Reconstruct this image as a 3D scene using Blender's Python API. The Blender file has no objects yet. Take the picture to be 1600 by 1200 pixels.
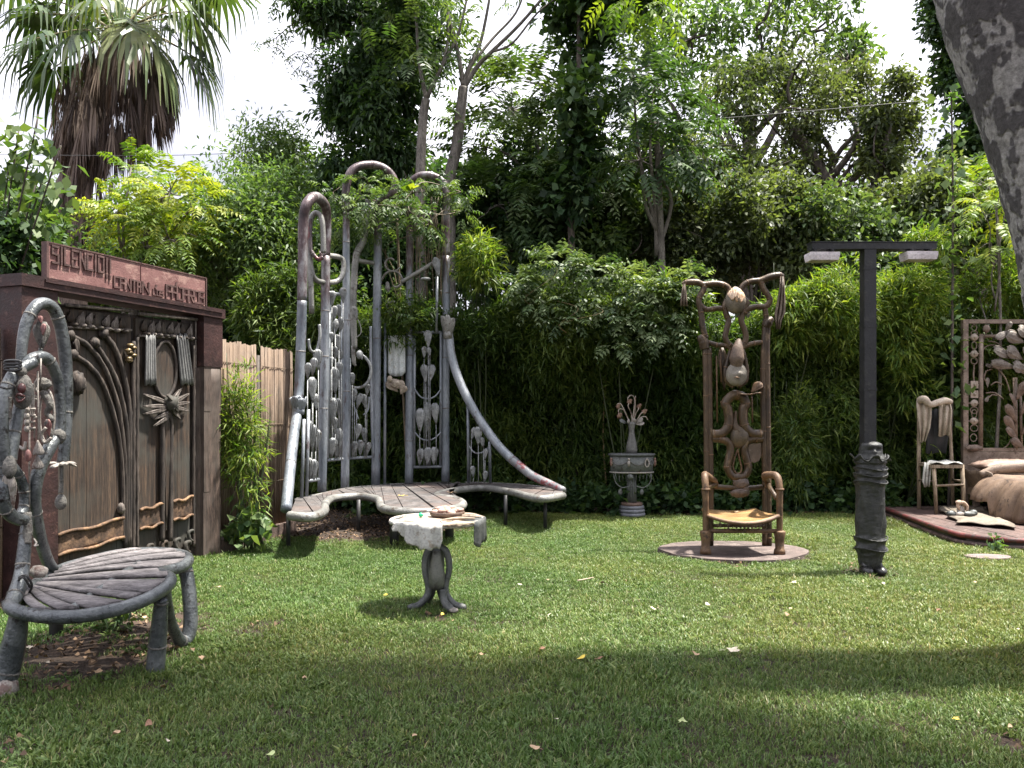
import bpy, math, random
import numpy as np
R = math.radians
rng = np.random.default_rng(7)
random.seed(7)
S = bpy.context.scene
COL = S.collection
# ---------------------------------------------------------------- camera, world, sun, exposure
cam = bpy.data.cameras.new('camera'); cam.lens = 28.8; cam.sensor_width = 36; cam.shift_y = 50 / 1600
cam.clip_end = 500; cam.clip_start = 0.05
camo = bpy.data.objects.new('camera', cam); COL.objects.link(camo)
camo.location = (0, 0, 1.5); camo.rotation_euler = (R(90), 0, 0); S.camera = camo
SUN = np.array([0.36, 0.07, 1.0]); SUN /= np.linalg.norm(SUN)
SUN_EL = math.asin(SUN[2]); SUN_AZ = math.atan2(SUN[0], SUN[1])
w = bpy.data.worlds.new('World'); S.world = w; w.use_nodes = True
nt = w.node_tree; nt.nodes.clear()
out = nt.nodes.new('ShaderNodeOutputWorld'); bg = nt.nodes.new('ShaderNodeBackground')
sky = nt.nodes.new('ShaderNodeTexSky'); sky.sky_type = 'NISHITA'; sky.sun_disc = False
sky.sun_elevation = SUN_EL; sky.sun_rotation = SUN_AZ
tc = nt.nodes.new('ShaderNodeTexCoord'); mp = nt.nodes.new('ShaderNodeMapping'); mp.inputs['Scale'].default_value = (1.0, 1.0, 2.6)
nz = nt.nodes.new('ShaderNodeTexNoise'); nz.inputs['Scale'].default_value = 2.3; nz.inputs['Detail'].default_value = 7; nz.inputs['Roughness'].default_value = .58
rp = nt.nodes.new('ShaderNodeValToRGB')
rp.color_ramp.elements[0].position = .42; rp.color_ramp.elements[0].color = (2.3, 2.28, 2.6, 1)
rp.color_ramp.elements[1].position = .68; rp.color_ramp.elements[1].color = (5.9, 5.75, 6.05, 1)
mx = nt.nodes.new('ShaderNodeMix'); mx.data_type = 'RGBA'; mx.inputs[0].default_value = .93
L = nt.links.new
L(tc.outputs['Generated'], mp.inputs['Vector']); L(mp.outputs[0], nz.inputs['Vector']); L(nz.outputs[0], rp.inputs[0])
L(sky.outputs[0], mx.inputs[6]); L(rp.outputs[0], mx.inputs[7]); L(mx.outputs[2], bg.inputs[0])
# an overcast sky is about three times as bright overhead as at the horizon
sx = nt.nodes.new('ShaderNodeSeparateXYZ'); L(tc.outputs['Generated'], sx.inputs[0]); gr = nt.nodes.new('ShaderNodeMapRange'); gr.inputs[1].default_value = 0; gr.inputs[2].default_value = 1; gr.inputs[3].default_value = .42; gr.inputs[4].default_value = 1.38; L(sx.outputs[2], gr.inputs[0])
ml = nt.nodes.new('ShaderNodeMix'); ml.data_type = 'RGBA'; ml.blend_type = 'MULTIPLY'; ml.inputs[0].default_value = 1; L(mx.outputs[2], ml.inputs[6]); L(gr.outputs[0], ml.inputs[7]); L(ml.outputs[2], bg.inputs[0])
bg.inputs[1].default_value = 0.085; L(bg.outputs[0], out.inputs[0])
sl = bpy.data.lights.new('sun', 'SUN'); sl.energy = 2.35; sl.angle = R(3.5); sl.color = (1.0, .95, .86)
so = bpy.data.objects.new('sun', sl); COL.objects.link(so)
so.rotation_euler = (math.acos(SUN[2]), 0, math.atan2(SUN[0], -SUN[1]))
S.view_settings.view_transform = 'Standard'; S.view_settings.look = 'None'
S.view_settings.exposure = 2.85; S.view_settings.gamma = 1.0; S.view_settings.use_curve_mapping = False
cy = S.cycles
cy.max_bounces = 7; cy.diffuse_bounces = 3; cy.glossy_bounces = 3; cy.transmission_bounces = 4; cy.transparent_max_bounces = 4
cy.use_denoising = True; cy.caustics_reflective = False; cy.caustics_refractive = False
try: cy.denoiser = 'OPENIMAGEDENOISE'; cy.denoising_prefilter = 'ACCURATE'
except Exception: pass

# ---------------------------------------------------------------- measuring: pixel of the photograph and distance -> place
def P(px, py, d): return np.array([(px - 800) / 1280 * d, d, 1.5 + (650 - py) / 1280 * d])
def PZ(px, py, z):
    d = (1.5 - z) * 1280 / (py - 650); return P(px, py, d)
def n3(v):
    v = np.asarray(v, float); return v / (np.linalg.norm(v, axis=-1, keepdims=True) + 1e-9)

# ---------------------------------------------------------------- scene objects
def thing(name, label, cat, loc=(0, 0, 0), rz=0, group=None):
    o = bpy.data.objects.new(name, None); COL.objects.link(o); o.empty_display_size = .1
    o.location = [float(c) for c in loc]; o.rotation_euler = (0, 0, rz)
    o['label'] = label; o['category'] = cat
    if group: o['group'] = group
    return o
def tag(o, label, cat, group=None):
    o['label'] = label; o['category'] = cat
    if group: o['group'] = group
    return o
def to_local(v, parent):
    r = parent
    while r is not None and r.parent is not None: r = r.parent
    if r is None: return v
    a = -r.rotation_euler[2]; c, s = math.cos(a), math.sin(a)
    v = v - np.array(r.location)
    return np.stack([v[:, 0] * c - v[:, 1] * s, v[:, 0] * s + v[:, 1] * c, v[:, 2]], 1)
def link(name, me, parent=None, kind=None, label=None):
    o = bpy.data.objects.new(name, me); COL.objects.link(o)
    if parent is not None: o.parent = parent
    if kind: o['kind'] = kind
    if label: o['label'] = label
    return o
def quads(name, v, mat, tone=None, parent=None, kind=None, loc=None):
    """many loose four-cornered leaves: v is (n*4, 3)"""
    v = to_local(np.asarray(v, float), parent)
    if loc is not None: v = v - np.asarray(loc)
    n = len(v) // 4
    me = bpy.data.meshes.new(name)
    me.vertices.add(n * 4); me.vertices.foreach_set('co', v[:n * 4].astype(np.float32).ravel())
    me.loops.add(n * 4); me.loops.foreach_set('vertex_index', np.arange(n * 4, dtype=np.int32))
    me.polygons.add(n); me.polygons.foreach_set('loop_start', np.arange(0, n * 4, 4, dtype=np.int32))
    me.update(calc_edges=True)
    if tone is not None:
        a = me.attributes.new('tone', 'FLOAT', 'POINT'); a.data.foreach_set('value', np.repeat(tone, 4)[:n * 4].astype(np.float32))
    me.materials.append(mat)
    o = link(name, me, parent, kind)
    if loc is not None: o.location = loc
    return o

class MB:
    """collects shapes; build() links them as one mesh object"""
    def __init__(s): s.v = []; s.f = []; s.n = 0; s.flat = []
    def add(s, v, f, flat=False):
        v = np.asarray(v, float); s.v.append(v)
        s.f += [tuple(int(i) + s.n for i in q) for q in f]; s.flat += [flat] * len(f); s.n += len(v); return s
    def build(s, name, mat, parent=None, kind=None, label=None):
        v = to_local(np.concatenate(s.v), parent)
        me = bpy.data.meshes.new(name); me.from_pydata(v.tolist(), [], s.f)
        me.polygons.foreach_set('use_smooth', [not q for q in s.flat])
        me.materials.append(mat); me.update()
        return link(name, me, parent, kind, label)
    def box(s, c, size, rz=0, M=None):
        x, y, z = [q / 2 for q in size]
        v = np.array([[a * x, b * y, e * z] for e in (-1, 1) for a, b in ((-1, -1), (1, -1), (1, 1), (-1, 1))])
        if M is not None: v = v @ np.asarray(M).T
        elif rz:
            k, q = math.cos(rz), math.sin(rz); v = np.stack([v[:, 0] * k - v[:, 1] * q, v[:, 0] * q + v[:, 1] * k, v[:, 2]], 1)
        return s.add(v + np.asarray(c), [(3, 2, 1, 0), (4, 5, 6, 7), (0, 1, 5, 4), (1, 2, 6, 5), (2, 3, 7, 6), (3, 0, 4, 7)], True)
    def tube(s, pts, r, n=8, smooth=5, closed=False, rough=0.0):
        p = np.asarray(pts, float); r = np.broadcast_to(np.asarray(r, float), (len(p),)).copy()
        if smooth and len(p) > 2: p, r = catmull(p, r, smooth, closed)
        m = len(p)
        t = (np.roll(p, -1, 0) - np.roll(p, 1, 0)) if closed else np.gradient(p, axis=0)
        t = n3(t); u = np.zeros_like(p)
        a = np.array([0, 0, 1.0]) if abs(t[0][2]) < .9 else np.array([1.0, 0, 0])
        u0 = n3(np.cross(t[0], a))
        for i in range(m):
            u0 = n3(u0 - t[i] * (u0 @ t[i])); u[i] = u0
        w_ = np.cross(t, u); th = np.linspace(0, 2 * math.pi, n, endpoint=False)
        rr = r[:, None] * (1 + rough * rng.standard_normal((m, n)))
        v = p[:, None] + rr[..., None] * (u[:, None] * np.cos(th)[None, :, None] + w_[:, None] * np.sin(th)[None, :, None])
        v = v.reshape(-1, 3); f = []
        for i in range(m if closed else m - 1):
            k = (i + 1) % m
            for j in range(n): f.append((i * n + j, i * n + (j + 1) % n, k * n + (j + 1) % n, k * n + j))
        if not closed: f += [tuple(range(n - 1, -1, -1)), tuple((m - 1) * n + j for j in range(n))]
        return s.add(v, f)
    def lathe(s, prof, c=(0, 0, 0), n=20, sx=1, sy=1, a0=0, a1=None, wob=0):
        prof = np.asarray(prof, float); m = len(prof); full = a1 is None
        th = np.linspace(a0, (a0 + 2 * math.pi) if full else a1, n, endpoint=not full)
        rr = prof[:, 0][:, None] * (1 + wob * rng.standard_normal((m, n)))
        v = np.stack([rr * np.cos(th) * sx, rr * np.sin(th) * sy, np.repeat(prof[:, 1][:, None], n, 1)], -1).reshape(-1, 3) + np.asarray(c)
        f = []
        for i in range(m - 1):
            for j in range(n if full else n - 1): f.append((i * n + j, i * n + (j + 1) % n, (i + 1) * n + (j + 1) % n, (i + 1) * n + j))
        if full:
            f += [tuple(range(n - 1, -1, -1)), tuple((m - 1) * n + j for j in range(n))]
        else:
            f += [tuple(i * n for i in range(m)), tuple(i * n + n - 1 for i in range(m - 1, -1, -1)), tuple(range(n - 1, -1, -1)), tuple((m - 1) * n + j for j in range(n))]
        return s.add(v, f)
    def blob(s, c, rad, bumps=(), M=None, n=16, m=12, nz=0):
        th = np.linspace(0, 2 * math.pi, n, endpoint=False); ph = np.linspace(-math.pi / 2 + .02, math.pi / 2 - .02, m)
        d = np.stack([np.cos(ph)[:, None] * np.cos(th), np.cos(ph)[:, None] * np.sin(th), np.repeat(np.sin(ph)[:, None], n, 1)], -1).reshape(-1, 3)
        k = np.ones(len(d)) + nz * rng.standard_normal(len(d))
        for b, sg, am in bumps: k += am * np.exp(-((d - n3(b)) ** 2).sum(1) / (2 * sg * sg))
        v = d * k[:, None] * np.asarray(rad)
        if M is not None: v = v @ np.asarray(M).T
        f = [(i * n + j, i * n + (j + 1) % n, (i + 1) * n + (j + 1) % n, (i + 1) * n + j) for i in range(m - 1) for j in range(n)]
        f += [tuple(range(n - 1, -1, -1)), tuple((m - 1) * n + j for j in range(n))]
        return s.add(v + np.asarray(c), f)
    def sheet(s, g, th=.004):
        """a thick sheet over an (m, n, 3) grid of points"""
        g = np.asarray(g, float); m, n = g.shape[:2]
        du = np.gradient(g, axis=0); dv = np.gradient(g, axis=1); nn = n3(np.cross(du, dv))
        v = np.concatenate([(g + nn * th / 2).reshape(-1, 3), (g - nn * th / 2).reshape(-1, 3)]); k = m * n; f = []
        for i in range(m - 1):
            for j in range(n - 1):
                a = i * n + j; f.append((a, a + n, a + n + 1, a + 1)); f.append((k + a, k + a + 1, k + a + n + 1, k + a + n))
        ring = [j for j in range(n)] + [i * n + n - 1 for i in range(1, m)] + [(m - 1) * n + j for j in range(n - 2, -1, -1)] + [i * n for i in range(m - 2, 0, -1)]
        for a, b in zip(ring, ring[1:] + ring[:1]): f.append((a, b, k + b, k + a))
        return s.add(v, f)
    def prism(s, poly, z0, z1, dz=None):
        poly = np.asarray(poly, float); n = len(poly)
        a = np.column_stack([poly[:, :2], np.full(n, z0)]); b = np.column_stack([poly[:, :2], np.full(n, z1)])
        if dz is not None: a[:, 2] += dz; b[:, 2] += dz
        f = [tuple(range(n - 1, -1, -1)), tuple(range(n, 2 * n))] + [(i, (i + 1) % n, n + (i + 1) % n, n + i) for i in range(n)]
        return s.add(np.concatenate([a, b]), f, True)
    def paddle(s, top, bot, width, nrm=(0, -1, 0), th=.006, bulge=.3, peak=.33):
        """a petal-shaped shell, broad near its top and running to a point at its foot"""
        top = np.asarray(top, float); bot = np.asarray(bot, float); ax = bot - top
        nrm = n3(np.asarray(nrm, float) - n3(ax) * (np.asarray(nrm, float) @ n3(ax))); side = n3(np.cross(ax, nrm))
        t = np.linspace(0, 1, 9); wv = np.where(t < peak, np.sqrt(np.maximum(0, 1 - ((peak - t) / peak) ** 2)), (1 - ((t - peak) / (1 - peak)) ** 1.15) * .93 + .07)
        wv[0] = .34; q = np.linspace(-1, 1, 11)
        g = top + ax * t[:, None, None] + side * (q[None, :, None] * (wv * width / 2)[:, None, None]) + nrm * ((.5 * width * bulge * (1 - q ** 2) + .07 * width * np.cos(q * 12.5))[None, :, None] * wv[:, None, None])
        return s.sheet(g, th)
def rings(mb_pts, r_, fracs, mat, parent, name='weld_ring', n=10):
    """small raised weld seams round a pipe"""
    p = np.asarray(mb_pts, float); rr = np.broadcast_to(np.asarray(r_, float), (len(p),)); c, q = catmull(p, rr.copy(), 8)
    for f in fracs:
        i = int(np.clip(f * (len(c) - 1), 0, len(c) - 2)); d = n3(c[i + 1] - c[i]); mb = MB(); mb.tube([c[i] - d * .007, c[i], c[i] + d * .007], [q[i] * 1.0, q[i] * 1.07 + .001, q[i] * 1.0], n=n, smooth=0, rough=.015); mb.build(name, mat, parent)
def catmull(p, r, k, closed=False):
    m = len(p); o = []; q = []
    ts = np.linspace(0, 1, k, endpoint=False)
    for i in range(m if closed else m - 1):
        if closed: a, b, c, d = p[i - 1], p[i], p[(i + 1) % m], p[(i + 2) % m]; r0, r1 = r[i], r[(i + 1) % m]
        else: a, b, c, d = p[max(i - 1, 0)], p[i], p[i + 1], p[min(i + 2, m - 1)]; r0, r1 = r[i], r[i + 1]
        for t in ts:
            o.append(.5 * (2 * b + (c - a) * t + (2 * a - 5 * b + 4 * c - d) * t * t + (3 * b - a - 3 * c + d) * t ** 3)); q.append(r0 + (r1 - r0) * t)
    if not closed: o.append(p[-1]); q.append(r[-1])
    return np.array(o), np.array(q)

# ---------------------------------------------------------------- materials
def new_mat(name):
    m = bpy.data.materials.new(name); m.use_nodes = True; t = m.node_tree; t.nodes.clear()
    o = t.nodes.new('ShaderNodeOutputMaterial'); b = t.nodes.new('ShaderNodeBsdfPrincipled'); t.links.new(b.outputs[0], o.inputs[0]); return m, t, b, o
def ramp(t, stops):
    r = t.nodes.new('ShaderNodeValToRGB'); e = r.color_ramp.elements
    while len(e) < len(stops): e.new(.5)
    for el, (p, c) in zip(e, stops): el.position = p; el.color = (*c, 1)
    return r
def noise(t, scale, detail=4, rough=.6, stretch=(1, 1, 1), coord='Object', rot=(0, 0, 0), off=(0, 0, 0)):
    c = t.nodes.new('ShaderNodeTexCoord'); m = t.nodes.new('ShaderNodeMapping'); m.inputs['Scale'].default_value = stretch; m.inputs['Rotation'].default_value = rot; m.inputs['Location'].default_value = off
    n = t.nodes.new('ShaderNodeTexNoise'); n.inputs['Scale'].default_value = scale; n.inputs['Detail'].default_value = detail; n.inputs['Roughness'].default_value = rough
    t.links.new(c.outputs[coord], m.inputs[0]); t.links.new(m.outputs[0], n.inputs['Vector']); return n
def mixc(t, fac, a, b):
    m = t.nodes.new('ShaderNodeMix'); m.data_type = 'RGBA'
    for s_, v in ((0, fac), (6, a), (7, b)):
        if isinstance(v, (int, float)): m.inputs[s_].default_value = v
        elif isinstance(v, tuple): m.inputs[s_].default_value = (*v, 1)
        else: t.links.new(v, m.inputs[s_])
    return m.outputs[2]
def weather(name, c1, c2, c3, scale=6, rough=.5, metal=0, bump=.25, stretch=(1, 1, 1), thr=.6, spot=14, rspread=.2, fine=60, width=.08):
    m, t, b, o = new_mat(name); K = t.links.new
    n1 = noise(t, scale, 6, .65, stretch); n2 = noise(t, spot, 5, .7, stretch, off=(3, 7, 1)); n3_ = noise(t, fine, 3, .6, stretch)
    r1 = ramp(t, [(.38, c1), (.62, c2)]); K(n1.outputs[0], r1.inputs[0])
    mask = ramp(t, [(thr - .035, (0, 0, 0)), (thr - .035 + width, (1, 1, 1))]); K(n2.outputs[0], mask.inputs[0])
    sp = ramp(t, [(.3, (.74, .74, .74)), (.5, (1, 1, 1)), (.72, (1.18, 1.17, 1.15))]); K(n3_.outputs[0], sp.inputs[0]); q_ = mixc(t, 1.0, mixc(t, mask.outputs[0], r1.outputs[0], c3), sp.outputs[0]); q_.node.blend_type = 'MULTIPLY'; K(q_, b.inputs['Base Color'])
    rr = t.nodes.new('ShaderNodeMapRange'); rr.inputs[3].default_value = max(.05, rough - rspread); rr.inputs[4].default_value = min(1, rough + rspread); K(n1.outputs[0], rr.inputs[0]); K(rr.outputs[0], b.inputs['Roughness'])
    b.inputs['Metallic'].default_value = metal
    bp = t.nodes.new('ShaderNodeBump'); bp.inputs['Strength'].default_value = bump; bp.inputs['Distance'].default_value = .01
    ad = t.nodes.new('ShaderNodeMath'); K(n3_.outputs[0], ad.inputs[0]); K(n2.outputs[0], ad.inputs[1]); K(ad.outputs[0], bp.inputs['Height']); K(bp.outputs[0], b.inputs['Normal'])
    return m
def wood(name, c1, c2, c3, stretch=(14, 14, 1.0), scale=2.2, rough=.8, bump=.5, blotch=None):
    m, t, b, o = new_mat(name); K = t.links.new
    n1 = noise(t, scale, 8, .7, stretch); n2 = noise(t, 1.7, 4, .6)
    r1 = ramp(t, [(.36, c1), (.5, c2), (.64, c3)]); K(n1.outputs[0], r1.inputs[0]); n5 = noise(t, scale * 5, 4, .7, stretch, off=(5, 3, 8)); r5 = ramp(t, [(.38, (.5, .5, .5)), (.5, (1, 1, 1)), (.66, (1.25, 1.25, 1.25))]); K(n5.outputs[0], r5.inputs[0]); colr = mixc(t, 1.0, r1.outputs[0], r5.outputs[0]); colr.node.blend_type = 'MULTIPLY'
    if blotch:
        mk = ramp(t, [(.45, (0, 0, 0)), (.65, (1, 1, 1))]); K(n2.outputs[0], mk.inputs[0]); colr = mixc(t, mk.outputs[0], colr, blotch)
    K(colr, b.inputs['Base Color']); b.inputs['Roughness'].default_value = rough
    bp = t.nodes.new('ShaderNodeBump'); bp.inputs['Strength'].default_value = bump; bp.inputs['Distance'].default_value = .01; K(n1.outputs[0], bp.inputs['Height']); K(bp.outputs[0], b.inputs['Normal'])
    return m
def leaf_mat(name, c0, c1, c2, trans=.35, rough=.5, tcol=(1.25, 1.35, .45), attr_type='GEOMETRY'):
    m, t, b, o = new_mat(name); K = t.links.new
    a = t.nodes.new('ShaderNodeAttribute'); a.attribute_type = attr_type; a.attribute_name = 'tone'
    r = ramp(t, [(.1, c0), (.5, c1), (.9, c2)]); K(a.outputs['Fac'], r.inputs[0])
    K(r.outputs[0], b.inputs['Base Color']); b.inputs['Roughness'].default_value = rough; b.inputs['Specular IOR Level'].default_value = .35
    tr = t.nodes.new('ShaderNodeBsdfTranslucent'); mu = mixc(t, 1.0, r.outputs[0], tcol); mu.node.blend_type = 'MULTIPLY'; K(mu, tr.inputs[0])
    ms = t.nodes.new('ShaderNodeMixShader'); ms.inputs[0].default_value = trans; K(b.outputs[0], ms.inputs[1]); K(tr.outputs[0], ms.inputs[2]); K(ms.outputs[0], o.inputs[0])
    return m
def plain(name, c, rough=.6, metal=0):
    return weather(name, tuple(q * .8 for q in c), tuple(min(1, q * 1.15) for q in c), tuple(q * .6 for q in c), rough=rough, metal=metal, bump=.12)

# ---------------------------------------------------------------- foliage
def unit(n): return n3(rng.standard_normal((n, 3)))
def lobe_points(lobes, n, shell=.55):
    lb = np.asarray(lobes, float); a = (lb[:, 3] * lb[:, 4] + lb[:, 4] * lb[:, 5] + lb[:, 3] * lb[:, 5]); i = rng.choice(len(lb), n, p=a / a.sum())
    u = unit(n); r = shell + (1 - shell) * rng.random(n) ** .6
    return lb[i, :3] + u * r[:, None] * lb[i, 3:6], u, i
def break_up(lb, m, k):
    """every lobe becomes m smaller clumps with gaps between them"""
    lb = np.asarray(lb, float); o = []
    for q in lb:
        u = unit(m) * (.35 + .65 * rng.random((m, 1)) ** .5)
        o.append(np.concatenate([q[:3] + u * q[3:6] * .9, q[3:6] * k * (.55 + .9 * rng.random((m, 1))) * (.8 + .4 * rng.random((m, 3)))], 1))
    return np.concatenate(o)
def split_lobes(c, rad, m, k=.45, jit=.0):
    """m smaller lobes spread over a big ellipsoid, for an uneven outline"""
    u = unit(m); u[:, 2] = np.abs(u[:, 2]) * np.where(rng.random(m) < .7, 1, -1)
    cc = np.asarray(c) + u * np.asarray(rad) * (rng.random((m, 1)) ** .5 * .8)
    s = k * (.6 + .8 * rng.random((m, 1)))
    return np.concatenate([cc, s * np.asarray(rad) * (.8 + .4 * rng.random((m, 3)))], 1)
def leaves(pts, outd, k, L_, W_, spread=.8, droop=.3, jit=.1, fold=.12, tone=None, up=1.0):
    n = len(pts); base = np.repeat(pts, k, 0) + rng.standard_normal((n * k, 3)) * jit
    d = np.repeat(n3(outd), k, 0) + rng.standard_normal((n * k, 3)) * spread; d[:, 2] -= droop; d = n3(d)
    s = n3(np.cross(d, np.array([0, 0, up]) + rng.standard_normal((n * k, 3)) * .55)); nn = np.cross(s, d)
    ln = L_ * (.6 + .7 * rng.random((n * k, 1))); wd = W_ * (.7 + .6 * rng.random((n * k, 1)))
    m = base + d * ln * .45 + nn * ln * fold
    v = np.stack([base, m + s * wd / 2, base + d * ln - np.array([0, 0, .12]) * ln, m - s * wd / 2], 1).reshape(-1, 3)
    ct = np.repeat(rng.random(n) if tone is None else tone, k); t = np.clip(.5 + (ct - .5) * .75 + rng.standard_normal(n * k) * .16, 0, 1)
    return v, t
def fronds(org, d, length, npair=8, ll=.14, lw=.045, droop=.35, tone=None):
    """pinnate leaves: pairs of leaflets down both sides of a drooping stalk"""
    n = len(org); d = n3(d); length = np.broadcast_to(np.asarray(length, float), (n,))
    side = n3(np.cross(d, np.array([0, 0, 1.0]) + rng.standard_normal((n, 3)) * .25)); out = []; tn = []
    tone = rng.random(n) if tone is None else tone
    for i in range(npair):
        f = (i + .8) / npair; pos = org + d * (length * f)[:, None]; pos[:, 2] -= droop * length * f * f
        tang = d.copy(); tang[:, 2] -= 2 * droop * f; tang = n3(tang); up = n3(np.cross(side, tang))
        sz = math.sin(math.pi * min(.95, .25 + .7 * f)) ** .6
        for sg in (-1, 1):
            ld = n3(side * sg + tang * .38 - np.array([0, 0, .28]) + rng.standard_normal((n, 3)) * .12); ls = n3(np.cross(ld, up + rng.standard_normal((n, 3)) * .25)); l_ = ll * sz * (.85 + .3 * rng.random((n, 1)))
            m = pos + ld * l_ * .4
            out.append(np.stack([pos, m + ls * lw * sz / 2, pos + ld * l_ - np.array([0, 0, .02]), m - ls * lw * sz / 2], 1)); tn.append(np.clip(tone + rng.standard_normal(n) * .1, 0, 1))
    # the stalk itself, as a thin folded strip
    e = org + d * length[:, None]; e[:, 2] -= droop * length; md = org + d * (length * .5)[:, None]; md[:, 2] -= droop * length * .25
    sw = np.array([0, 0, .006]); out.append(np.stack([org, md + sw, e, md - sw], 1)); tn.append(np.clip(tone, 0, 1))
    return np.concatenate(out).reshape(-1, 3), np.concatenate(tn)
def limb(mb, a, b, r0, r1, bend=.15, n=6):
    a = np.asarray(a, float); b = np.asarray(b, float); l = np.linalg.norm(b - a); m1 = a + (b - a) * .35 + rng.standard_normal(3) * bend * l * .4; m2 = a + (b - a) * .7 + rng.standard_normal(3) * bend * l * .4
    mb.tube([a, m1, m2, b], [r0, r0 * .7 + r1 * .3, r0 * .35 + r1 * .65, r1], n=n, smooth=4)
# ================================================================ ground
def lawn_soil(x, y):
    """0 = closed turf, 1 = bare soil, at a place on the ground"""
    n = .5 + .25 * np.sin(1.7 * x + 2.3 * np.sin(.9 * y)) * np.cos(1.3 * y + 1.1 * np.sin(1.9 * x)) + .14 * np.sin(5.3 * x + 1.7 * y) * np.sin(4.1 * y - 2 * x) + .1 * np.sin(13 * x + 3 * np.sin(7 * y)) * np.sin(11 * y)
    s = np.zeros_like(x)
    edge = -3.30 + (y - 8.7) * .18 + .22 * (n - .5)                       # strip along the gate and the fence
    s = np.maximum(s, np.clip((edge - x) / .18 + .5, 0, 1) * (y > 6.2))
    s = np.maximum(s, np.clip((12.55 + .3 * (n - .5) - .03 * x - y) / -.22 + .5, 0, 1))    # foot of the hedge
    b = ((x + 1.9) / 1.55) ** 2 + ((y - 11.1) / 1.75) ** 2                 # bare soil under the long bench
    s = np.maximum(s, np.clip((1.0 - b + .5 * (n - .5)) * 2.2, 0, 1))
    b = ((x + 2.65) / .62) ** 2 + ((y - 5.35) / 1.0) ** 2                   # under the fan seat
    s = np.maximum(s, np.clip((1.05 - b + 1.0 * (n - .5)) * 1.5, 0, .92))
    for cx, cy, r in ((-1.75, 5.75, .2), (-.43, 6.35, .15), (-.58, 6.1, .12), (3.35, 7.85, .4), (2.3, 3.75, .17), (-2.3, 3.5, .22), (-1.95, 4.5, .1), (1.0, 7.4, .14), (-1.2, 4.2, .1), (2.3, 8.25, .2)):
        q = ((x - cx) ** 2 + ((y - cy) * .8) ** 2) / r ** 2; s = np.maximum(s, np.clip((1 - q + 1.6 * (n - .5)) * .8, 0, .62))
    return np.clip(s + np.clip((n - .8) * 1.2, 0, .15), 0, 1)
m, t, b, o = new_mat('soil'); K = t.links.new
n1 = noise(t, 1.2, 6, .7); n2 = noise(t, 45, 4, .7); r1 = ramp(t, [(.3, (.02, .014, .009)), (.55, (.05, .032, .021)), (.75, (.10, .06, .04))]); r2 = ramp(t, [(.35, (.45, .45, .45)), (.7, (1.3, 1.25, 1.2))])
K(n1.outputs[0], r1.inputs[0]); K(n2.outputs[0], r2.inputs[0]); q = mixc(t, 1.0, r1.outputs[0], r2.outputs[0]); q.node.blend_type = 'MULTIPLY'; K(q, b.inputs['Base Color']); b.inputs['Roughness'].default_value = .95
bp = t.nodes.new('ShaderNodeBump'); bp.inputs['Strength'].default_value = .8; bp.inputs['Distance'].default_value = .03; K(n2.outputs[0], bp.inputs['Height']); K(bp.outputs[0], b.inputs['Normal'])
M_SOIL = m
g = MB(); xs = np.concatenate([[-150, -60, -25], np.linspace(-9, 11, 81), [25, 60, 150]]); ys = np.concatenate([[-60, -20], np.linspace(0, 15, 76), [25, 60, 220]])
X, Y = np.meshgrid(xs, ys, indexing='ij'); Z = .018 * (np.sin(1.3 * X + .7 * Y) * np.sin(1.1 * Y) + .5 * np.sin(3.1 * X) * np.sin(2.7 * Y + X)); Z[(np.abs(X) > 11) | (Y > 15) | (Y < 0)] = 0
def gz(x, y): return .018 * (np.sin(1.3 * x + .7 * y) * np.sin(1.1 * y) + .5 * np.sin(3.1 * x) * np.sin(2.7 * y + x))
v = np.stack([X, Y, Z], -1).reshape(-1, 3); ny = len(ys)
g.add(v, [(i * ny + j, (i + 1) * ny + j, (i + 1) * ny + j + 1, i * ny + j + 1) for i in range(len(xs) - 1) for j in range(ny - 1)]); g.build('ground', M_SOIL, None, 'structure')

# ================================================================ turf: tufts set out on a cloud of points
m, t, b, o = new_mat('turf'); K = t.links.new
a = t.nodes.new('ShaderNodeAttribute'); a.attribute_name = 'tone'; a2 = t.nodes.new('ShaderNodeAttribute'); a2.attribute_type = 'INSTANCER'; a2.attribute_name = 'patch'
r = ramp(t, [(.0, (.045, .080, .016)), (.45, (.105, .165, .034)), (.8, (.175, .230, .060)), (1, (.32, .30, .14))]); K(a.outputs['Fac'], r.inputs[0])
yl = ramp(t, [(.25, (.72, .88, .85)), (.5, (1, 1, 1)), (.85, (1.35, 1.12, .95))]); K(a2.outputs['Fac'], yl.inputs[0])
q = mixc(t, 1.0, r.outputs[0], yl.outputs[0]); q.node.blend_type = 'MULTIPLY'; K(q, b.inputs['Base Color']); b.inputs['Roughness'].default_value = .45; b.inputs['Specular IOR Level'].default_value = .4
tr = t.nodes.new('ShaderNodeBsdfTranslucent'); K(q, tr.inputs[0]); ms = t.nodes.new('ShaderNodeMixShader'); ms.inputs[0].default_value = .35; K(b.outputs[0], ms.inputs[1]); K(tr.outputs[0], ms.inputs[2]); K(ms.outputs[0], o.inputs[0])
M_TURF = m
tufts = bpy.data.collections.new('turf_tufts')
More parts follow.
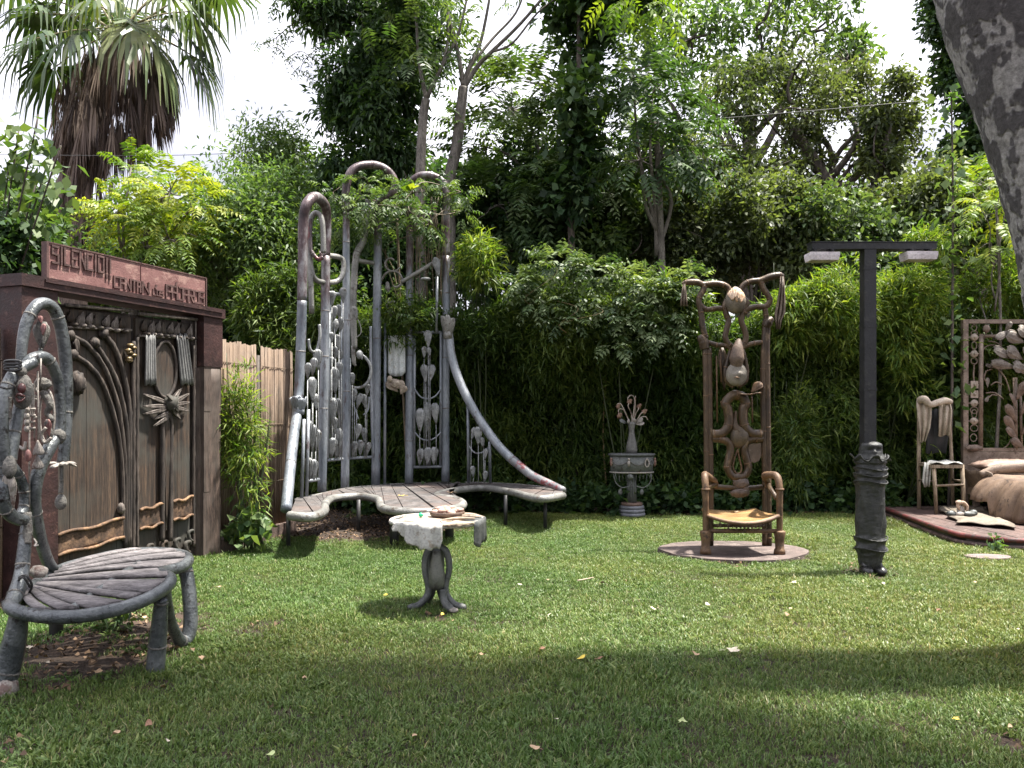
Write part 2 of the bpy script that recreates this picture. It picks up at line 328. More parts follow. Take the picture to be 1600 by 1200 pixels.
for k in range(6):
    nb = 84; c = (rng.random((nb, 2)) - .5) * .17; h = .014 + .019 * rng.random(nb) ** 1.5; az = rng.random(nb) * 6.283; lean = .25 + .95 * rng.random(nb)
    d = np.stack([np.cos(az), np.sin(az)], 1); sd = np.stack([-d[:, 1], d[:, 0]], 1) * (.0015 + .0013 * rng.random((nb, 1))); V = []; T = []
    if k == 5: sd *= 2.2; h *= .75; lean += .4
    for i in range(nb):
        p0 = c[i]; p1 = c[i] + d[i] * h[i] * lean[i] * .4; p2 = c[i] + d[i] * h[i] * lean[i] * 1.1
        V.append([[*(p0 - sd[i]), -.004], [*(p0 + sd[i]), -.004], [*(p1 + sd[i] * .9), h[i] * .65], [*(p1 - sd[i] * .9), h[i] * .65]])
        V.append([[*(p1 - sd[i] * .9), h[i] * .65], [*(p1 + sd[i] * .9), h[i] * .65], [*(p2 + sd[i] * .2), h[i]], [*(p2 - sd[i] * .2), h[i]]])
        tt = np.clip(rng.normal(.48, .2), 0, .85) if rng.random() > .05 else 1.0; T += [tt, tt]
    ob = quads('grass_tuft', np.array(V).reshape(-1, 3), M_TURF, np.array(T)); COL.objects.unlink(ob); tufts.objects.link(ob)
step = .076; gx, gy = np.meshgrid(np.arange(-8, 9.6, step), np.arange(2.2, 13.0, step)); x = (gx + (rng.random(gx.shape) - .5) * step).ravel(); y = (gy + (rng.random(gy.shape) - .5) * step).ravel()
k = (np.abs(x) < .66 * y + 1.9) & (rng.random(len(x)) > lawn_soil(x, y) * 1.02) & (x > -4.6 + .3 * (y - 5))
k &= ~(((x - 2.43) / .83) ** 2 + ((y - 8.95) / .66) ** 2 < 1) & ~((x > 5.2 + .1 * (y - 9.3)) & (y > 9.2)) & ~(((x - 5.0) / .26) ** 2 + ((y - 8.6) / .15) ** 2 < 1)
x = x[k]; y = y[k]; n = len(x); me = bpy.data.meshes.new('lawn'); me.vertices.add(n); me.vertices.foreach_set('co', np.stack([x, y, gz(x, y)], 1).astype(np.float32).ravel())
at = me.attributes.new('rot', 'FLOAT_VECTOR', 'POINT'); at.data.foreach_set('vector', np.stack([rng.normal(0, .12, n), rng.normal(0, .12, n), rng.random(n) * 6.283], 1).astype(np.float32).ravel())
cl = np.sin(.9 * x + 1.3 * np.sin(.7 * y)) * np.sin(1.1 * y + .5 * x) + .6 * np.sin(2.9 * x + y) * np.sin(2.3 * y - x)
at = me.attributes.new('scl', 'FLOAT', 'POINT'); at.data.foreach_set('value', ((.78 + .45 * rng.random(n)) * (1 + .2 * np.sin(3 * x + 2 * y) * np.sin(2.3 * y))).astype(np.float32))
at = me.attributes.new('patch', 'FLOAT', 'POINT'); at.data.foreach_set('value', np.clip(.46 + .16 * cl + .04 * x + rng.normal(0, .09, n), 0, 1).astype(np.float32))
at = me.attributes.new('pick', 'INT', 'POINT'); at.data.foreach_set('value', rng.integers(0, 6, n).astype(np.int32))
lawn = link('grass', me, None, 'stuff')
ng = bpy.data.node_groups.new('turf', 'GeometryNodeTree'); ng.interface.new_socket('Geometry', in_out='INPUT', socket_type='NodeSocketGeometry'); ng.interface.new_socket('Geometry', in_out='OUTPUT', socket_type='NodeSocketGeometry')
N = ng.nodes.new; gi = N('NodeGroupInput'); go = N('NodeGroupOutput'); ip = N('GeometryNodeInstanceOnPoints'); ci = N('GeometryNodeCollectionInfo'); ci.inputs['Collection'].default_value = tufts; ci.inputs['Separate Children'].default_value = True; ci.inputs['Reset Children'].default_value = True
def attr(nm, ty): q = N('GeometryNodeInputNamedAttribute'); q.data_type = ty; q.inputs['Name'].default_value = nm; return [s_ for s_ in q.outputs if s_.enabled][0]
K = ng.links.new; K(gi.outputs[0], ip.inputs['Points']); K(ci.outputs[0], ip.inputs['Instance']); ip.inputs['Pick Instance'].default_value = True
K(attr('pick', 'INT'), ip.inputs['Instance Index']); K(attr('rot', 'FLOAT_VECTOR'), ip.inputs['Rotation']); K(attr('scl', 'FLOAT'), ip.inputs['Scale']); K(ip.outputs[0], go.inputs[0])
md = lawn.modifiers.new('turf', 'NODES'); md.node_group = ng

# ================================================================ leaf litter and crumbs on the bare soil
LITTER = leaf_mat('leaf_litter', (.03, .018, .011), (.09, .055, .032), (.24, .16, .10), .1, .8)
lx = rng.uniform(-5, 9, 60000); ly = rng.uniform(3, 13.2, 60000); kk = (rng.random(60000) < lawn_soil(lx, ly) * .55) & (np.abs(lx) < .66 * ly + .3); lx = lx[kk][:9000]; ly = ly[kk][:9000]
v, tn = leaves(np.stack([lx, ly, gz(lx, ly) + .008 + .012 * rng.random(len(lx))], 1), np.stack([rng.normal(0, 1, len(lx)), rng.normal(0, 1, len(lx)), rng.normal(0, .25, len(lx))], 1), 1, .05, .028, .1, 0, 0, .25); quads('leaf_litter', v, LITTER, tn, None, 'stuff')
# ================================================================ vegetation
BARK = wood('bark', (.03, .024, .02), (.07, .055, .045), (.12, .10, .08), (9, 9, 1.5), 3)
BARK_GREY = wood('grey_bark', (.07, .06, .055), (.13, .115, .10), (.2, .18, .16), (7, 7, 2), 3)
LF_BAMBOO = leaf_mat('bamboo_leaf', (.032, .066, .018), (.080, .13, .030), (.17, .215, .05), .42)
LF_BRIGHT = leaf_mat('bright_bamboo_leaf', (.06, .12, .022), (.13, .20, .034), (.27, .31, .06), .45)
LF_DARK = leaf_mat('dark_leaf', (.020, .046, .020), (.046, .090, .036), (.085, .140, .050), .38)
LF_MID = leaf_mat('mid_leaf', (.035, .070, .026), (.072, .120, .042), (.13, .18, .062), .42)
LF_OLIVE = leaf_mat('olive_leaf', (.044, .064, .032), (.086, .110, .052), (.15, .175, .08), .42)
LF_PALE = leaf_mat('pale_leaf', (.05, .10, .04), (.10, .16, .06), (.17, .23, .09), .42)
LF_YELLOW = leaf_mat('yellow_leaf', (.07, .14, .02), (.155, .235, .03), (.31, .345, .05), .45, tcol=(1.2, 1.2, .4))
LF_GREY = leaf_mat('grey_green_leaf', (.04, .075, .03), (.10, .15, .06), (.20, .25, .13), .3)

def tree(name, label, cat, base, top, r0, lobes, n, k, L_, W_, mat, bark=BARK, spread=.7, droop=.25, jit=.12, shell=.5, twigs=10, group=None, limbs=True, path=None, clump=(5, .40)):
    t = thing(name, label, cat, base, group=group); mb = MB()
    base = np.asarray(base, float); top = np.asarray(top, float)
    if path is None: mid = base + (top - base) * .5 + rng.standard_normal(3) * .04 * np.linalg.norm(top - base); path = [base - [0, 0, .1], mid, top]
    mb.tube(path, np.linspace(r0, r0 * .5, len(path)), n=9, smooth=6, rough=.04)
    if limbs:
        for q in lobes: limb(mb, base + (top - base) * rng.uniform(.6, 1), q[:3], r0 * .4, r0 * .1, .2)
        pts, _, _ = lobe_points(lobes, twigs * 3, .6)
        for p in pts: q = lobes[np.argmin(((lobes[:, :3] - p) ** 2).sum(1))]; limb(mb, q[:3], p, r0 * .14, .006, .2, 5)
    mb.build('trunk', bark, t)
    lf_ = break_up(lobes, clump[0], clump[1]) if clump else lobes
    pts, od, li = lobe_points(lf_, n, shell); lt = rng.random(len(lf_))[li] * .5 + rng.random(n) * .5
    v, tn = leaves(pts, od, k, L_, W_, spread, droop, jit, tone=lt); quads('crown', v, mat, tn, t)
    return t

# ---- the bamboo hedge across the back of the garden
t = thing('bamboo_hedge', 'dense bamboo hedge closing the back of the lawn, dark below, yellow green on top', 'hedge', (2.5, 13.6, 0))
def hedge_front(x, z):
    lump = .30 * np.sin(2.1 * x + .8 * np.sin(1.7 * z)) * np.sin(1.9 * z + x) + .18 * np.sin(4.3 * x + 1.3 * z) * np.sin(3.7 * z - .8 * x)
    s = np.clip((z - 1.7) / 1.1, 0, 1); s = s * s * (3 - 2 * s); cave = np.exp(-((x - .6) / 2.0) ** 2); s = s * (1 - .55 * np.clip((x - 2.5) / 1.5, 0, 1))
    return 13.05 - .25 * np.clip((x - 2.5) / 1.5, 0, 1) - .55 * s - .25 * s * cave + .45 * cave * (1 - s) + lump
def hedge_top(x): return 3.35 + .25 * np.sin(1.3 * x + .4) + .2 * np.sin(3.1 * x) + .18 * np.clip((x - 4.5) / 2, 0, 1)
n = 24000; x = rng.uniform(-4.2, 10.5, n); ht = hedge_top(x); z = .12 + (ht - .12) * rng.random(n) ** .85; y = hedge_front(x, z) + rng.exponential(.42, n)
pts = np.stack([x, y, z], 1); od = np.stack([rng.normal(0, .5, n), np.full(n, -.75), rng.normal(.0, .35, n) + .5 * (z > ht - .5)], 1)
ct = np.clip(.42 + .12 * (rng.standard_normal(n)) + .28 * np.sin(2.3 * x + 1.1 * z) * np.sin(1.6 * z + .7 * x) + .10 * (x > 3.5), 0, 1)
v, tn = leaves(pts, od, 7, .185, .025, .75, .22, .05, .05, tone=ct); quads('foliage', v, LF_BAMBOO, tn, t)
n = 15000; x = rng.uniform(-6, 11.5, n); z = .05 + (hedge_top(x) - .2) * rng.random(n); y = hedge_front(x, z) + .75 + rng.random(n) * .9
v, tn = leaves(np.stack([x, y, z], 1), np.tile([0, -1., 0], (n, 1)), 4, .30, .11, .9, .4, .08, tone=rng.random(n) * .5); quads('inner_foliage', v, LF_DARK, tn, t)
mb = MB()
for i in range(110):
    x0 = rng.uniform(-4, 10.3); y0 = 13.7 + rng.random() * 1.0; h = float(hedge_top(np.array(x0))) * rng.uniform(.85, 1.08); mb.tube([[x0, y0, 0], [x0 + rng.normal(0, .1), y0 - .1, h * .5], [x0 + rng.normal(0, .25), y0 - .3 - rng.random() * .3, h]], [.016, .013, .004], n=5, smooth=3)
mb.build('culms', plain('culm_green', (.045, .06, .025)), t, 'stuff')

def bamboo(label, c, rad, nsp, mat, n_culm=4, k=7, L_=.17, W_=.02, group=None, foot=None, droop=.3):
    c = np.asarray(c, float); f = np.array([c[0], c[1] + .85, 0.0]) if foot is None else np.asarray(foot, float)
    t = thing('bamboo_plant', label, 'bamboo', f, group=group); lobes = split_lobes(c, rad, 9, .5); lobes = np.concatenate([lobes, [[*c, rad[0] * .7, rad[1] * .7, rad[2] * .75]]])
    pts, od, _ = lobe_points(lobes, nsp, .35); od[:, 2] += .25; od[:, 1] -= .25
    v, tn = leaves(pts, od, k, L_, W_, .6, droop, .05, .05); quads('foliage', v, mat, tn, t); mb = MB()
    for i in range(n_culm):
        e = c + rng.standard_normal(3) * np.asarray(rad) * .4 + [0, 0, rad[2] * .6]; s0 = f + [rng.normal(0, .08), rng.normal(0, .05), 0]; mb.tube([s0, s0 * .5 + e * .5 + rng.standard_normal(3) * .05, e], [.013, .011, .004], n=5, smooth=4)
    mb.build('culms', bpy.data.materials['culm_green'], t, 'stuff'); return t
bamboo('bright yellow green bamboo tuft sprouting beside the tall bench', P(748, 415, 12.6), (.42, .35, .55), 260, LF_BRIGHT)
bamboo('bamboo tuft with a feathery top just right of the lamp post', P(1420, 500, 12.5), (.60, .4, 1.15), 620, LF_BRIGHT)
bamboo('yellowish bamboo tuft just left of the lamp post, under its bar', P(1305, 480, 12.5), (.7, .4, .65), 520, LF_BRIGHT)
bamboo('yellow green bamboo tuft behind the cloth on the tall chair', P(1235, 490, 12.5), (.6, .35, .55), 420, LF_BRIGHT)
bamboo('lime bamboo top at the far end of the hedge beside the plane trunk', P(1565, 460, 12.7), (.85, .4, .6), 480, LF_BRIGHT)
bamboo('bamboo branch drooping between the tall chair and the lamp post', P(1245, 690, 12.5), (.42, .25, .95), 300, LF_BAMBOO)
bamboo('bushy bamboo hanging over the hedge left of the tall chair', P(1000, 480, 12.5), (1.0, .35, .42), 420, LF_BRIGHT)
bamboo('bamboo shoot sticking up over the hedge right of the lamp bar', P(1445, 385, 12.9), (.4, .3, .35), 170, LF_BRIGHT)
bamboo('slim green bamboo growing against the cane fence beside the gate', P(378, 700, 9.05), (.29, .20, 1.0), 330, LF_BRIGHT, 9, 7, .15, .016, foot=(-2.98, 9.15, 0))

# ---- creeper with broad grey green leaves over the hedge
t = thing('creeper', 'broad leaved grey green creeper sprawling over the hedge left of the tall chair', 'creeper', (1.6, 13.6, 0))
lobes = np.array([[*P(px, py, 12.2), a_, .22, b_] for px, py, a_, b_ in ((890, 500, .22, .08), (935, 470, .25, .14), (985, 495, .3, .15), (1030, 515, .3, .2), (845, 470, .3, .1), (1050, 470, .2, .2), (1000, 440, .3, .2), (930, 425, .35, .15), (870, 410, .3, .15), (820, 440, .2, .1), (960, 540, .15, .08), (1080, 440, .2, .15))])
pts, od, _ = lobe_points(lobes, 620, .3); v, tn = fronds(pts, od + [0, -.6, .1], rng.uniform(.22, .36, len(pts)), 4, .11, .055, .25); quads('foliage', v, LF_GREY, tn, t)
mb = MB()
for px, py, qx, qy in ((850, 405, 832, 478), (930, 480, 885, 520), (870, 470, 885, 520)):
    a_ = P(px, py, 12.1); b_ = P(qx, qy, 12.05); mb.tube([a_, a_ * .6 + b_ * .4 + [.25, -.15, .05], b_ + [-.1, -.1, .12], b_], .0035, n=5)
mb.tube([[1.6, 13.6, 0], [1.5, 13.5, 1.4], P(960, 480, 12.6)], .012, n=5); mb.build('stems', plain('tan_stem', (.25, .17, .09)), t)
t = thing('creeper', 'ivy stem with sparse round leaves climbing just left of the iron bedhead', 'creeper', (6.55, 12.3, 0)); mb = MB(); pl = [[6.55, 12.3, 0], P(1487, 640, 12.2), P(1488, 480, 12.2), P(1489, 300, 12.3), P(1486, 140, 12.4)]
mb.tube(pl, [.022, .02, .018, .015, .01], n=6); mb.build('stem', BARK, t); pp, _ = catmull(np.array(pl), np.ones(5), 34); pts = pp[30:] + rng.standard_normal((len(pp) - 30, 3)) * [.10, .08, .04]
v, tn = leaves(pts, unit(len(pts)), 2, .15, .12, .9, .4, .06, .1); quads('foliage', v, LF_PALE, tn, t)

# ---- plants at the foot of the hedge
n = 1500; x = rng.uniform(-2.5, 6.0, n); y = 12.72 + rng.normal(0, .16, n) + .1 * np.sin(3 * x); z = rng.random(n) ** 1.6 * .42
v, tn = leaves(np.stack([x, y, z], 1), np.stack([rng.normal(0, .6, n), -np.ones(n), np.ones(n) * .6], 1), 3, .12, .10, .7, .2, .07, .08); quads('ivy_ground_cover', v, LF_DARK, tn, None, 'stuff')
def weed(label, p, r_, n, L_, W_, mat):
    t = thing('weed', label, 'plant', p); mb = MB()
    pts = np.asarray(p) + np.abs(rng.standard_normal((n, 3))) * [0, 0, r_ * .7] + rng.standard_normal((n, 3)) * [r_ * .5, r_ * .4, 0]; v, tn = leaves(pts, unit(n) + [0, -.4, .6], 3, L_, W_, .7, .1, .03); quads('foliage', v, mat, tn, t)
    for q in pts[:6]: mb.tube([np.asarray(p, float), (np.asarray(p) + q) / 2 + [0, 0, .02], q], .004, n=4, smooth=3)
    mb.build('stems', bpy.data.materials['culm_green'], t)
weed('round leaved glossy plant in the hedge foot left of the tall chair', PZ(1045, 785, .05), .16, 46, .10, .085, LF_GREY)
weed('light green leafy plant in the hedge foot behind the tall chair', PZ(1160, 780, .08), .24, 60, .10, .08, LF_BRIGHT)
weed('low ivy clump in the hedge foot between tall chair and lamp post', PZ(1290, 790, .05), .30, 80, .10, .075, LF_MID)
weed('small sprouting plant between the lamp post and the bed platform', PZ(1393, 795, .05), .14, 34, .09, .06, LF_PALE)
weed('weed growing in front of the red edge of the bed platform', PZ(1555, 862, 0), .09, 22, .07, .04, LF_PALE)
weed('vine with pale maple leaves hanging by the foot of the slim bamboo', (-2.9, 8.95, .12), .24, 60, .12, .10, LF_PALE)
weed('small leafy plant in the hedge foot left of the stone pedestal', PZ(905, 796, .05), .2, 40, .1, .06, LF_DARK)
weed('dandelion like weed in the turf beneath the fan seat', PZ(180, 985, 0), .13, 26, .12, .03, LF_MID)

# ---- trees behind the hedge
def lobes_px(lst, d, ry=.8): return np.array([[*P(px, py, d + rng.normal(0, .25)), rx / 1280 * d, rx / 1280 * d * ry, rz / 1280 * d] for px, py, rx, rz in lst])
# vine covered tree
lb = lobes_px([(565, 30, 75, 60), (500, 20, 55, 35), (620, 40, 70, 60), (570, 130, 55, 60), (600, 200, 60, 70), (560, 230, 50, 50), (640, 130, 45, 60), (600, 290, 60, 50), (540, 160, 35, 40), (545, 290, 50, 40), (640, -40, 120, 60), (680, 60, 40, 60), (585, 80, 40, 60), (590, 170, 36, 60), (592, 250, 36, 55)], 15.0)
tree('vine_covered_tree', 'dark tree trunk smothered in hanging vine behind the tall bench', 'tree', (-2.6, 15.3, 0), P(590, 20, 15.3), .14, lb, 5200, 5, .17, .055, LF_DARK, spread=.7, droop=.55, shell=.35, path=[P(598, 640, 15.4) * [1, 1, 0], P(598, 300, 15.4), P(592, 150, 15.4), P(588, 20, 15.4)])
t = thing('creeper', 'thin vine strands with tendrils dangling against the sky left of the dark vined tree', 'creeper', P(470, 20, 14.9)); mb = MB(); V = []; T = []
for pl in (((520, 30), (470, 30), (430, 60), (405, 70)), ((500, 10), (455, 40), (432, 60), (436, 78)), ((540, 110), (500, 100), (470, 80), (445, 95)), ((530, 60), (490, 80), (470, 110), (500, 130)), ((520, -10), (470, 5), (440, -5), (425, 10))):
    q = [P(a_, b_, 14.9) for a_, b_ in pl]; mb.tube(q, .007, n=4); pp, _ = catmull(np.array(q), np.ones(4), 6); v, tn = fronds(pp[3:], unit(len(pp) - 3) + [0, 0, -.4], .25, 4, .09, .035, .4); V.append(v); T.append(tn)
mb.build('stems', BARK, t); quads('foliage', np.concatenate(V), LF_MID, np.concatenate(T), t)
# two slim forked trees with airy tops
def bare(label, paths, radii, fpts, nfr, base, group=None):
    t = thing('slim_tree', label, 'tree', base); mb = MB()
    for pl, (ra, rb) in zip(paths, radii): mb.tube([q if len(q) == 3 and not isinstance(q[0], int) else P(*q) for q in pl], np.linspace(ra, rb, len(pl)), n=8, smooth=5)
    mb.build('trunk', BARK_GREY, t); c = np.array([P(*q) for q in fpts]); i = rng.integers(0, len(c), nfr); o_ = c[i] + rng.standard_normal((nfr, 3)) * [.3, .3, .3]
    v, tn = fronds(o_, unit(nfr) + [0, 0, .1], rng.uniform(.5, .8, nfr), 8, .15, .05, .35); quads('crown', v, LF_MID, tn, t)
bare('slim grey tree forking high above the right arch of the bench', [[P(702, 640, 14.2) * [1, 1, 0], (702, 400, 14.2), (702, 287, 14.2), (713, 232, 14.2), (721, 163, 14.2), (724, 136, 14.2)], [(724, 136, 14.2), (716, 85, 14.2), (702, 30, 14.2), (690, -40, 14.3)], [(724, 138, 14.2), (745, 105, 14.2), (768, 81, 14.1), (815, 35, 14.0), (870, -30, 14)], [(724, 134, 14.2), (733, 106, 14.2), (752, 62, 14.3), (768, -20, 14.3)], [(768, 81, 14.1), (800, 68, 14.0), (840, 20, 13.9), (880, -10, 13.9)], [(733, 106, 14.2), (770, 60, 14.5), (806, 20, 14.6), (825, -30, 14.6)]],
     [(.12, .08), (.045, .02), (.05, .02), (.05, .02), (.025, .012), (.03, .015)], [(700, -60, 14.2), (770, -70, 14.2), (860, -60, 14), (720, 60, 14.2), (840, -40, 14.1)], 90, (-1.09, 14.2, 0))
bare('slimmer dark forked tree just left of the forked grey one', [[P(657, 640, 14.0) * [1, 1, 0], (657, 400, 14.0), (657, 271, 14.0), (661, 186, 14.0), (666, 155, 14.0)], [(666, 155, 14), (655, 96, 14), (650, 20, 14)], [(666, 155, 14), (690, 105, 14), (717, 50, 14), (735, -30, 14)], [(690, 105, 14), (700, 60, 14.1), (698, 0, 14.1)]], [(.10, .07), (.04, .02), (.04, .015), (.025, .012)], [(650, 30, 14), (640, 90, 14), (700, 20, 14), (640, 0, 14)], 90, (-1.56, 14.0, 0))
# feathery ailanthus trees
def ailanthus(label, base, lst, d, nfr, mat, L_=.85, npair=9, ll=.19, lw=.062, name='feathery_tree', shell=.55, r0=.09, droop=.4):
    t = thing(name, label, 'tree', base); lb = lobes_px(lst, d); pts, od, li = lobe_points(lb, nfr, shell); od[:, 2] += .25
    v, tn = fronds(pts, od, rng.uniform(.6, 1.15, nfr) * L_, npair, ll, lw, droop, tone=np.clip(rng.random(len(lb))[li] * .5 + rng.random(nfr) * .5, 0, 1)); quads('crown', v, mat, tn, t); mb = MB(); b_ = np.asarray(base, float); top = lb[:, :3].mean(0)
    mb.tube([b_ - [0, 0, .1], b_ * .5 + top * .5 + [.1, 0, 0], top], [r0, r0 * .75, r0 * .5], n=8)
    for q in lb: limb(mb, b_ + (top - b_) * rng.uniform(.5, .95), q[:3], r0 * .45, r0 * .15, .12)
    for p in pts[::7]: q = lb[np.argmin(((lb[:, :3] - p) ** 2).sum(1))]; limb(mb, q[:3], p, r0 * .15, .006, .15, 4)
    mb.build('trunk', BARK_GREY, t); return t
ailanthus('feathery ailanthus tree with drooping fronds right of the forked trees', (.3, 15.2, 0), [(800, 170, 80, 60), (850, 130, 60, 50), (760, 230, 60, 60), (830, 260, 90, 60), (900, 200, 60, 70), (780, 320, 80, 50), (870, 330, 80, 50), (930, 280, 60, 50), (960, 150, 40, 40)], 14.8, 620, LF_MID)
ailanthus('dark feathery tree with heavy hanging fronds at the picture centre top', (2.6, 14.6, 0), [(1020, 150, 55, 45), (1040, 210, 60, 50), (990, 110, 40, 30), (1000, 250, 45, 30), (1075, 230, 40, 30)], 14.2, 210, LF_DARK, .8)
ailanthus('lime yellow feathery sapling standing behind the gate sign', (-7.3, 14, 0), [(215, 285, 40, 35), (185, 330, 40, 30), (265, 300, 45, 35), (230, 350, 65, 35), (300, 325, 40, 35), (205, 262, 22, 22), (265, 375, 60, 35)], 13.2, 330, LF_YELLOW, .62, 9, .13, .045, droop=.5)
ailanthus('yellow leaved sapling in front of the plane trunk at the far right', (7.2, 12.3, 0), [(1545, 290, 35, 30), (1560, 340, 30, 30), (1530, 320, 25, 25), (1550, 380, 35, 25), (1580, 300, 25, 30), (1575, 260, 15, 12)], 12.2, 95, LF_YELLOW, .5, 8, .13, .05, droop=.55, r0=.03)
# ivy strands hanging from a pole-like trunk
lb = lobes_px([(905, 10, 28, 40), (910, 80, 24, 45), (900, 150, 26, 45), (905, 220, 26, 45), (890, 290, 30, 45), (870, 20, 20, 20), (940, 20, 35, 30), (960, -20, 80, 40)], 13.9)
tree('ivy_column', 'slim trunk wrapped in dark star leaved ivy rising to the top edge', 'tree', (1.1, 14.1, 0), P(905, -60, 14), .07, lb, 1300, 3, .17, .14, LF_DARK, limbs=False, shell=.3, droop=.4, clump=None, path=[P(900, 640, 14) * [1, 1, 0], P(892, 290, 14), P(903, 150, 13.95), P(906, -60, 14)])
t = thing('branch', 'leafy branch with yellow tips hanging into the picture at top centre', 'branch', P(1000, -40, 12)); lb = lobes_px([(1000, 0, 40, 25), (1045, 15, 25, 18), (960, -5, 30, 20), (1060, 30, 12, 14)], 12); pts, od, _ = lobe_points(lb, 50, .4); v, tn = fronds(pts, od + [0, 0, -.3], .45, 7, .14, .05, .4); quads('foliage', v, LF_YELLOW, tn * .6, t); mb = MB(); mb.tube([P(940, -80, 12), P(1000, -20, 12), P(1050, 25, 12)], [.02, .014, .005], n=5); mb.build('stem', BARK, t)
# bushes behind the hedge
def bush(label, c, rad, n, k, L_, W_, mat, m_=10, cat='bush', name='bush', **kw):
    c = np.asarray(c, float); return tree(name, label, cat, (c[0], c[1], 0), c, .05, np.concatenate([split_lobes(c, rad, m_, .5), [[*c, rad[0] * .75, rad[1] * .75, rad[2] * .8]]]), n, k, L_, W_, mat, twigs=3, **kw)
bush('dark ivy leaved bush mass just right of the tall bench above the hedge', P(800, 370, 15), (1.3, .8, 1.3), 3000, 4, .13, .085, LF_DARK)
bush('broad ivy covered bush above the hedge left of the tall chair', P(930, 370, 14.9), (1.3, .8, 1.2), 3200, 4, .13, .085, LF_MID)
bush('rounded glossy leaved bush above the hedge behind the tall chair', P(1085, 370, 14.8), (1.25, .8, 1.15), 3200, 5, .11, .06, LF_OLIVE)
bush('small leaved bush rising over the hedge left of the lamp bar', P(1200, 345, 15), (1.2, .8, 1.1), 3200, 4, .12, .06, LF_OLIVE)
bush('loose grey green bush over the hedge behind the lamp bar', P(1330, 385, 14.6), (1.2, .7, .8), 2200, 4, .13, .07, LF_GREY)
bush('bush over the hedge between the lamp bar and the plane trunk', P(1460, 350, 15), (1.2, .8, 1.1), 2200, 4, .13, .07, LF_OLIVE)
bush('tall dark bush at the far right behind the yellow sapling', P(1590, 330, 15), (1.3, .8, 1.4), 2200, 4, .14, .08, LF_MID)
bush('dense dark bush filling the gap behind the bench posts', P(600, 430, 14.3), (1.5, .7, 1.7), 3600, 4, .12, .06, LF_DARK)
bush('dark bush behind the cane fence at the left end of the bench', P(440, 500, 13.2), (1.2, .7, 1.5), 3000, 4, .12, .045, LF_MID)
bush('soft ferny bush behind the right half of the gate sign', P(390, 380, 13.6), (1.3, .7, 1.4), 3200, 5, .12, .035, LF_PALE)
bush('pale feathery bush top against the sky left of the bench arches', P(430, 290, 15.5), (1.0, .8, 1.0), 1900, 5, .13, .035, LF_PALE, shell=.4)
bush('dark green bush above the cane fence at the left edge', P(0, 415, 9.5), (.55, .6, .65), 1500, 4, .11, .07, LF_DARK)
bush('mid green bush peeping over the left end of the gate', P(0, 375, 12.5), (.7, .7, .7), 1300, 4, .13, .08, LF_MID)
bush('green bush below the palm behind the gate sign', P(235, 440, 14.6), (1.5, .8, 1.1), 2600, 4, .13, .06, LF_MID)
t = thing('creeper', 'climbing vine with large heart shaped leaves at the left edge below the palm', 'creeper', (-6.4, 9.6, 0)); lb = lobes_px([(30, 240, 40, 50), (60, 220, 25, 40), (15, 290, 40, 40), (75, 290, 35, 30), (95, 270, 15, 15), (55, 330, 40, 30)], 9.4); pts, od, _ = lobe_points(lb, 105, .2); v, tn = leaves(pts, od * .5 + [0, -.4, -.3], 2, .15, .12, .6, .5, .1, .06); quads('foliage', v, LF_MID, tn, t); mb = MB()
for q in lb: mb.tube([[-6.4, 9.6, 0], [-6.2, 9.6, 1.8], (q[:3] + [-6.2, 9.6, 1.8]) / 2 + [0, 0, .2], q[:3] + [0, 0, .3]], .01, n=5)
mb.build('stems', BARK, t)
# big trees further off
lb = lobes_px([(1120, 230, 75, 60), (1200, 190, 85, 60), (1280, 170, 80, 55), (1360, 160, 75, 50), (1410, 190, 35, 30), (1180, 270, 70, 50), (1270, 250, 70, 50), (1350, 240, 60, 45), (1100, 310, 60, 50), (1240, 110, 70, 45), (1400, 220, 45, 40), (1160, 130, 60, 40), (1330, 100, 50, 30)], 18)
tree('broad_tree', 'broad olive green tree with dark limbs rising behind the lamp post', 'tree', (6.7, 18.2, 0), P(1300, 270, 18), .2, lb, 2700, 6, .13, .06, LF_OLIVE, twigs=26, shell=.35, path=[[7.3, 18.2, -.1], P(1330, 360, 18), P(1290, 280, 18), P(1240, 200, 18)])
lb = lobes_px([(1375, 230, 35, 40), (1360, 290, 40, 35), (1400, 190, 40, 40), (1380, 150, 40, 40), (1345, 340, 45, 30)], 17.2)
tree('slender_tree', 'slender small leaved tree against the pale sky left of the ivy pole', 'tree', (7.3, 17.2, 0), P(1385, 200, 17.2), .09, lb, 1100, 5, .14, .07, LF_OLIVE, twigs=14, shell=.25, path=[[7.35, 17.2, -.1], P(1362, 330, 17.2), P(1376, 260, 17.2), P(1392, 190, 17.2)])
lb = lobes_px([(1080, 60, 90, 60), (1180, 40, 90, 70), (1270, 50, 80, 60), (1130, 140, 90, 50), (1010, 120, 60, 60), (1040, 30, 60, 40), (1330, 90, 60, 40), (1240, -30, 120, 40)], 24)
tree('tall_tree', 'tall pale green tree top against the sky above the olive tree', 'tree', (6.5, 24, 0), P(1170, 100, 24), .3, lb, 1500, 4, .24, .10, LF_PALE, twigs=16, shell=.3)
lb = lobes_px([(1470, 10, 35, 40), (1485, 80, 30, 45), (1500, 150, 32, 45), (1510, 220, 35, 45), (1530, 60, 60, 60), (1540, 160, 50, 60), (1490, -50, 50, 50), (1530, 290, 50, 50)], 19)
tree('ivy_column', 'dark leafy column of a tree showing left of the spotted plane trunk', 'tree', (10.9, 19.2, 0), P(1520, -40, 19), .14, lb, 2900, 5, .16, .09, LF_DARK, shell=.3, path=[P(1535, 640, 19.2) * [1, 1, 0], P(1532, 300, 19.2), P(1515, 120, 19.2), P(1500, -40, 19.2)])
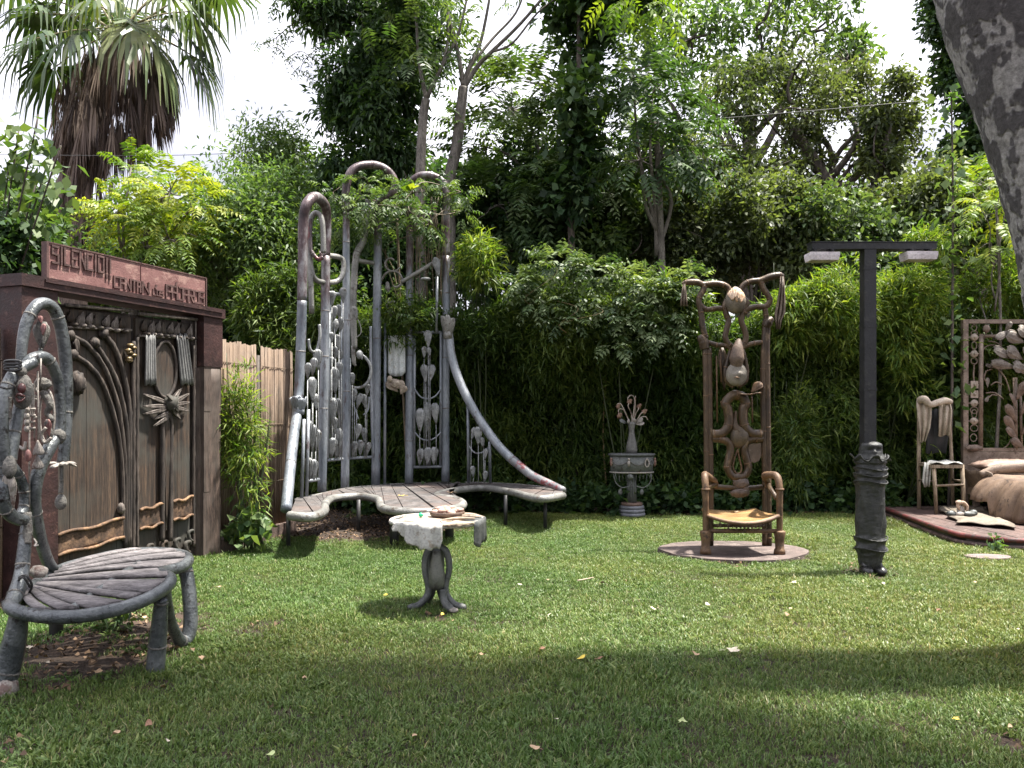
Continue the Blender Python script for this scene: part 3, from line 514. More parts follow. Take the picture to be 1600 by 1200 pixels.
for lab, px, py, d, rx, rz, mt_ in (('far green tree low behind the gate sign', 150, 430, 25, 3.4, 2.4, LF_MID), ('far pale tree behind the ferny bush', 330, 420, 25, 3.0, 2.6, LF_PALE), ('far dark tree behind the bench arches', 540, 400, 24, 3.2, 2.2, LF_DARK), ('far dark tree behind the forked trunks', 720, 380, 24, 3.2, 2.2, LF_DARK), ('far green tree behind the feathery ailanthus', 900, 360, 24, 3.2, 3.0, LF_MID), ('far olive tree behind the glossy bush', 1080, 370, 25, 3.2, 3.2, LF_OLIVE), ('far green tree low behind the lamp bar', 1250, 420, 26, 3.4, 2.9, LF_MID), ('far bush low behind the ivy pole', 1440, 420, 26, 3.2, 2.1, LF_OLIVE), ('far tree low behind the plane trunk', 1600, 380, 26, 3.4, 2.6, LF_MID), ('far tree low behind the cane fence at the left edge', -20, 420, 22, 3.2, 2.6, LF_MID)):
    bush(lab, P(px, py, d), (rx, 1.5, rz), 2300, 4, .30, .16, mt_, 12, 'tree', 'far_tree', jit=.2)
# ---- fan palm
PALM = leaf_mat('palm_leaf', (.03, .06, .025), (.075, .115, .045), (.19, .21, .09), .3, .4); PDEAD = leaf_mat('dead_palm_leaf', (.05, .037, .032), (.13, .095, .078), (.27, .21, .165), .2, .7, tcol=(1.2, .9, .6))
D = 21.0; t = thing('palm_tree', 'tall fan palm with a shaggy skirt of dead fronds behind the gate', 'palm', (P(112, 700, D)[0], D, 0)); mb = MB()
mb.tube([[P(112, 0, D)[0], D, -.1], P(112, 380, D), P(125, 250, D), P(165, 130, D), P(190, 50, D)], [.42, .40, .42, .40, .28], n=12, rough=.07); mb.build('trunk', wood('palm_trunk', (.04, .028, .022), (.10, .07, .055), (.2, .15, .12), (12, 12, 1), 3), t)
def fan(hub, d, rad, seg=26, span=2.35, droop=.45, wmul=1.0, tone0=.5):
    d = n3(d); s = n3(np.cross(d, [0, 0, 1.0]) + rng.standard_normal(3) * .25); nn = np.cross(s, d); th = np.linspace(-span, span, seg) + rng.normal(0, .03, seg); V = []
    for a_ in th:
        q = n3(d * math.cos(a_) + s * math.sin(a_) + nn * rng.normal(.04, .06)); r_ = rad * (1 - .22 * abs(a_) / span) * rng.uniform(.9, 1.1); w_ = r_ * .062 * wmul; sd = n3(np.cross(q, nn)); z = np.array([0, 0, 1.0])
        p0 = hub + q * .08 * r_; p1 = hub + q * .55 * r_ - z * droop * .10 * r_; p2 = hub + q * .82 * r_ - z * droop * .42 * r_; p3 = hub + q * .93 * r_ - z * droop * 1.05 * r_
        V += [[p0 - sd * w_ * .15, p0 + sd * w_ * .15, p1 + sd * w_, p1 - sd * w_], [p1 - sd * w_, p1 + sd * w_, p2 + sd * w_ * .5, p2 - sd * w_ * .5], [p2 - sd * w_ * .5, p2 + sd * w_ * .5, p3 + sd * w_ * .08, p3 - sd * w_ * .08]]
    return np.array(V).reshape(-1, 3), np.clip(np.repeat(tone0 + rng.normal(0, .15, seg), 3), 0, 1)
C0 = P(190, 55, D); mp_ = MB()
for px, py, dd, dx, dy, dz, rr, tn in ((55, 60, 20.2, -.8, -.3, -.45, 1.35, .35), (112, 55, 19.9, -.45, -.6, -.6, 1.55, .4), (85, 105, 20.6, -.7, 0, -.6, 1.15, .3), (60, 20, 21, -1, -.1, .0, 1.3, .35), (205, 40, 19.7, .05, -.7, -.75, 1.15, .9), (235, 60, 19.9, .55, -.4, -.75, 1.4, .6), (300, 15, 20.6, .85, -.2, -.5, 1.35, .5), (285, 75, 20.7, .75, 0, -.8, 1.5, .35), (310, 90, 21.2, .65, .2, -.85, 1.2, .3), (150, 5, 20, -.2, -.6, -.2, 1.2, .6), (255, -10, 20, .5, -.5, -.1, 1.3, .6), (120, -20, 21.5, -.6, .4, .3, 1.4, .4), (270, -30, 21.8, .6, .5, .3, 1.4, .4), (190, -50, 21, 0, -.2, 1, 1.4, .5), (30, -15, 21, -1, 0, .4, 1.3, .4), (340, -20, 21, 1, 0, .3, 1.3, .4), (190, 20, 22, 0, 1, .2, 1.4, .4), (100, 20, 22, -.6, .7, 0, 1.4, .4), (280, 30, 22.2, .6, .7, -.1, 1.4, .4)):
    h = P(px, py, dd); v, tnn = fan(h, (dx, dy, dz - .12), rr * .95, tone0=tn, droop=.8); quads('frond', v, PALM, tnn, t); mp_.tube([C0 + rng.standard_normal(3) * .08, C0 * .5 + h * .5 + [0, 0, .18], h + n3((dx, dy, dz)) * .1], [.03, .022, .014], n=5)
mp_.build('leaf_stalks', plain('palm_stalk', (.2, .17, .08)), t, 'stuff')
V = []; T = []
for i in range(420):
    f = rng.random() ** .9; py = 62 + 150 * f; half = np.interp(f, [0, .25, .55, 1], [45, 92, 92, 62]); u_ = rng.uniform(-1, 1); px = 190 - 40 * f * f + u_ * half; dd = D - 1.3 * (.6 + .4 * half / 92) * math.sqrt(max(0, 1 - u_ * u_)) * rng.uniform(.2, 1)
    if rng.random() < .25: dd = D + rng.random() * 1.2
    v, tn = fan(P(px, py, dd), (u_ * .10 + rng.normal(0, .06), -.08, -1), rng.uniform(.7, 1.5), 8, rng.uniform(.08, .24), .10, .30, rng.uniform(.05, .8)); V.append(v); T.append(tn)
for i in range(170):
    f = rng.random(); py = 205 + 170 * f; u_ = rng.uniform(-1, 1); px = 150 - 40 * f + u_ * (52 - 24 * f); v, tn = fan(P(px, py, D - .5 * math.sqrt(1 - u_ * u_) - .05), (u_ * .08, -.05, -1), rng.uniform(.6, 1.1), 7, .13, .1, .32, rng.uniform(.1, .7)); V.append(v); T.append(tn)
quads('dead_frond_skirt', np.concatenate(V), PDEAD, np.concatenate(T), t, 'stuff')

# ---- the spotted plane tree at the right and its crown overhead
m, tt, b, o = new_mat('plane_bark'); K = tt.links.new
n1 = noise(tt, 5.2, 3, .55, (1.1, 1.1, .8)); n2 = noise(tt, 26, 5, .7); n3_ = noise(tt, 1.3, 3, .5, off=(4, 2, 0)); mk = ramp(tt, [(.485, (0, 0, 0)), (.535, (1, 1, 1))]); K(n1.outputs[0], mk.inputs[0])
lt = ramp(tt, [(.35, (.13, .125, .12)), (.65, (.33, .32, .305))]); K(n2.outputs[0], lt.inputs[0]); dk = ramp(tt, [(.3, (.03, .027, .028)), (.7, (.085, .08, .08))]); K(n2.outputs[0], dk.inputs[0])
n4 = noise(tt, 11, 2, .5, (1, 1, .8), off=(2, 9, 4)); m4 = ramp(tt, [(.60, (0, 0, 0)), (.64, (1, 1, 1))]); K(n4.outputs[0], m4.inputs[0]); K(mixc(tt, m4.outputs[0], mixc(tt, mk.outputs[0], lt.outputs[0], dk.outputs[0]), dk.outputs[0]), b.inputs['Base Color']); b.inputs['Roughness'].default_value = .85
bp = tt.nodes.new('ShaderNodeBump'); bp.inputs['Strength'].default_value = .6; bp.inputs['Distance'].default_value = .02; ad = tt.nodes.new('ShaderNodeMath'); K(n2.outputs[0], ad.inputs[0]); K(mk.outputs[0], ad.inputs[1]); K(ad.outputs[0], bp.inputs['Height']); K(bp.outputs[0], b.inputs['Normal'])
t = thing('plane_tree', 'thick plane tree trunk with pale bark and dark blotches leaning in at the right edge', 'tree', (3.75, 5.0, 0)); mb = MB()
mb.tube([[3.86, 5.0, -.1], [3.72, 5.0, 1.2], [3.58, 5.0, 2.2], [3.49, 5.0, 2.75], [3.33, 5.0, 3.35], [3.12, 5.05, 4.1], [2.85, 5.1, 5.2], [2.5, 5.2, 6.5], [2.3, 5.2, 8.2]], [.50, .40, .385, .395, .41, .44, .42, .34, .2], n=36, smooth=14, rough=.012)
lb = np.concatenate([split_lobes((2.8, 3.9, 8.9), (5.8, 3.2, 1.5), 26, .34), split_lobes((-1.5, 3.8, 8.9), (3.8, 3.2, 1.2), 12, .38), split_lobes((3.0, 1.9, 8.4), (6.0, 3.0, 1.5), 26, .36)])
lb = lb[lb[:, 2] - lb[:, 5] > 1.9 + .51 * (lb[:, 1] + lb[:, 4])]
for q in lb: limb(mb, [2.5, 5.2, rng.uniform(5.6, 7.8)], q[:3], .12, .03, .12)
mb.build('trunk', m, t); pts, od, _ = lobe_points(lb, 4200, .2); thin = .5 + .5 * np.sin(1.9 * pts[:, 0] + 1.3 * np.sin(1.1 * pts[:, 1])) * np.sin(2.1 * pts[:, 1] + .8 * pts[:, 0]); kp = rng.random(len(pts)) > np.clip((pts[:, 1] - 1.7) / 4.6, 0, .95) * (.55 + .6 * thin) + .25 * thin; pts = pts[kp]; od = od[kp]; v, tn = leaves(pts, od, 3, .26, .22, .8, .3, .15); quads('crown', v, LF_MID, tn, t)
# ---- overhead cable
mb = MB(); mb.tube([P(-120, 240, 16), P(250, 243, 16), P(500, 231, 15.6), P(800, 208, 15), P(1100, 187, 14.5), P(1500, 152, 14), P(1800, 120, 13.5)], .006, n=5, smooth=8); tag(mb.build('cable', plain('cable_black', (.03, .03, .03))), 'thin dark cable strung across the garden below the palm crown', 'cable')
# ================================================================ gate, sign and cane fences
G0 = np.array([-4.05, 6.7]); GU = np.array([.339, .941]); GN = np.array([.941, -.339]); GA = math.atan2(GU[1], GU[0])
def GW(s, z, t_=0.0): q = G0 + GU * s + GN * t_; return np.array([q[0], q[1], z])
def GS(px): k = (px - 800) / 1280; return (G0[0] - G0[1] * k) / (GU[1] * k - GU[0])
def gpz(px, py): s = GS(px); return s, 1.5 + (650 - py) / 1280 * (G0[1] + GU[1] * s)
def gp(cx, cy): return gpz(cx / 2.263, 350 + cy / 2.263)
def GP(cx, cy, t_=.06): s, z = gp(cx, cy); return GW(s, z, t_)
def gbox(mb, s0, s1, z0, z1, t0, t1): return mb.box(GW((s0 + s1) / 2, (z0 + z1) / 2, (t0 + t1) / 2), (s1 - s0, t1 - t0, z1 - z0), GA)
RUST = weather('maroon_rusted_steel', (.020, .008, .008), (.042, .016, .0145), (.075, .036, .03), 5, .6, .2, .4)
POSTW = wood('rough_post_wood', (.018, .011, .009), (.052, .033, .025), (.11, .073, .057), (9, 9, 1.0), 3, bump=.9, blotch=(.085, .066, .055))
DOORW = wood('weathered_door_wood', (.010, .0065, .0045), (.036, .022, .014), (.082, .051, .032), (13, 13, .8), 2.4, bump=.7, blotch=(.045, .043, .036))
DOORD = wood('dark_carved_wood', (.013, .010, .009), (.036, .027, .022), (.085, .066, .054), (10, 10, 1.2), 2.4, bump=.6)
PALEW = wood('pale_carved_wood', (.045, .036, .031), (.115, .095, .082), (.22, .19, .17), (10, 10, 1.6), 2.4, bump=.5)
ORANGE = wood('orange_stained_wood', (.05, .028, .016), (.13, .072, .038), (.25, .145, .075), (3, 3, 3), 3, bump=.5)
ORANGED = wood('stained_panel_wood', (.022, .013, .008), (.07, .04, .024), (.15, .088, .05), (3, 3, 3), 3, bump=.6)
CLOTHG = weather('grey_metal_cloth', (.09, .09, .09), (.19, .19, .187), (.12, .12, .12), 6, .55, .1, .4, (1, 1, .3))
gate = thing('gate', 'carved wooden double gate with curtains and arched ribs in a maroon frame', 'gate', GW(0, 0), GA)
mb = MB(); gbox(mb, -.07, .27, -.05, 2.548, -.10, .14); mb.build('post', RUST, gate, label='broad maroon steel left post')
mb = MB(); mb.tube([GW(2.19, -.05), GW(2.19, .6), GW(2.185, 1.4), GW(2.19, 2.0)], [.19, .185, .18, .182], n=4, smooth=3, rough=.02)
for z0, z1, w_ in ((-.03, .7, .135), (.7, 1.55, .13), (1.55, 2.02, .132)): gbox(mb, 2.19 - w_, 2.19 + w_, z0, z1, -.12, .125 + .004 * z0)
pr = mb.build('post', POSTW, gate, label='rough weathered timber right post')
mb = MB(); gbox(mb, 2.045, 2.335, 2.022, 2.548, -.13, .14); mb.build('post_cap', RUST, pr)
mb = MB(); gbox(mb, 1.985, 2.052, -.03, 2.54, -.10, .03); mb.build('door_jamb', DOORD, gate)
mb = MB(); gbox(mb, -.09, 2.35, 2.55, 2.648, -.14, .165); lin = mb.build('lintel', RUST, gate)
mb = MB(); gbox(mb, .12, 2.3, 2.605, 2.63, .166, .178); mb.build('flange', RUST, lin)
def leafp(s0, s1, npl):
    mb = MB(); gbox(mb, s0, s1, .02, 2.47, -.05, .0); lf = mb.build('gate_leaf', DOORD, gate); e = np.linspace(s0 + .015, s1 - .015, npl + 1)
    for a_, b_ in zip(e, e[1:]):
        mb = MB(); gbox(mb, a_ + .002, b_ - .002, .03, 2.44, .002, .022 + rng.random() * .006); mb.build('plank', DOORW, lf)
    return lf
L1 = leafp(.30, 1.195, 5); L2 = leafp(1.215, 1.985, 4)
def part(name, mat, lf): return lambda mb: mb.build(name, mat, lf)
# mouldings and friezes
for lf, a_, b_ in ((L1, (212, 287), (450, 308)), (L2, (475, 318), (680, 338))):
    mb = MB(); p0, p1 = GP(*a_, .06), GP(*b_, .06); mb.tube([p0, p1], .018, n=6, smooth=0); mb.tube([GP(a_[0], a_[1] + 78, .05), GP(b_[0], b_[1] + 68, .05)], .013, n=6, smooth=0); mb.build('moulding', PALEW, lf)
for lf, c0, c1, y0, y1, nn in ((L1, 225, 437, 305, 332, 7), (L2, 488, 668, 338, 356, 8)):
    for i in range(nn):
        f = (i + .5) / nn; cx = c0 + (c1 - c0) * f; cy_ = y0 + (y1 - y0) * f; w_ = (c1 - c0) / nn; mb = MB(); k_ = 1.0 if i % 2 else .85
        mb.paddle(GP(cx - w_ * .05, cy_ + 48 * k_, .03), GP(cx + w_ * .25 * (1 if i % 3 else -1), cy_, .05), .085, (*GN, .2), .012, .7); mb.blob(GP(cx + w_ * .1, cy_ + 50, .055), (.045, .03, .022), nz=.05, n=9, m=6); mb.build('carved_leaf', PALEW if i % 3 else DOORW, lf)
# ribs rising from the meeting stile and fanning over the left leaf
for pl, r_ in (([(421, 1120), (421, 1000), (418, 860), (400, 720), (352, 570), (300, 500), (243, 462)], .020), ([(430, 1150), (430, 900), (422, 760), (398, 620), (350, 500), (290, 425), (232, 395)], .021), ([(437, 1150), (438, 780), (425, 660), (400, 560), (360, 480), (320, 420)], .022), ([(445, 1150), (446, 750), (440, 620), (415, 500), (385, 430), (350, 388)], .024)):
    mb = MB(); q = [GP(a_, b_, .045) for a_, b_ in pl]; mb.tube(q, np.linspace(r_ * .9, r_ * 1.15, len(q)), n=7, smooth=6, rough=.08); mb.tube([p + [0, 0, .004] + np.array([*GN, 0]) * .012 for p in q], r_ * .45, n=5, smooth=6, rough=.15); mb.blob(q[-1], (.05, .05, .05), nz=.1, n=9, m=7); mb.build('carved_rib', DOORD, L1)
for cx, y0, y1, r_, lf in ((457, 415, 1150, .020, L1), (470, 400, 1150, .020, L2), (671, 430, 1140, .017, L2), (678, 345, 1140, .010, L2)):
    mb = MB(); mb.tube([GP(cx, y, .05) for y in np.linspace(y0, y1, 14)], r_, n=7, smooth=3, rough=.12); mb.build('carved_stile', DOORD if cx < 675 else PALEW, lf)
mb = MB()
for i in range(7): mb.blob(GP(437 + 10 * math.sin(i * 2), 430 + i * 9, .085), (.035, .035, .02), nz=.12, n=8, m=6)
mb.build('door_handle', weather('bronze_knot', (.10, .07, .035), (.26, .19, .10), (.04, .03, .02), 20, .4, .5), L1)
mb = MB(); mb.blob(GP(258, 565, .06), (.06, .06, .09), nz=.12); mb.paddle(GP(250, 520, .06), GP(262, 600, .09), .10, (*GN, 0), .01); mb.paddle(GP(275, 545, .07), GP(250, 590, .09), .08, (*GN, .4), .01); mb.build('carved_flower', DOORD, L1); mb = MB(); mb.paddle(GP(250, 405, .05), GP(255, 460, .06), .07, (*GN, 0), .02); mb.build('carved_leaf', DOORD, L1)
mb = MB(); mb.blob(GP(410, 1005, .06), (.035, .035, .05), nz=.08); mb.build('carved_knob', PALEW, L1)
# orange panels low on both leaves
for lf, a_, b_, c_, d_ in ((L1, (182, 1100), (418, 1040), (418, 1108), (182, 1172)), (L2, (476, 1012), (556, 990), (556, 1058), (476, 1080)), (L2, (594, 983), (663, 964), (663, 1030), (594, 1048))):
    A_, B_, C_, D_ = [GP(*q, .05) for q in (a_, b_, c_, d_)]; u_ = np.linspace(0, 1, 24); g_ = np.array([[A_ * (1 - u) * (1 - w_) + B_ * u * (1 - w_) + C_ * u * w_ + D_ * (1 - u) * w_ + np.array([*GN, 0]) * (.006 * math.sin(u * 31 + w_ * 4) * math.sin(w_ * 3.1)) for w_ in np.linspace(0, 1, 8)] for u in u_])
    mb = MB(); mb.sheet(g_, .02); pn = mb.build('relief_panel', ORANGED, lf)
    for p, q in ((A_, B_), (D_, C_)):
        mb = MB(); mb.tube([p + (q - p) * f + np.array([*GN, 0]) * .02 + [0, 0, .012 * math.sin(f * 9)] for f in np.linspace(0, 1, 9)], .016, n=6, smooth=3, rough=.1); mb.build('carved_edge', ORANGE, lf)
# right leaf: oval, curtains, spiked bow and double stem
th = np.linspace(0, 2 * math.pi, 24, endpoint=False); mb = MB(); mb.tube([GP(569 + 40 * math.cos(a_), 515 + 98 * math.sin(a_), .05) for a_ in th], .018, n=7, smooth=2, closed=True); mb.build('oval_frame', DOORD, L2)
mb = MB(); c_ = GP(569, 515, .03); v = np.array([GP(569 + 36 * math.cos(a_), 515 + 92 * math.sin(a_), .04) for a_ in th]); mb.add(np.concatenate([v, v - np.array([*GN, 0]) * .03]), [tuple(range(24))] + [(i, i + 24, (i + 1) % 24 + 24, (i + 1) % 24) for i in range(24)], True); mb.build('oval_panel', DOORW, L2)
for x0, x1, b0, b1 in ((494, 528, 490, 530), (602, 642, 618, 664)):
    u_ = np.linspace(0, 1, 26); w_ = np.linspace(0, 1, 9); mb = MB(); g_ = np.array([[GP((x0 + (x1 - x0) * u) * (1 - w) + (b0 + (b1 - b0) * u) * w, 392 + 175 * w + 6 * math.sin(u * 14), .075 + (.012 + .012 * w) * math.sin(u * 30)) for w in w_] for u in u_]); mb.sheet(g_, .008); mb.build('curtain', CLOTHG, L2)
for ax, ay, bx, by in ((487, 602, 560, 632), (486, 645, 560, 645), (488, 672, 560, 655), (522, 690, 568, 668), (522, 716, 570, 680), (648, 600, 590, 632), (650, 630, 590, 640), (648, 660, 592, 650), (622, 580, 585, 625), (618, 690, 585, 660)):
    mb = MB(); mb.paddle(GP(bx, by, .09), GP(ax, ay, .07), .055, (*GN, 0), .015, .5, .3); mb.build('spike', PALEW, L2)
mb = MB(); mb.blob(GP(575, 635, .1), (.07, .06, .075), nz=.1)
for i in range(6): mb.tube([GP(555 + 5 * i, 605 + 12 * i, .12), GP(575, 630 + 4 * i, .145), GP(598, 610 + 11 * i, .11)], .013, n=5)
mb.build('knot', DOORW, L2)
for x0, x1 in ((558, 556), (588, 586)): mb = MB(); mb.tube([GP(570, 660, .07)] + [GP(x0 + (x1 - x0) * f, 700 + 420 * f, .06) for f in np.linspace(0, 1, 8)], .026, n=7, smooth=3, rough=.08); mb.build('carved_stem', DOORD, L2)
mb = MB(); mb.paddle(GP(573, 650, .055), GP(572, 1080, .05), .10, (*GN, 0), .02, .2); mb.build('stem_panel', DOORW, L2)
for cx, cy_, s_ in ((515, 1140, .04), (566, 1130, .045), (612, 1120, .04), (648, 1130, .05), (660, 1090, .035)): mb = MB(); mb.tube([GP(cx + 9, cy_ + 30, .05), GP(cx - 6, cy_ + 22, .06), GP(cx - 9, cy_, .06), GP(cx + 3, cy_ - 8, .07), GP(cx + 6, cy_ + 4, .07)], [s_ * .35, s_ * .5, s_ * .5, s_ * .4, s_ * .2], n=8, rough=.05); mb.build('carved_scroll', DOORW, L2)
# the sign
sign = thing('sign', 'maroon SILENCIO CANTAN LOS PAJAROS sign board standing on the gate lintel', 'sign', GW(0, 2.65), GA)
SIGNM = weather('pinkish_maroon_board', (.13, .058, .054), (.20, .098, .09), (.27, .16, .138), 3.2, .65, 0, .3, (1, 1, 1.6), .55, 5); SIGND = weather('dark_letter_relief', (.05, .025, .022), (.10, .05, .045), (.16, .09, .08), 9, .7)
zt = 2.958
for a_, b_ in ((.235, 1.243), (1.256, 2.145)): mb = MB(); gbox(mb, a_, b_, 2.652, zt, .03, .07); mb.build('board', SIGNM, sign)
mb = MB(); gbox(mb, .225, 1.243, zt + .001, zt + .012, .022, .078); gbox(mb, 1.256, 2.152, zt + .001, zt + .012, .022, .078); gbox(mb, .212, .232, 2.652, zt + .01, .02, .08); gbox(mb, 2.148, 2.162, 2.652, zt + .01, .02, .08); mb.build('edge_strip', SIGND, sign)
GLY = {'S': [[(1, 1), (0, 1), (0, .55), (1, .5), (1, 0), (0, 0)]], 'I': [[(.5, 0), (.5, 1)]], 'L': [[(0, 1), (0, 0), (.9, 0)]], 'E': [[(1, 1), (0, 1), (0, 0), (1, 0)], [(0, .5), (.75, .5)]], 'N': [[(0, 0), (0, 1), (1, 0), (1, 1)]], 'C': [[(1, 1), (0, 1), (0, 0), (1, 0)]], 'O': [[(0, 0), (0, 1), (1, 1), (1, 0), (0, 0)]], '!': [[(.5, 1), (.5, .3)], [(.5, .10), (.5, -.02)]], 'A': [[(0, 0), (0, 1), (1, 1), (1, 0)], [(0, .5), (1, .5)]], 'T': [[(0, 1), (1, 1)], [(.5, 1), (.5, 0)]], 'P': [[(0, 0), (0, 1), (1, 1), (1, .5), (0, .5)]], 'J': [[(.3, 1), (1, 1), (1, 0), (0, 0), (0, .25)]], 'R': [[(0, 0), (0, 1), (1, 1), (1, .5), (0, .5)], [(.4, .5), (1, 0)]], "'": [[(.35, 0), (.65, 1)]]}
def word(txt, s0, s1, z0, z1, gap=.24, th_=.0088):
    n_ = len(txt); wd = [(.35 if c in 'I!' else 1) for c in txt]; cw = (s1 - s0) / (sum(wd) + gap * (n_ - 1)); s = s0
    for c, w_ in zip(txt, wd):
        mb = MB()
        for st in GLY[c]:
            for p, q in zip(st, st[1:]):
                p3 = GW(s + p[0] * w_ * cw, z0 + p[1] * (z1 - z0), .075); q3 = GW(s + q[0] * w_ * cw, z0 + q[1] * (z1 - z0), .075); d_ = n3(q3 - p3); e_ = np.array([*GN, 0]); f_ = np.cross(d_, e_)
                mb.box((p3 + q3) / 2 + e_ * rng.uniform(0, .003), (np.linalg.norm(q3 - p3) + 2 * th_, .016, 2 * th_), M=np.stack([d_, e_, f_], 1))
        mb.build('letter', SIGND, sign); s += (w_ + gap) * cw
word('SILENCIO', .268, .80, 2.80, 2.938, .42); word('!', .83, .845, 2.765, 2.935); word('!', .868, .883, 2.76, 2.93)
word('CANT', .925, 1.185, 2.69, 2.785, .2); word('A', 1.20, 1.238, 2.688, 2.78); word('N', 1.265, 1.345, 2.688, 2.785); word('LOS', 1.40, 1.53, 2.683, 2.735, .25, .006); word("'", 1.425, 1.45, 2.755, 2.775)
word('PAJAROS', 1.575, 2.115, 2.683, 2.805, .2); word("'", 1.70, 1.725, 2.825, 2.845)
# cane fences
CANE = wood('dry_cane', (.065, .044, .03), (.135, .095, .066), (.215, .16, .115), (16, 16, .7), 2, bump=.4, blotch=(.15, .10, .065))
def cane_fence(label, a_, b_, z0, z1, rail):
    a_ = np.asarray(a_, float); b_ = np.asarray(b_, float); l_ = np.linalg.norm(b_ - a_); t = thing('cane_fence', label, 'fence', (*a_, 0)); mb = MB(); n_ = int(l_ / .026)
    for i in range(n_):
        p = a_ + (b_ - a_) * (i + .5) / n_; zz = z1 + rng.normal(0, .009); o_ = rng.normal(0, .006, 2); kn = rng.uniform(.3, .7)
        mb.tube([[*(p + o_), z0], [*(p + rng.normal(0, .004, 2)), z0 + (zz - z0) * kn], [*(p - o_), zz]], rng.uniform(.010, .0145), n=6, smooth=0)
    mb.build('canes', CANE, t, 'stuff')
    for z in rail: mb = MB(); mb.tube([[*(a_ + n3([b_[1] - a_[1], -(b_[0] - a_[0])])[:2] * .018), z], [*(b_ + n3([b_[1] - a_[1], -(b_[0] - a_[0])])[:2] * .018), z]], .004, n=4, smooth=0); mb.build('binding_wire', plain('wire_brown', (.12, .08, .05)), t)
    q = n3([b_[1] - a_[1], -(b_[0] - a_[0])])[:2] * -.05; mb = MB()
    for f in (0.02, .5, .98): p = a_ + (b_ - a_) * f + q; mb.tube([[*p, 0], [*p, z1 - .1]], .04, n=8, smooth=0)
    mb.build('post', BARK, t); return t
cane_fence('tan cane fence left of the gate, behind the back of the fan seat', (-4.95, 4.9), (-4.12, 6.72), .02, 2.22, (.6, 1.3, 1.95))
cane_fence('tan cane fence panel between the right gate post and the slim bamboo', (-3.22, 9.05), (-3.05, 9.75), .18, 2.34, (.7, 1.4, 2.1))
cane_fence('brown cane fence panel behind the slim bamboo, ending at the tall bench', (-3.02, 9.85), (-2.83, 10.55), .12, 2.33, (.7, 1.4, 2.1))
mb = MB(); mb.box((-3.02, 9.72, .06), (.14, 1.75, .2), math.atan2(-.2, 1)); tag(mb.build('low_wall', weather('dark_brick', (.06, .04, .033), (.12, .08, .065), (.04, .035, .03), 7, .9, 0, .6)), 'low dark brick footing under the cane fence by the gate', 'wall')
# ================================================================ the tall white pipe bench
WHITE = weather('flaking_white_paint', (.13, .15, .175), (.28, .30, .325), (.10, .085, .09), 3.5, .42, .25, .4, (1, 1, .35), .62, 11)
WARM = weather('warm_white_paint', (.14, .14, .132), (.28, .277, .26), (.09, .07, .055), 4, .42, .2, .4, (1, 1, 1), .60, 11)
TIP = weather('maroon_bare_pipe', (.045, .032, .036), (.15, .125, .13), (.17, .06, .06), 7, .4, .4, .5, (1, 1, .5), .60, 7)
REDT = weather('red_worn_paint', (.16, .165, .175), (.28, .285, .295), (.20, .045, .05), 5, .4, .2, .3, (1, 1, 1), .52, 5)
TUL = weather('tulip_metal', (.14, .15, .155), (.31, .32, .32), (.10, .09, .08), 9, .45, .25, .3)
SEAM = weather('rusty_weld', (.10, .085, .08), (.21, .20, .195), (.11, .06, .045), 14, .6, .2, .6)
SEATP = wood('grey_seat_plank', (.028, .025, .025), (.07, .063, .061), (.14, .13, .127), (3, 3, 6), 3, bump=.5, blotch=(.10, .075, .065))
BLK = plain('black_paint', (.02, .02, .02), .5)
bench = thing('pipe_bench', 'tall white pipe bench with looped organ like back and metal tulips', 'bench', (-1.0, 11.0, 0))
ZS = .46
def pipe_paint(name, zc, spread):
    """white pipe paint that has worn away to bare maroon and grey metal near the top of the pipe"""
    m = weather(name, (.12, .14, .165), (.26, .28, .305), (.09, .075, .08), 4, .42, .25, .45, (1, 1, .3), .61, 12); t = m.node_tree; K = t.links.new; b = t.nodes['Principled BSDF']; old = b.inputs['Base Color'].links[0].from_socket
    c = t.nodes.new('ShaderNodeTexCoord'); x = t.nodes.new('ShaderNodeSeparateXYZ'); K(c.outputs['Object'], x.inputs[0]); n = noise(t, 2.4, 5, .65, (2.5, 2.5, .7), off=(1, 5, 2)); r = ramp(t, [(.36, (.022, .017, .020)), (.5, (.085, .055, .058)), (.62, (.23, .22, .225))]); K(noise(t, 5, 5, .7, (1, 1, .5), off=(9, 1, 4)).outputs[0], r.inputs[0])
    a = t.nodes.new('ShaderNodeMath'); a.operation = 'MULTIPLY_ADD'; K(n.outputs[0], a.inputs[0]); a.inputs[1].default_value = spread * 2.4; K(x.outputs[2], a.inputs[2]); g = t.nodes.new('ShaderNodeMapRange'); g.interpolation_type = 'SMOOTHSTEP'; K(a.outputs[0], g.inputs[0]); g.inputs[1].default_value = zc + spread * 1.2 - spread * .45; g.inputs[2].default_value = zc + spread * 1.2 + spread * .45
    K(mixc(t, g.outputs[0], old, r.outputs[0]), b.inputs['Base Color']); return m
PIPE_A = pipe_paint('worn_pipe_paint_low', 2.9, .55); PIPE_B = pipe_paint('worn_pipe_paint_high', 4.1, .6); PIPE_C = pipe_paint('worn_pipe_paint_mid', 3.7, .6)
def BS(px, py, z=ZS): return PZ(px, py, z)
backc = [BS(*q) for q in ((462, 781), (500, 773), (540, 764.5), (590, 759.5), (640, 756.5), (700, 755), (760, 755.5), (820, 759), (882, 765.5))]
frontc = [BS(*q) for q in ((452, 803), (484, 805), (506, 797), (508, 785), (522, 776), (560, 773.5), (590, 778), (599, 792), (640, 797.5), (692, 796), (722, 788), (716, 780), (682, 773), (710, 764.5), (756, 760.5), (800, 767), (842, 777), (880, 772))]
bc, _ = catmull(np.array(backc), np.ones(len(backc)), 12); fc, _ = catmull(np.array(frontc), np.ones(len(frontc)), 8)
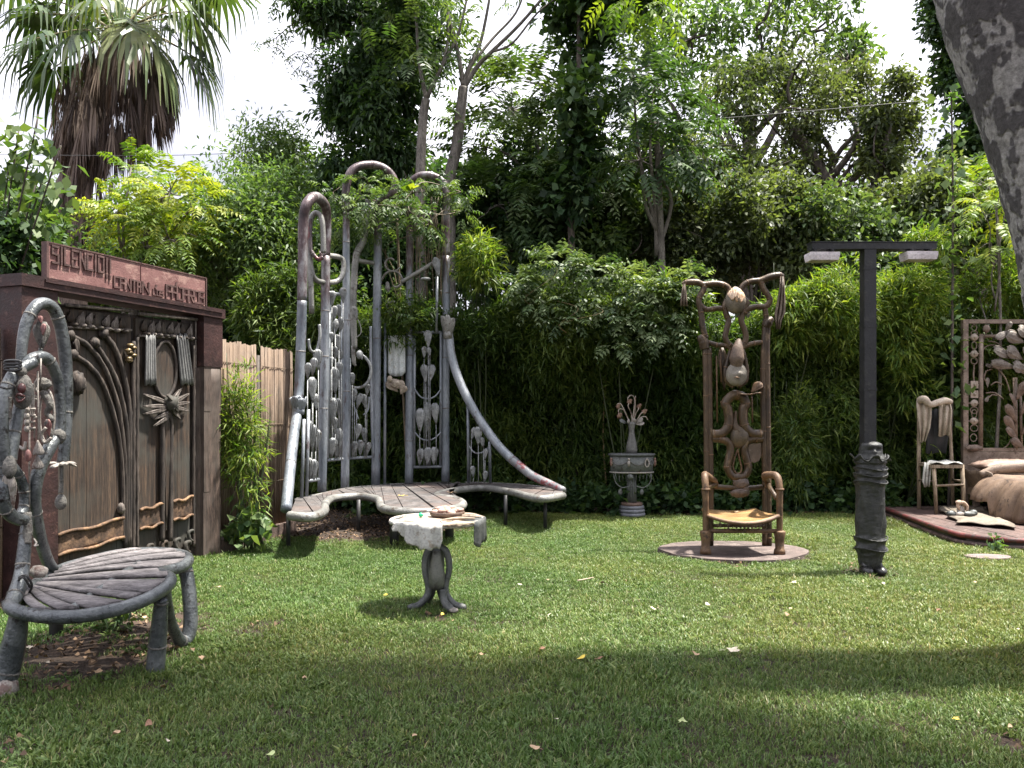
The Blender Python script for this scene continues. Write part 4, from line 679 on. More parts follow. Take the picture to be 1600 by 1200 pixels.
def along(c, f):
    d = np.concatenate([[0], np.cumsum(np.linalg.norm(np.diff(c, axis=0), axis=1))]); d /= d[-1]; return np.array([np.interp(f, d, c[:, i]) for i in range(3)])
NP = 30; e = np.linspace(0.0, 1, NP + 1)
for i in range(NP):
    a_, b_ = e[i] + .0008 + .0022 * rng.random() ** 2, e[i + 1] - .0008 - .0022 * rng.random() ** 2; k_ = 5; pl = [along(bc, a_ + (b_ - a_) * q / k_) for q in range(k_ + 1)] + [along(fc, b_ - (b_ - a_) * q / k_) for q in range(k_ + 1)]
    mb = MB(); mb.prism(np.array(pl), ZS - .02 + .004 * rng.random(), ZS + .012 + .007 * rng.random()); mb.build('seat_plank', SEATP, bench)
mb = MB(); mb.tube([p + [0, 0, -.02] for p in frontc], .050, n=10, smooth=8); rim = mb.build('seat_rim', WARM, bench)
mb = MB(); mb.tube([p + [0, .04, -.02] for p in backc], .04, n=8, smooth=6); mb.tube([bc[30] - [0, 0, .06], (bc[30] + fc[40]) / 2 - [0, 0, .07], fc[40] - [0, 0, .06]], .03, n=6); mb.build('seat_bearer', WARM, bench)
def bt(name, pts, r_, mat, n=10, smooth=6, parent=bench):
    mb = MB(); mb.tube([P(*q) for q in pts], r_, n=n, smooth=smooth, rough=.004); o_ = mb.build(name, mat, parent)
    if name in ('pipe_post', 'pipe_arch', 'hook_pipe', 'pipe_branch'): rings([P(*q) for q in pts], r_, [f + rng.uniform(-.06, .06) for f in ((.25, .55, .8) if name == 'pipe_post' else (.5,))], SEAM, o_, n=12)
    return o_
d1, d2, d3, d4, d6, d7 = 10.45, 11.15, 11.75, 12.2, 12.45, 12.5
p1 = bt('pipe_post', [(447, 797, 8.95), (452, 745, 9.3), (458, 690, 9.8), (464, 645, 10.2), (467, 612, 10.4), (470, 540, d1), (472, 470, d1)], .062, PIPE_A)
bt('pipe_arch', [(472, 470, d1), (473, 400, d1), (474, 345, d1), (480, 318, d1), (494, 308, 10.7), (508, 322, 11.0), (511, 350, d2), (509, 400, d2)], [.062, .062, .065, .068, .068, .065, .06, .06], PIPE_A)
bt('pipe_post', [(509, 400, d2), (508, 500, d2), (506, 620, d2), (503, 768, d2)], .06, PIPE_A)
bt('pipe_post', [(541, 330, d3), (541, 420, d3), (541, 560, d3), (539, 765, d3)], [.05, .053, .056, .06], PIPE_B)
bt('pipe_arch', [(541, 330, d3), (541, 292, d3), (549, 268, 11.8), (566, 258.5, 11.9), (590, 259, 12.1), (609, 270, d4), (617, 287, d4), (612, 303, d4), (600, 312, d4)], .06, PIPE_B)
bt('pipe_post', [(600, 312, d4), (592, 318, d4), (591, 350, d4), (589, 500, d4), (587, 758, d4)], [.05, .058, .06, .064, .066], PIPE_B)
bt('pipe_branch', [(576, 312, 12.1), (571, 345, 12.1), (568, 375, 12.1), (557, 398, 12.0), (553, 440, 12.0), (552, 495, 12.0), (554, 545, 12.0)], [.05, .052, .05, .05, .05, .05, .04], WARM); bt('pipe_branch', [(557, 407, 12.0), (570, 409, 12.1), (588, 412, 12.2)], .034, WARM)
mb = MB(); mb.tube([P(552, 540, 12), P(553, 565, 12), P(556, 572, 12)], [.035, .03, .012], n=8); mb.tube([P(553, 490, 11.95), P(562, 505, 11.9), P(564, 520, 11.9), P(556, 528, 11.9)], .008, n=5); mb.paddle(P(552, 478, 11.95), P(558, 500, 11.9), .09, th=.01); mb.build('spout', WARM, bench)
bt('pipe_post', [(640, 300, d6), (640, 420, d6), (640, 600, d6), (639, 755, d6)], [.05, .055, .063, .064], PIPE_C)
bt('pipe_arch', [(640, 302, d6), (642, 285, d6), (655, 275, d6), (672, 274, d6), (688, 281, d7), (696, 294, d7), (697.5, 330, d7), (697, 400, d7)], .056, PIPE_C)
bt('pipe_post', [(697, 400, d7), (697, 500, d7), (696, 600, d7), (696, 752, d7)], [.056, .06, .063, .064], PIPE_C)
mb = MB(); mb.tube([P(*q) for q in ((701, 520, 12.35), (707, 562, 12.3), (722, 605, 12.2), (746, 650, 12.1), (776, 693, 11.95), (800, 718, 11.8))], .066, n=10, smooth=6); sw = mb.build('sloping_pipe', WHITE, bench)
mb = MB(); mb.tube([P(*q) for q in ((800, 718, 11.8), (830, 742, 11.6), (857, 755, 11.4), (881, 766, 11.2))], [.066, .06, .054, .045], n=10, smooth=6); mb.build('sloping_pipe', REDT, bench)
def crown_collar(c, w_, h_, mat, nn=7):
    mb = MB(); c = np.asarray(c, float)
    for i in range(nn): a_ = i * 6.283 / nn; o_ = np.array([math.cos(a_), math.sin(a_), 0]); mb.paddle(c + o_ * w_ + [0, 0, h_ * rng.uniform(.8, 1.1)], c + o_ * w_ * .55 - [0, 0, h_ * .2], w_ * 1.1, o_, .008, .2)
    mb.tube([c - [0, 0, h_ * .35], c + [0, 0, h_ * .1]], w_ * .75, n=9, smooth=0); return mb.build('collar', mat, bench)
crown_collar(P(466, 640, 10.2), .10, .17, WHITE); crown_collar(P(700, 520, 12.33), .10, .26, WARM, 8)
# hooks inside the left arch
bt('hook_pipe', [(487, 490, 10.9), (484, 380, 10.9), (485, 345, 10.9), (493, 333, 10.9), (502, 340, 10.9), (505, 370, 10.9), (505, 395, 10.9)], .036, WARM); bt('hook_pipe', [(484, 342, 10.85), (485, 385, 10.85), (488, 395, 10.85), (497, 405, 10.85), (505, 402, 10.85)], .028, TIP)
bt('hook_pipe', [(484, 395, 10.9), (486, 420, 10.9), (492, 436, 10.95), (505, 441, 11.1), (525, 440, 11.4), (535, 430, 11.5), (537, 410, 11.55), (530, 402, 11.5), (510, 399, 11.2)], .036, WARM)
mb = MB(); mb.paddle(P(508, 400, 11), P(499, 392, 11), .10, (0, -1, .6), .008); mb.build('petal', TIP, bench)
# rods, bars and braces of the tulip panels
def rods(lst, r_=.022):
    for q in lst: bt('panel_rod', q, r_, WHITE, 7, 0 if len(q) == 2 else 6)
rods([[(475, 655, 9.95), (471, 778, 9.9)], [(482, 640, 10.2), (479, 776, 10.1)], [(479, 752, 10.3), (498, 749, 10.6)], [(515, 455, 11.25), (512, 716, 11.2)], [(535, 460, 11.5), (533, 716, 11.5)], [(511, 719, 11.2), (535, 717, 11.5)], [(515, 458, 11.25), (535, 460, 11.5)], [(546, 560, 11.85), (546, 714, 11.85)], [(579, 510, 12.1), (580, 600, 12.1), (583, 714, 12.1)], [(546, 716, 11.85), (583, 714, 12.1)], [(602, 505, 12.3), (601, 757, 12.3)], [(648, 519, 12.45), (647, 728, 12.45)], [(689, 519, 12.45), (688, 728, 12.45)], [(645, 519, 12.45), (690, 519, 12.45)], [(646, 730, 12.45), (690, 729, 12.45)], [(683, 430, 12.4), (682, 518, 12.4)], [(731, 632, 12.2), (732, 754, 12.3)], [(765, 690, 12.0), (766, 754, 12.3)]])
rods([[(648, 608, 12.42), (657, 620, 12.4), (669, 623, 12.4), (680, 619, 12.4), (689, 608, 12.42)], [(648, 675, 12.42), (657, 685, 12.4), (669, 688, 12.4), (680, 684, 12.4), (689, 675, 12.42)], [(733, 697, 12.2), (741, 707, 12.15), (750, 708, 12.1), (758, 704, 12.1), (765, 697, 12.05)], [(547, 607, 11.9), (552, 630, 11.9), (560, 655, 11.9)], [(577, 620, 12.05), (575, 640, 12.05), (568, 648, 12.0)]], .012)
def tulips(lst, ox, oy, sc, d0, d1_, x0, x1, floor):
    for cx, cy_, h in lst:
        px = ox + cx / sc; py = oy + cy_ / sc; hh = h / sc; d = d0 + (d1_ - d0) * (px - x0) / (x1 - x0) - .03 - rng.random() * .05; w_ = min(hh * .46, 15.5) / 1280 * d; dx = rng.normal(0, 1.2)
        mb = MB(); mb.paddle(P(px - dx, py - hh / 2, d), P(px + dx, py + hh / 2, d + .01), w_, (rng.normal(0, .35), -1, .1), .010, .26, .27); tl = mb.build('metal_tulip', TUL, bench)
        fy = floor(px)
        if py + hh / 2 < fy - 3: mb = MB(); mb.tube([P(px + dx, py + hh / 2 - 1, d + .015), P(px + dx * 1.4, fy, d + .02)], .007, n=5, smooth=0); mb.build('tulip_stem', TUL, tl)
tulips([(786, 95, 88), (768, 160, 60), (792, 160, 50), (770, 265, 92), (803, 262, 82), (747, 497, 122), (783, 482, 152), (822, 462, 105), (748, 677, 86), (785, 672, 88), (816, 672, 90)], 420, 500, 3.16, 12.42, 12.42, 640, 700, lambda x: 729)
tulips([(422, 372, 66), (445, 400, 75), (472, 402, 70), (487, 345, 60), (440, 552, 78), (472, 568, 72), (420, 637, 78), (452, 632, 80), (490, 637, 66), (412, 290, 60)], 420, 500, 3.16, 11.85, 12.1, 546, 583, lambda x: 715)
tulips([(310, 85, 50), (342, 110, 72), (310, 210, 55), (348, 250, 85), (325, 300, 135), (355, 170, 50), (315, 452, 135), (344, 432, 90), (325, 520, 80), (313, 632, 100), (341, 605, 145), (330, 30, 70), (352, 20, 70), (328, 160, 60)], 420, 500, 3.16, 11.2, 11.5, 512, 535, lambda x: 717)
tulips([(372, 850, 90), (435, 830, 90), (385, 935, 85), (412, 930, 90), (390, 1020, 80), (422, 1015, 70), (400, 1100, 80)], 420, 240, 3.75, 11.2, 11.5, 512, 535, lambda x: 560)
tulips([(220, 232, 90), (243, 195, 100), (193, 252, 80), (215, 345, 125), (232, 405, 80), (196, 562, 130), (215, 582, 130), (236, 592, 100), (198, 735, 110), (222, 738, 100)], 420, 500, 3.16, 10.3, 10.65, 479, 498, lambda x: 750)
tulips([(503, 562, 62), (528, 573, 92), (550, 607, 54), (565, 662, 55), (502, 750, 58), (563, 772, 55)], 580, 500, 3.16, 12.15, 12.05, 732, 766, lambda x: 755)
# plaque, bird, curls
mb = MB(); u_ = np.linspace(0, 1, 14); g_ = np.array([[P(606.5 + 26.5 * u, 524 + 64 * w_ * (1 - .10 * (2 * u - 1) ** 4), 12.36 - .02 * math.sin(u * 19) * w_) for w_ in np.linspace(0, 1, 10)] for u in u_]); mb.sheet(g_, .012); mb.build('plaque', weather('plaque_paint', (.42, .45, .45), (.58, .60, .59), (.34, .32, .28), 4, .6), bench)
mb = MB(); mb.blob(P(617, 600, 12.25), (.11, .08, .07), nz=.12); mb.paddle(P(604, 596, 12.2), P(622, 612, 12.25), .14, (0, -1, .5), .01); mb.paddle(P(632, 598, 12.2), P(614, 606, 12.22), .13, (.3, -1, 0), .01); mb.paddle(P(633, 603, 12.2), P(626, 616, 12.22), .12, (.3, -1, 0), .01); mb.blob(P(609, 592, 12.15), (.04, .04, .05)); mb.build('bird', weather('bird_bronze', (.20, .16, .12), (.42, .36, .29), (.12, .09, .07), 12, .6), bench)
mb = MB(); mb.tube([P(*q) for q in ((562, 553, 11.9), (572, 560, 11.9), (579, 573, 11.9), (578, 590, 11.9), (570, 602, 11.9), (559, 606, 11.9), (549, 604, 11.9))], .022, n=7); mb.blob(P(562, 554, 11.88), (.05, .05, .06), nz=.1); mb.paddle(P(560, 548, 11.88), P(566, 562, 11.85), .09); mb.paddle(P(549, 585, 11.9), P(551, 603, 11.9), .10); mb.build('curl', TUL, bench)
mb = MB(); mb.tube([P(*q) for q in ((482, 530, 10.5), (484, 545, 10.5), (490, 550, 10.55), (496, 545, 10.6), (500, 525, 10.6), (499, 507, 10.6))], .02, n=7); mb.build('curl', TUL, bench)
bt('arm_pipe', [(627, 441, 12.3), (645, 430, 12.3), (662, 420, 12.3), (678, 409, 12.35)], [.03, .03, .03, .02], WARM)
mb = MB()
for cx, cy_, r_, a0 in ((612, 411, 15, .5), (616, 440, 20, 3.2), (617, 480, 20, .2), (665, 330, 18, .3)):
    mb.tube([P(cx + r_ * (1 - .09 * k) * math.cos(a0 + k * .7), cy_ + r_ * (1 - .09 * k) * math.sin(a0 + k * .7), 12.35) for k in range(8)], .017, n=6)
mb.blob(P(606, 450, 12.3), (.04, .04, .05)); mb.blob(P(611, 488, 12.3), (.07, .04, .06), nz=.1); mb.paddle(P(605, 440, 12.28), P(607, 458, 12.28), .06); mb.paddle(P(604, 468, 12.28), P(608, 490, 12.28), .06); mb.build('scrollwork', weather('scroll_iron', (.14, .13, .12), (.28, .27, .25), (.1, .08, .06), 8, .5, .3), bench)
mb = MB(); mb.blob(P(665, 436, 12.25), (.08, .06, .03)); mb.tube([P(684, 405, 12.35), P(683, 432, 12.35)], [.05, .02], n=7, smooth=0); mb.paddle(P(680, 402, 12.3), P(686, 432, 12.3), .12); mb.build('metal_flower', TUL, bench)
for a_, zt_ in (((450, 856), .42), ((616, 853), .42), ((702, 843), .42), ((852, 826), .42), ((560, 832), .42), ((790, 822), .42)):
    q = PZ(*a_, 0); mb = MB(); thick = .055 if a_[0] in (616, 702) else .026; mb.tube([q - [0, 0, .03], [q[0], q[1] + .02, zt_]], thick, n=9, smooth=0); mb.build('leg', BLK, bench)
# vine over the top of the bench
t = thing('creeper', 'wispy green vine tangled over the arches on top of the tall bench', 'creeper', (-1.6, 12.8, 0)); lb = lobes_px([(570, 285, 30, 14), (590, 320, 40, 18), (620, 300, 28, 14), (560, 310, 28, 16), (600, 350, 32, 18), (655, 300, 30, 12), (690, 290, 25, 9), (720, 300, 20, 8), (670, 350, 20, 25), (540, 340, 30, 30), (640, 330, 22, 14), (720, 330, 25, 14), (520, 300, 25, 20), (622, 470, 20, 26), (655, 500, 14, 6), (575, 365, 20, 12)], 12.2, .5)
pts, od, _ = lobe_points(lb, 520, .2); v, tn = fronds(pts, od + [0, -.3, -.1], rng.uniform(.16, .28, 520), 5, .085, .032, .35); quads('foliage', v, LF_MID, tn, t); mb = MB()
for i in range(26):
    a_ = rng.uniform(640, 692); b_ = a_ + rng.normal(0, 9); mb.tube([P(a_, 305 + rng.random() * 25, 12.35), P((a_ + b_) / 2 + rng.normal(0, 4), 360, 12.3), P(b_, 400 + rng.random() * 80, 12.35)], .005, n=4, smooth=4)
for i in range(14): q = lb[i % len(lb), :3]; limb(mb, q, lb[(i * 5 + 3) % len(lb), :3], .008, .005, .3, 4)
mb.tube([[-1.6, 12.8, 0], [-1.7, 12.75, 2], P(620, 330, 12.5)], .02, n=5); mb.build('stems', plain('vine_stem', (.14, .11, .07)), t)
v, tn = leaves(np.array([P(640, 300, 12.0), P(634, 303, 12), P(642, 296, 12)]), np.array([[-.6, -.5, .2], [-.2, -.7, -.4], [.4, -.6, .3]]), 2, .2, .14, .3, .1, .02); quads('young_leaves', v, LF_YELLOW, tn, t)
# ================================================================ the grey fan seat at the left
GREY = weather('scuffed_grey_paint', (.056, .063, .068), (.135, .146, .150), (.017, .015, .015), 6, .30, .35, .5, (1, 1, 1), .60, 18, .12)
GREYR = weather('grey_bark_weld', (.08, .078, .072), (.18, .168, .15), (.045, .03, .026), 14, .75, .1, .9)
SLAT = wood('grey_violet_slat', (.058, .052, .053), (.13, .118, .119), (.20, .183, .183), (2, 8, 2), 3, bump=.35)
PINK = weather('faded_pink_paint', (.15, .065, .06), (.24, .115, .105), (.12, .11, .105), 12, .6)
BEIGE = weather('bone_painted_metal', (.20, .18, .16), (.36, .325, .29), (.14, .09, .075), 9, .6, 0, .4)
seat = thing('fan_seat', 'grey pipe seat with shell shaped fan of slats and looped sculpted back', 'seat', (-2.45, 4.95, 0))
def SP(px, py, d): return P(px, py, d)
rimp = [P(15, 946, 4.42), P(45, 960, 4.33), P(110, 964, 4.32), P(175, 954, 4.42), P(225, 938, 4.58), P(259, 918, 4.78), P(266, 904, 4.92), P(250, 895, 5.08), P(262, 892, 5.2), P(287, 884, 5.36), P(294, 873, 5.55), P(280, 866, 5.75), P(240, 862.5, 5.9), P(185, 866, 5.9), P(140, 876, 5.75), P(100, 888, 5.5), P(72, 902, 5.2), P(40, 925, 4.75)]
mb = MB(); mb.tube(rimp, .037, n=12, smooth=8, closed=True, rough=.008); mb.build('seat_rim', GREY, seat)
# slats: they fan out from a narrow end by the back to the scalloped front
org0, org1 = P(40, 930, 4.72), P(98, 892, 5.35); rp_, _ = catmull(np.array(rimp), np.ones(len(rimp)), 10, True); NSL = 15
front = rp_[8:142]; fd = np.concatenate([[0], np.cumsum(np.linalg.norm(np.diff(front, axis=0), axis=1))]); fd /= fd[-1]
def fpt(f): return np.array([np.interp(f, fd, front[:, i]) for i in range(3)])
fe = np.linspace(.01, .985, NSL + 1) + np.concatenate([[0], rng.normal(0, .006, NSL - 1), [0]])
cen = rp_.mean(0)
for i in range(NSL):
    f0, f1 = fe[i], fe[i + 1]; o0 = org0 + (org1 - org0) * (i / NSL); o1 = org0 + (org1 - org0) * ((i + .9) / NSL); w0, w1 = .03, .97; a_ = fpt(f0 + .004); b_ = fpt(f1 - (.020 if i % 2 else .010))
    pull = lambda p: p + (cen - p) * .045
    a_, b_ = pull(a_), pull(b_); k_ = 9; s_ = np.linspace(0, 1, k_); bow = .05 * (1 if a_[1] < 5.1 else -1)
    s_ = np.linspace(0.03, 1, k_); g_ = np.array([[(o0 * (1 - w_) + o1 * w_) * (1 - s) + (a_ * (1 - w_) + b_ * w_) * s + np.array([0, -bow * math.sin(s * 3.14), .018 + .012 * math.sin(s * 3.14) + .010 * (i % 2) + .008 * math.sin(w_ * 3.1)]) for w_ in np.linspace(0, 1, 4)] for s in s_]); mb = MB(); mb.sheet(g_, .022); mb.build('slat', SLAT, seat)
mb = MB(); mb.box((org0 + org1) / 2 - [0, 0, .03], (.16, .9, .03), math.atan2(-(org1 - org0)[0], (org1 - org0)[1])); mb.tube([P(110, 955, 4.4), P(190, 900, 5.0), P(240, 868, 5.8)], .03); mb.build('seat_bearer', GREY, seat)
def leg(pts, r_, mat=GREY, nm='leg'): mb = MB(); mb.tube(pts, r_, n=12, smooth=7, rough=.008); o_ = mb.build(nm, mat, seat); rings(pts, r_, (.12, .6), GREYR, o_, n=14); return o_
leg([P(252, 935, 4.78), P(249, 975, 4.8), P(245, 1020, 4.82), P(242, 1052, 4.82)], [.036, .046, .052, .054])
leg([P(30, 950, 4.42), P(26, 985, 4.43), P(15, 1030, 4.44), P(0, 1080, 4.42), P(-4, 1095, 4.42)], [.04, .055, .066, .068, .066])
mb = MB(); mb.blob(P(0, 1078, 4.40), (.09, .08, .07), nz=.06, n=14, m=10); mb.build('foot', BEIGE, seat)
leg([P(284, 872, 5.55), P(292, 900, 5.5), P(297, 945, 5.45), P(297, 980, 5.42), P(290, 1000, 5.38), P(280, 1000, 5.3), P(268, 975, 5.15), P(262, 945, 5.0), P(260, 920, 4.9)], [.044, .046, .046, .046, .044, .04, .034, .03, .028])
leg([P(90, 900, 5.6), P(88, 940, 5.6), [P(88, 960, 5.65)[0], 5.65, -.02]], .045, BLK)
# looped back
def bp_(name, pts, r_, mat=GREY): mb = MB(); mb.tube([P(x_, y_, 4.55 + .5 * x_ / 105 + dz) for x_, y_, dz in pts], r_, n=12, smooth=7, rough=.008); o_ = mb.build(name, mat, seat); rings([P(x_, y_, 4.55 + .5 * x_ / 105 + dz) for x_, y_, dz in pts], r_, (.22, .52, .81), GREYR, o_, n=14); return o_
bp_('back_loop', [(32, 572, .05), (35, 535, .05), (42, 503, .05), (55, 480, .05), (68, 474, .05), (83, 482, .05), (94, 508, .05), (101, 550, .05), (104, 600, .05), (104, 650, .05), (101, 695, .04), (98, 722, .04)], [.027, .03, .033, .035, .036, .037, .037, .038, .036, .034, .034, .034])
bp_('back_loop', [(40, 573, -.03), (48, 563, -.03), (60, 558, -.03), (72, 560, -.03), (82, 572, -.03), (90, 595, -.02), (94, 625, -.02), (95, 655, -.02), (92, 677, -.02), (80, 695, -.03), (68, 717, -.03), (58, 745, -.02), (54, 775, .0), (56, 805, .05), (64, 845, .15), (76, 880, .28), (90, 896, .42)], [.034, .036, .036, .036, .034, .032, .03, .03, .032, .038, .04, .038, .036, .036, .036, .036, .034])
bp_('back_loop', [(52, 566, -.06), (36, 574, -.06), (20, 588, -.06), (9, 612, -.06), (4, 645, -.06), (4, 690, -.06), (8, 725, -.06), (8, 750, -.06), (4, 765, -.06), (5, 785, -.06), (15, 803, -.06), (30, 812, -.06), (43, 810, -.05)], [.034, .036, .036, .034, .033, .033, .036, .036, .036, .036, .036, .034, .03])
bp_('back_strut', [(38, 590, -.05), (31, 630, -.05), (22, 675, -.05), (14, 715, -.06), (8, 732, -.06)], [.03, .031, .034, .042, .04]); bp_('back_loop', [(18, 728, .02), (30, 745, .02), (38, 768, .02), (38, 790, .02), (32, 806, .0)], .03)
bp_('back_post', [(44, 806, -.04), (40, 835, -.05), (37, 865, -.07), (33, 900, -.1), (24, 930, -.16), (16, 947, -.2)], [.03, .033, .036, .04, .042, .042])
for c_, r_ in ((P(15, 730, 4.5), (.036, .036, .06)), (P(92, 682, 4.95), (.040, .036, .045)), (P(32, 581, 4.6), (.034, .034, .028))): mb = MB(); mb.blob(c_, r_, nz=.05, n=18, m=13); mb.build('weld_joint', GREYR, seat)
mb = MB(); mb.tube([P(43, 800, 4.69), P(43, 830, 4.68), P(42, 850, 4.66)], [.02, .026, .018], rough=.1); mb.build('weld_joint', GREYR, seat)
WIRE = plain('dark_wire', (.05, .05, .05), .5, .5)
for q in ([P(28, 904, 4.57), P(40, 899, 4.5), P(50, 914, 4.55), P(46, 925, 4.6)], [P(26, 910, 4.57), P(36, 902, 4.5), P(47, 918, 4.55)], [P(0, 604, 4.45), P(10, 607, 4.44), P(18, 605, 4.5)]): mb = MB(); mb.tube(q, .007, n=5); mb.build('wire_binding', WIRE, seat)
for yy in (566, 571, 576): mb = MB(); mb.tube([P(20 + 13 * math.cos(a_), yy + 3 * math.sin(a_), 4.55) for a_ in np.linspace(0, 6.28, 9)[:-1]], .008, n=5, closed=True, smooth=3); mb.build('wire_binding', WIRE, seat)
def orn(nm, fn, mat): mb = MB(); fn(mb); mb.build(nm, mat, seat)
orn('tulip_bud', lambda m_: (m_.lathe([(.004, -.075), (.02, -.06), (.040, -.01), (.047, .025), (.04, .055), (.014, .075), (.004, .08)], P(65, 523, 4.9), 14), m_.paddle(P(62, 500, 4.86), P(63, 545, 4.85), .05, th=.006), m_.paddle(P(70, 503, 4.86), P(67, 545, 4.85), .045, (.5, -1, 0), .006)), GREYR)
orn('petal', lambda m_: (m_.paddle(P(68, 506, 4.84), P(67, 524, 4.83), .035, th=.005), m_.paddle(P(62, 494, 4.86), P(65, 505, 4.85), .03, (0, -1, .4), .005)), PINK)
orn('bud_stem', lambda m_: m_.tube([P(64, 544, 4.88), P(63, 552, 4.88), P(67, 560, 4.87)], .012, n=7), GREY)
orn('lips', lambda m_: (m_.tube([P(24, 620, 4.55), P(30, 616, 4.53), P(34, 618, 4.53), P(39, 619, 4.55)], [.003, .009, .009, .003], n=7), m_.tube([P(24, 621, 4.55), P(31, 627, 4.53), P(39, 621, 4.55)], [.003, .011, .003], n=7), m_.blob(P(34, 607, 4.57), (.022, .02, .03))), weather('dark_red_lips', (.05, .017, .017), (.095, .032, .03), (.04, .03, .03), 9, .4))
orn('bead', lambda m_: m_.blob(P(42, 600, 4.6), (.013, .013, .013), n=10, m=8), weather('red_bead', (.42, .05, .04), (.5, .07, .05), (.4, .1, .08), 5, .3))
orn('face_relief', lambda m_: (m_.blob(P(35, 612, 4.6), (.06, .03, .10), [((0, -1, .25), .3, .25)], nz=.02), m_.tube([P(15, 620, 4.52), P(14, 640, 4.52), P(16, 655, 4.52)], [.012, .014, .006], n=6)), GREYR)
for pl in (((52, 600), (47, 610), (50, 622), (56, 618)), ((60, 592), (55, 602), (58, 612)), ((56, 622), (50, 634), (52, 650), (57, 652)), ((72, 668), (64, 680), (70, 692), (80, 684)), ((40, 690), (38, 702), (30, 698), (26, 702)), ((42, 640), (44, 670), (42, 672), (55, 670))):
    orn('scroll', lambda m_: m_.tube([P(x_, y_, 4.78) for x_, y_ in pl], [.009] * len(pl), n=6), BEIGE)
orn('ring', lambda m_: m_.tube([P(73 + 11.5 * math.cos(a_), 650 + 41 * math.sin(a_), 4.84) for a_ in np.linspace(0, 6.28, 15)[:-1]], .008, n=6, closed=True, smooth=3), BEIGE)
orn('profile', lambda m_: (m_.tube([P(x_, y_, 4.82) for x_, y_ in ((66, 612), (72, 620), (78, 634), (73, 645), (80, 655), (73, 664), (79, 676), (74, 690))], [.02, .022, .02, .015, .018, .014, .016, .01], n=7), m_.blob(P(67, 600, 4.82), (.05, .03, .035), nz=.1)), GREYR)
orn('pink_ribbon', lambda m_: m_.paddle(P(74, 655, 4.79), P(77, 682, 4.8), .035, (.3, -1, 0), .006), PINK)
for px, y0, y1, w_ in ((59, 688, 711, 18), (58, 711, 733, 19)):
    orn('bell_petal', lambda m_: [m_.paddle(P(px + (k - 1) * w_ * .33, y1, 4.74 - .01 * (k == 1)), P(px, y0, 4.74), .035, ((k - 1) * .7, -1, 0), .005, .2, .2) for k in range(3)], BEIGE)
orn('pink_bud', lambda m_: m_.blob(P(44, 712, 4.7), (.017, .017, .036), n=12, m=10), PINK)
orn('hanging_rod', lambda m_: [m_.tube([P(x0, y0, 4.76), P(x1, y1, 4.75)], .005, n=5, smooth=0) for x0, y0, x1, y1 in ((59, 580, 60, 690), (46, 600, 46, 810), (52, 600, 54, 690), (64, 560, 63, 600))], BEIGE)
for i in range(4): orn('peg', lambda m_: (m_.tube([P(40, 640 + 10 * i, 4.74), P(55, 639 + 10 * i, 4.74)], .008, n=6, smooth=0), m_.blob(P(42, 640 + 10 * i, 4.73), (.016, .014, .02))), BEIGE)
orn('flower_collar', lambda m_: [m_.paddle(P(97, 722, 5.05) + np.array([math.cos(a_) * .085, math.sin(a_) * .085, -.012 - .02 * (k % 2)]), P(97, 722, 5.05), .05, (0, 0, 1), .005, .3) for k, a_ in enumerate(np.linspace(0, 6.28, 8)[:-1])], BEIGE)
orn('drop', lambda m_: (m_.tube([P(96, 728, 5.05), P(96, 755, 5.05), P(95, 770, 5.05)], [.012, .012, .016], n=8), m_.blob(P(95, 786, 5.05), (.034, .034, .042), [((0, 0, 1), .5, .4)], n=12, m=10)), GREYR)
orn('pink_pod', lambda m_: (m_.blob(P(18, 755, 4.52), (.02, .02, .045)), m_.paddle(P(12, 740, 4.5), P(20, 800, 4.55), .07, (.6, -1, 0), .006)), BEIGE)
orn('hook', lambda m_: (m_.tube([P(53, 842, 4.66), P(57, 848, 4.62), P(54, 853, 4.6), P(60, 852, 4.6)], .005, n=5), m_.blob(P(60, 893, 4.72), (.05, .05, .035), nz=.06)), BEIGE)

# ================================================================ pedestal table with cloth
TGREY = weather('dull_grey_metal', (.055, .06, .06), (.12, .125, .12), (.2, .18, .16), 6, .55, .3, .3, thr=.68)
CLOTH = weather('stiff_tan_cloth', (.26, .205, .15), (.38, .31, .235), (.20, .14, .10), 5, .75, 0, .3); CLOTHW = weather('stiff_grey_cloth', (.33, .33, .31), (.48, .475, .44), (.25, .22, .18), 5, .7, 0, .3)
tb = thing('pedestal_table', 'small round grey pedestal table with a stiff tan cloth draped over its rim', 'table', (-.585, 6.4, 0)); C = np.array([-.585, 6.4, .69]); rT = .355
mb = MB(); mb.lathe([(.01, -.02), (rT - .01, -.02), (rT, -.008), (rT - .01, .004), (.01, .004)], C, 36); mb.build('table_top', TGREY, tb)
mb = MB(); th = np.linspace(0, 2 * math.pi, 30, endpoint=False); mb.tube([C + [rT * math.cos(a_), rT * math.sin(a_), -.006] for a_ in th], .02, n=8, smooth=2, closed=True); mb.build('table_rim', weather('table_rim_paint', (.36, .33, .30), (.52, .47, .42), (.2, .16, .13), 7, .6), tb)
def cloth_fall(x, y):
    r_ = math.hypot(x, y); return .012 if r_ < rT + .015 else .012 - (r_ - rT - .015) * 6.0
def drape(pl, rows, fall, mat, nm, amp=.02):
    """strip of cloth: lies from an inner line on the table, bends over the rim and hangs"""
    g_ = []
    for f in np.linspace(0, 1, 26):
        a_ = pl[0] + (pl[1] - pl[0]) * f; ln = fall(f); col = []
        for s in np.linspace(0, 1, rows):
            hang = max(0, s - .5) * 2; rr = .16 + (rT + .026 - .16) * min(1, s * 2); wv = amp * hang * (1.2 - 2 * abs(math.sin(f * 11 + 1)) + .5 * math.sin(f * 47))
            col.append(C + [(rr + wv) * math.cos(a_), (rr + wv) * math.sin(a_), .014 + .004 * math.sin(f * 9 + s * 7) - hang * ln - (.012 if hang > .1 else 0)])
        g_.append(col)
    mb = MB(); mb.sheet(np.array(g_), .0035); return mb.build(nm, mat, tb)
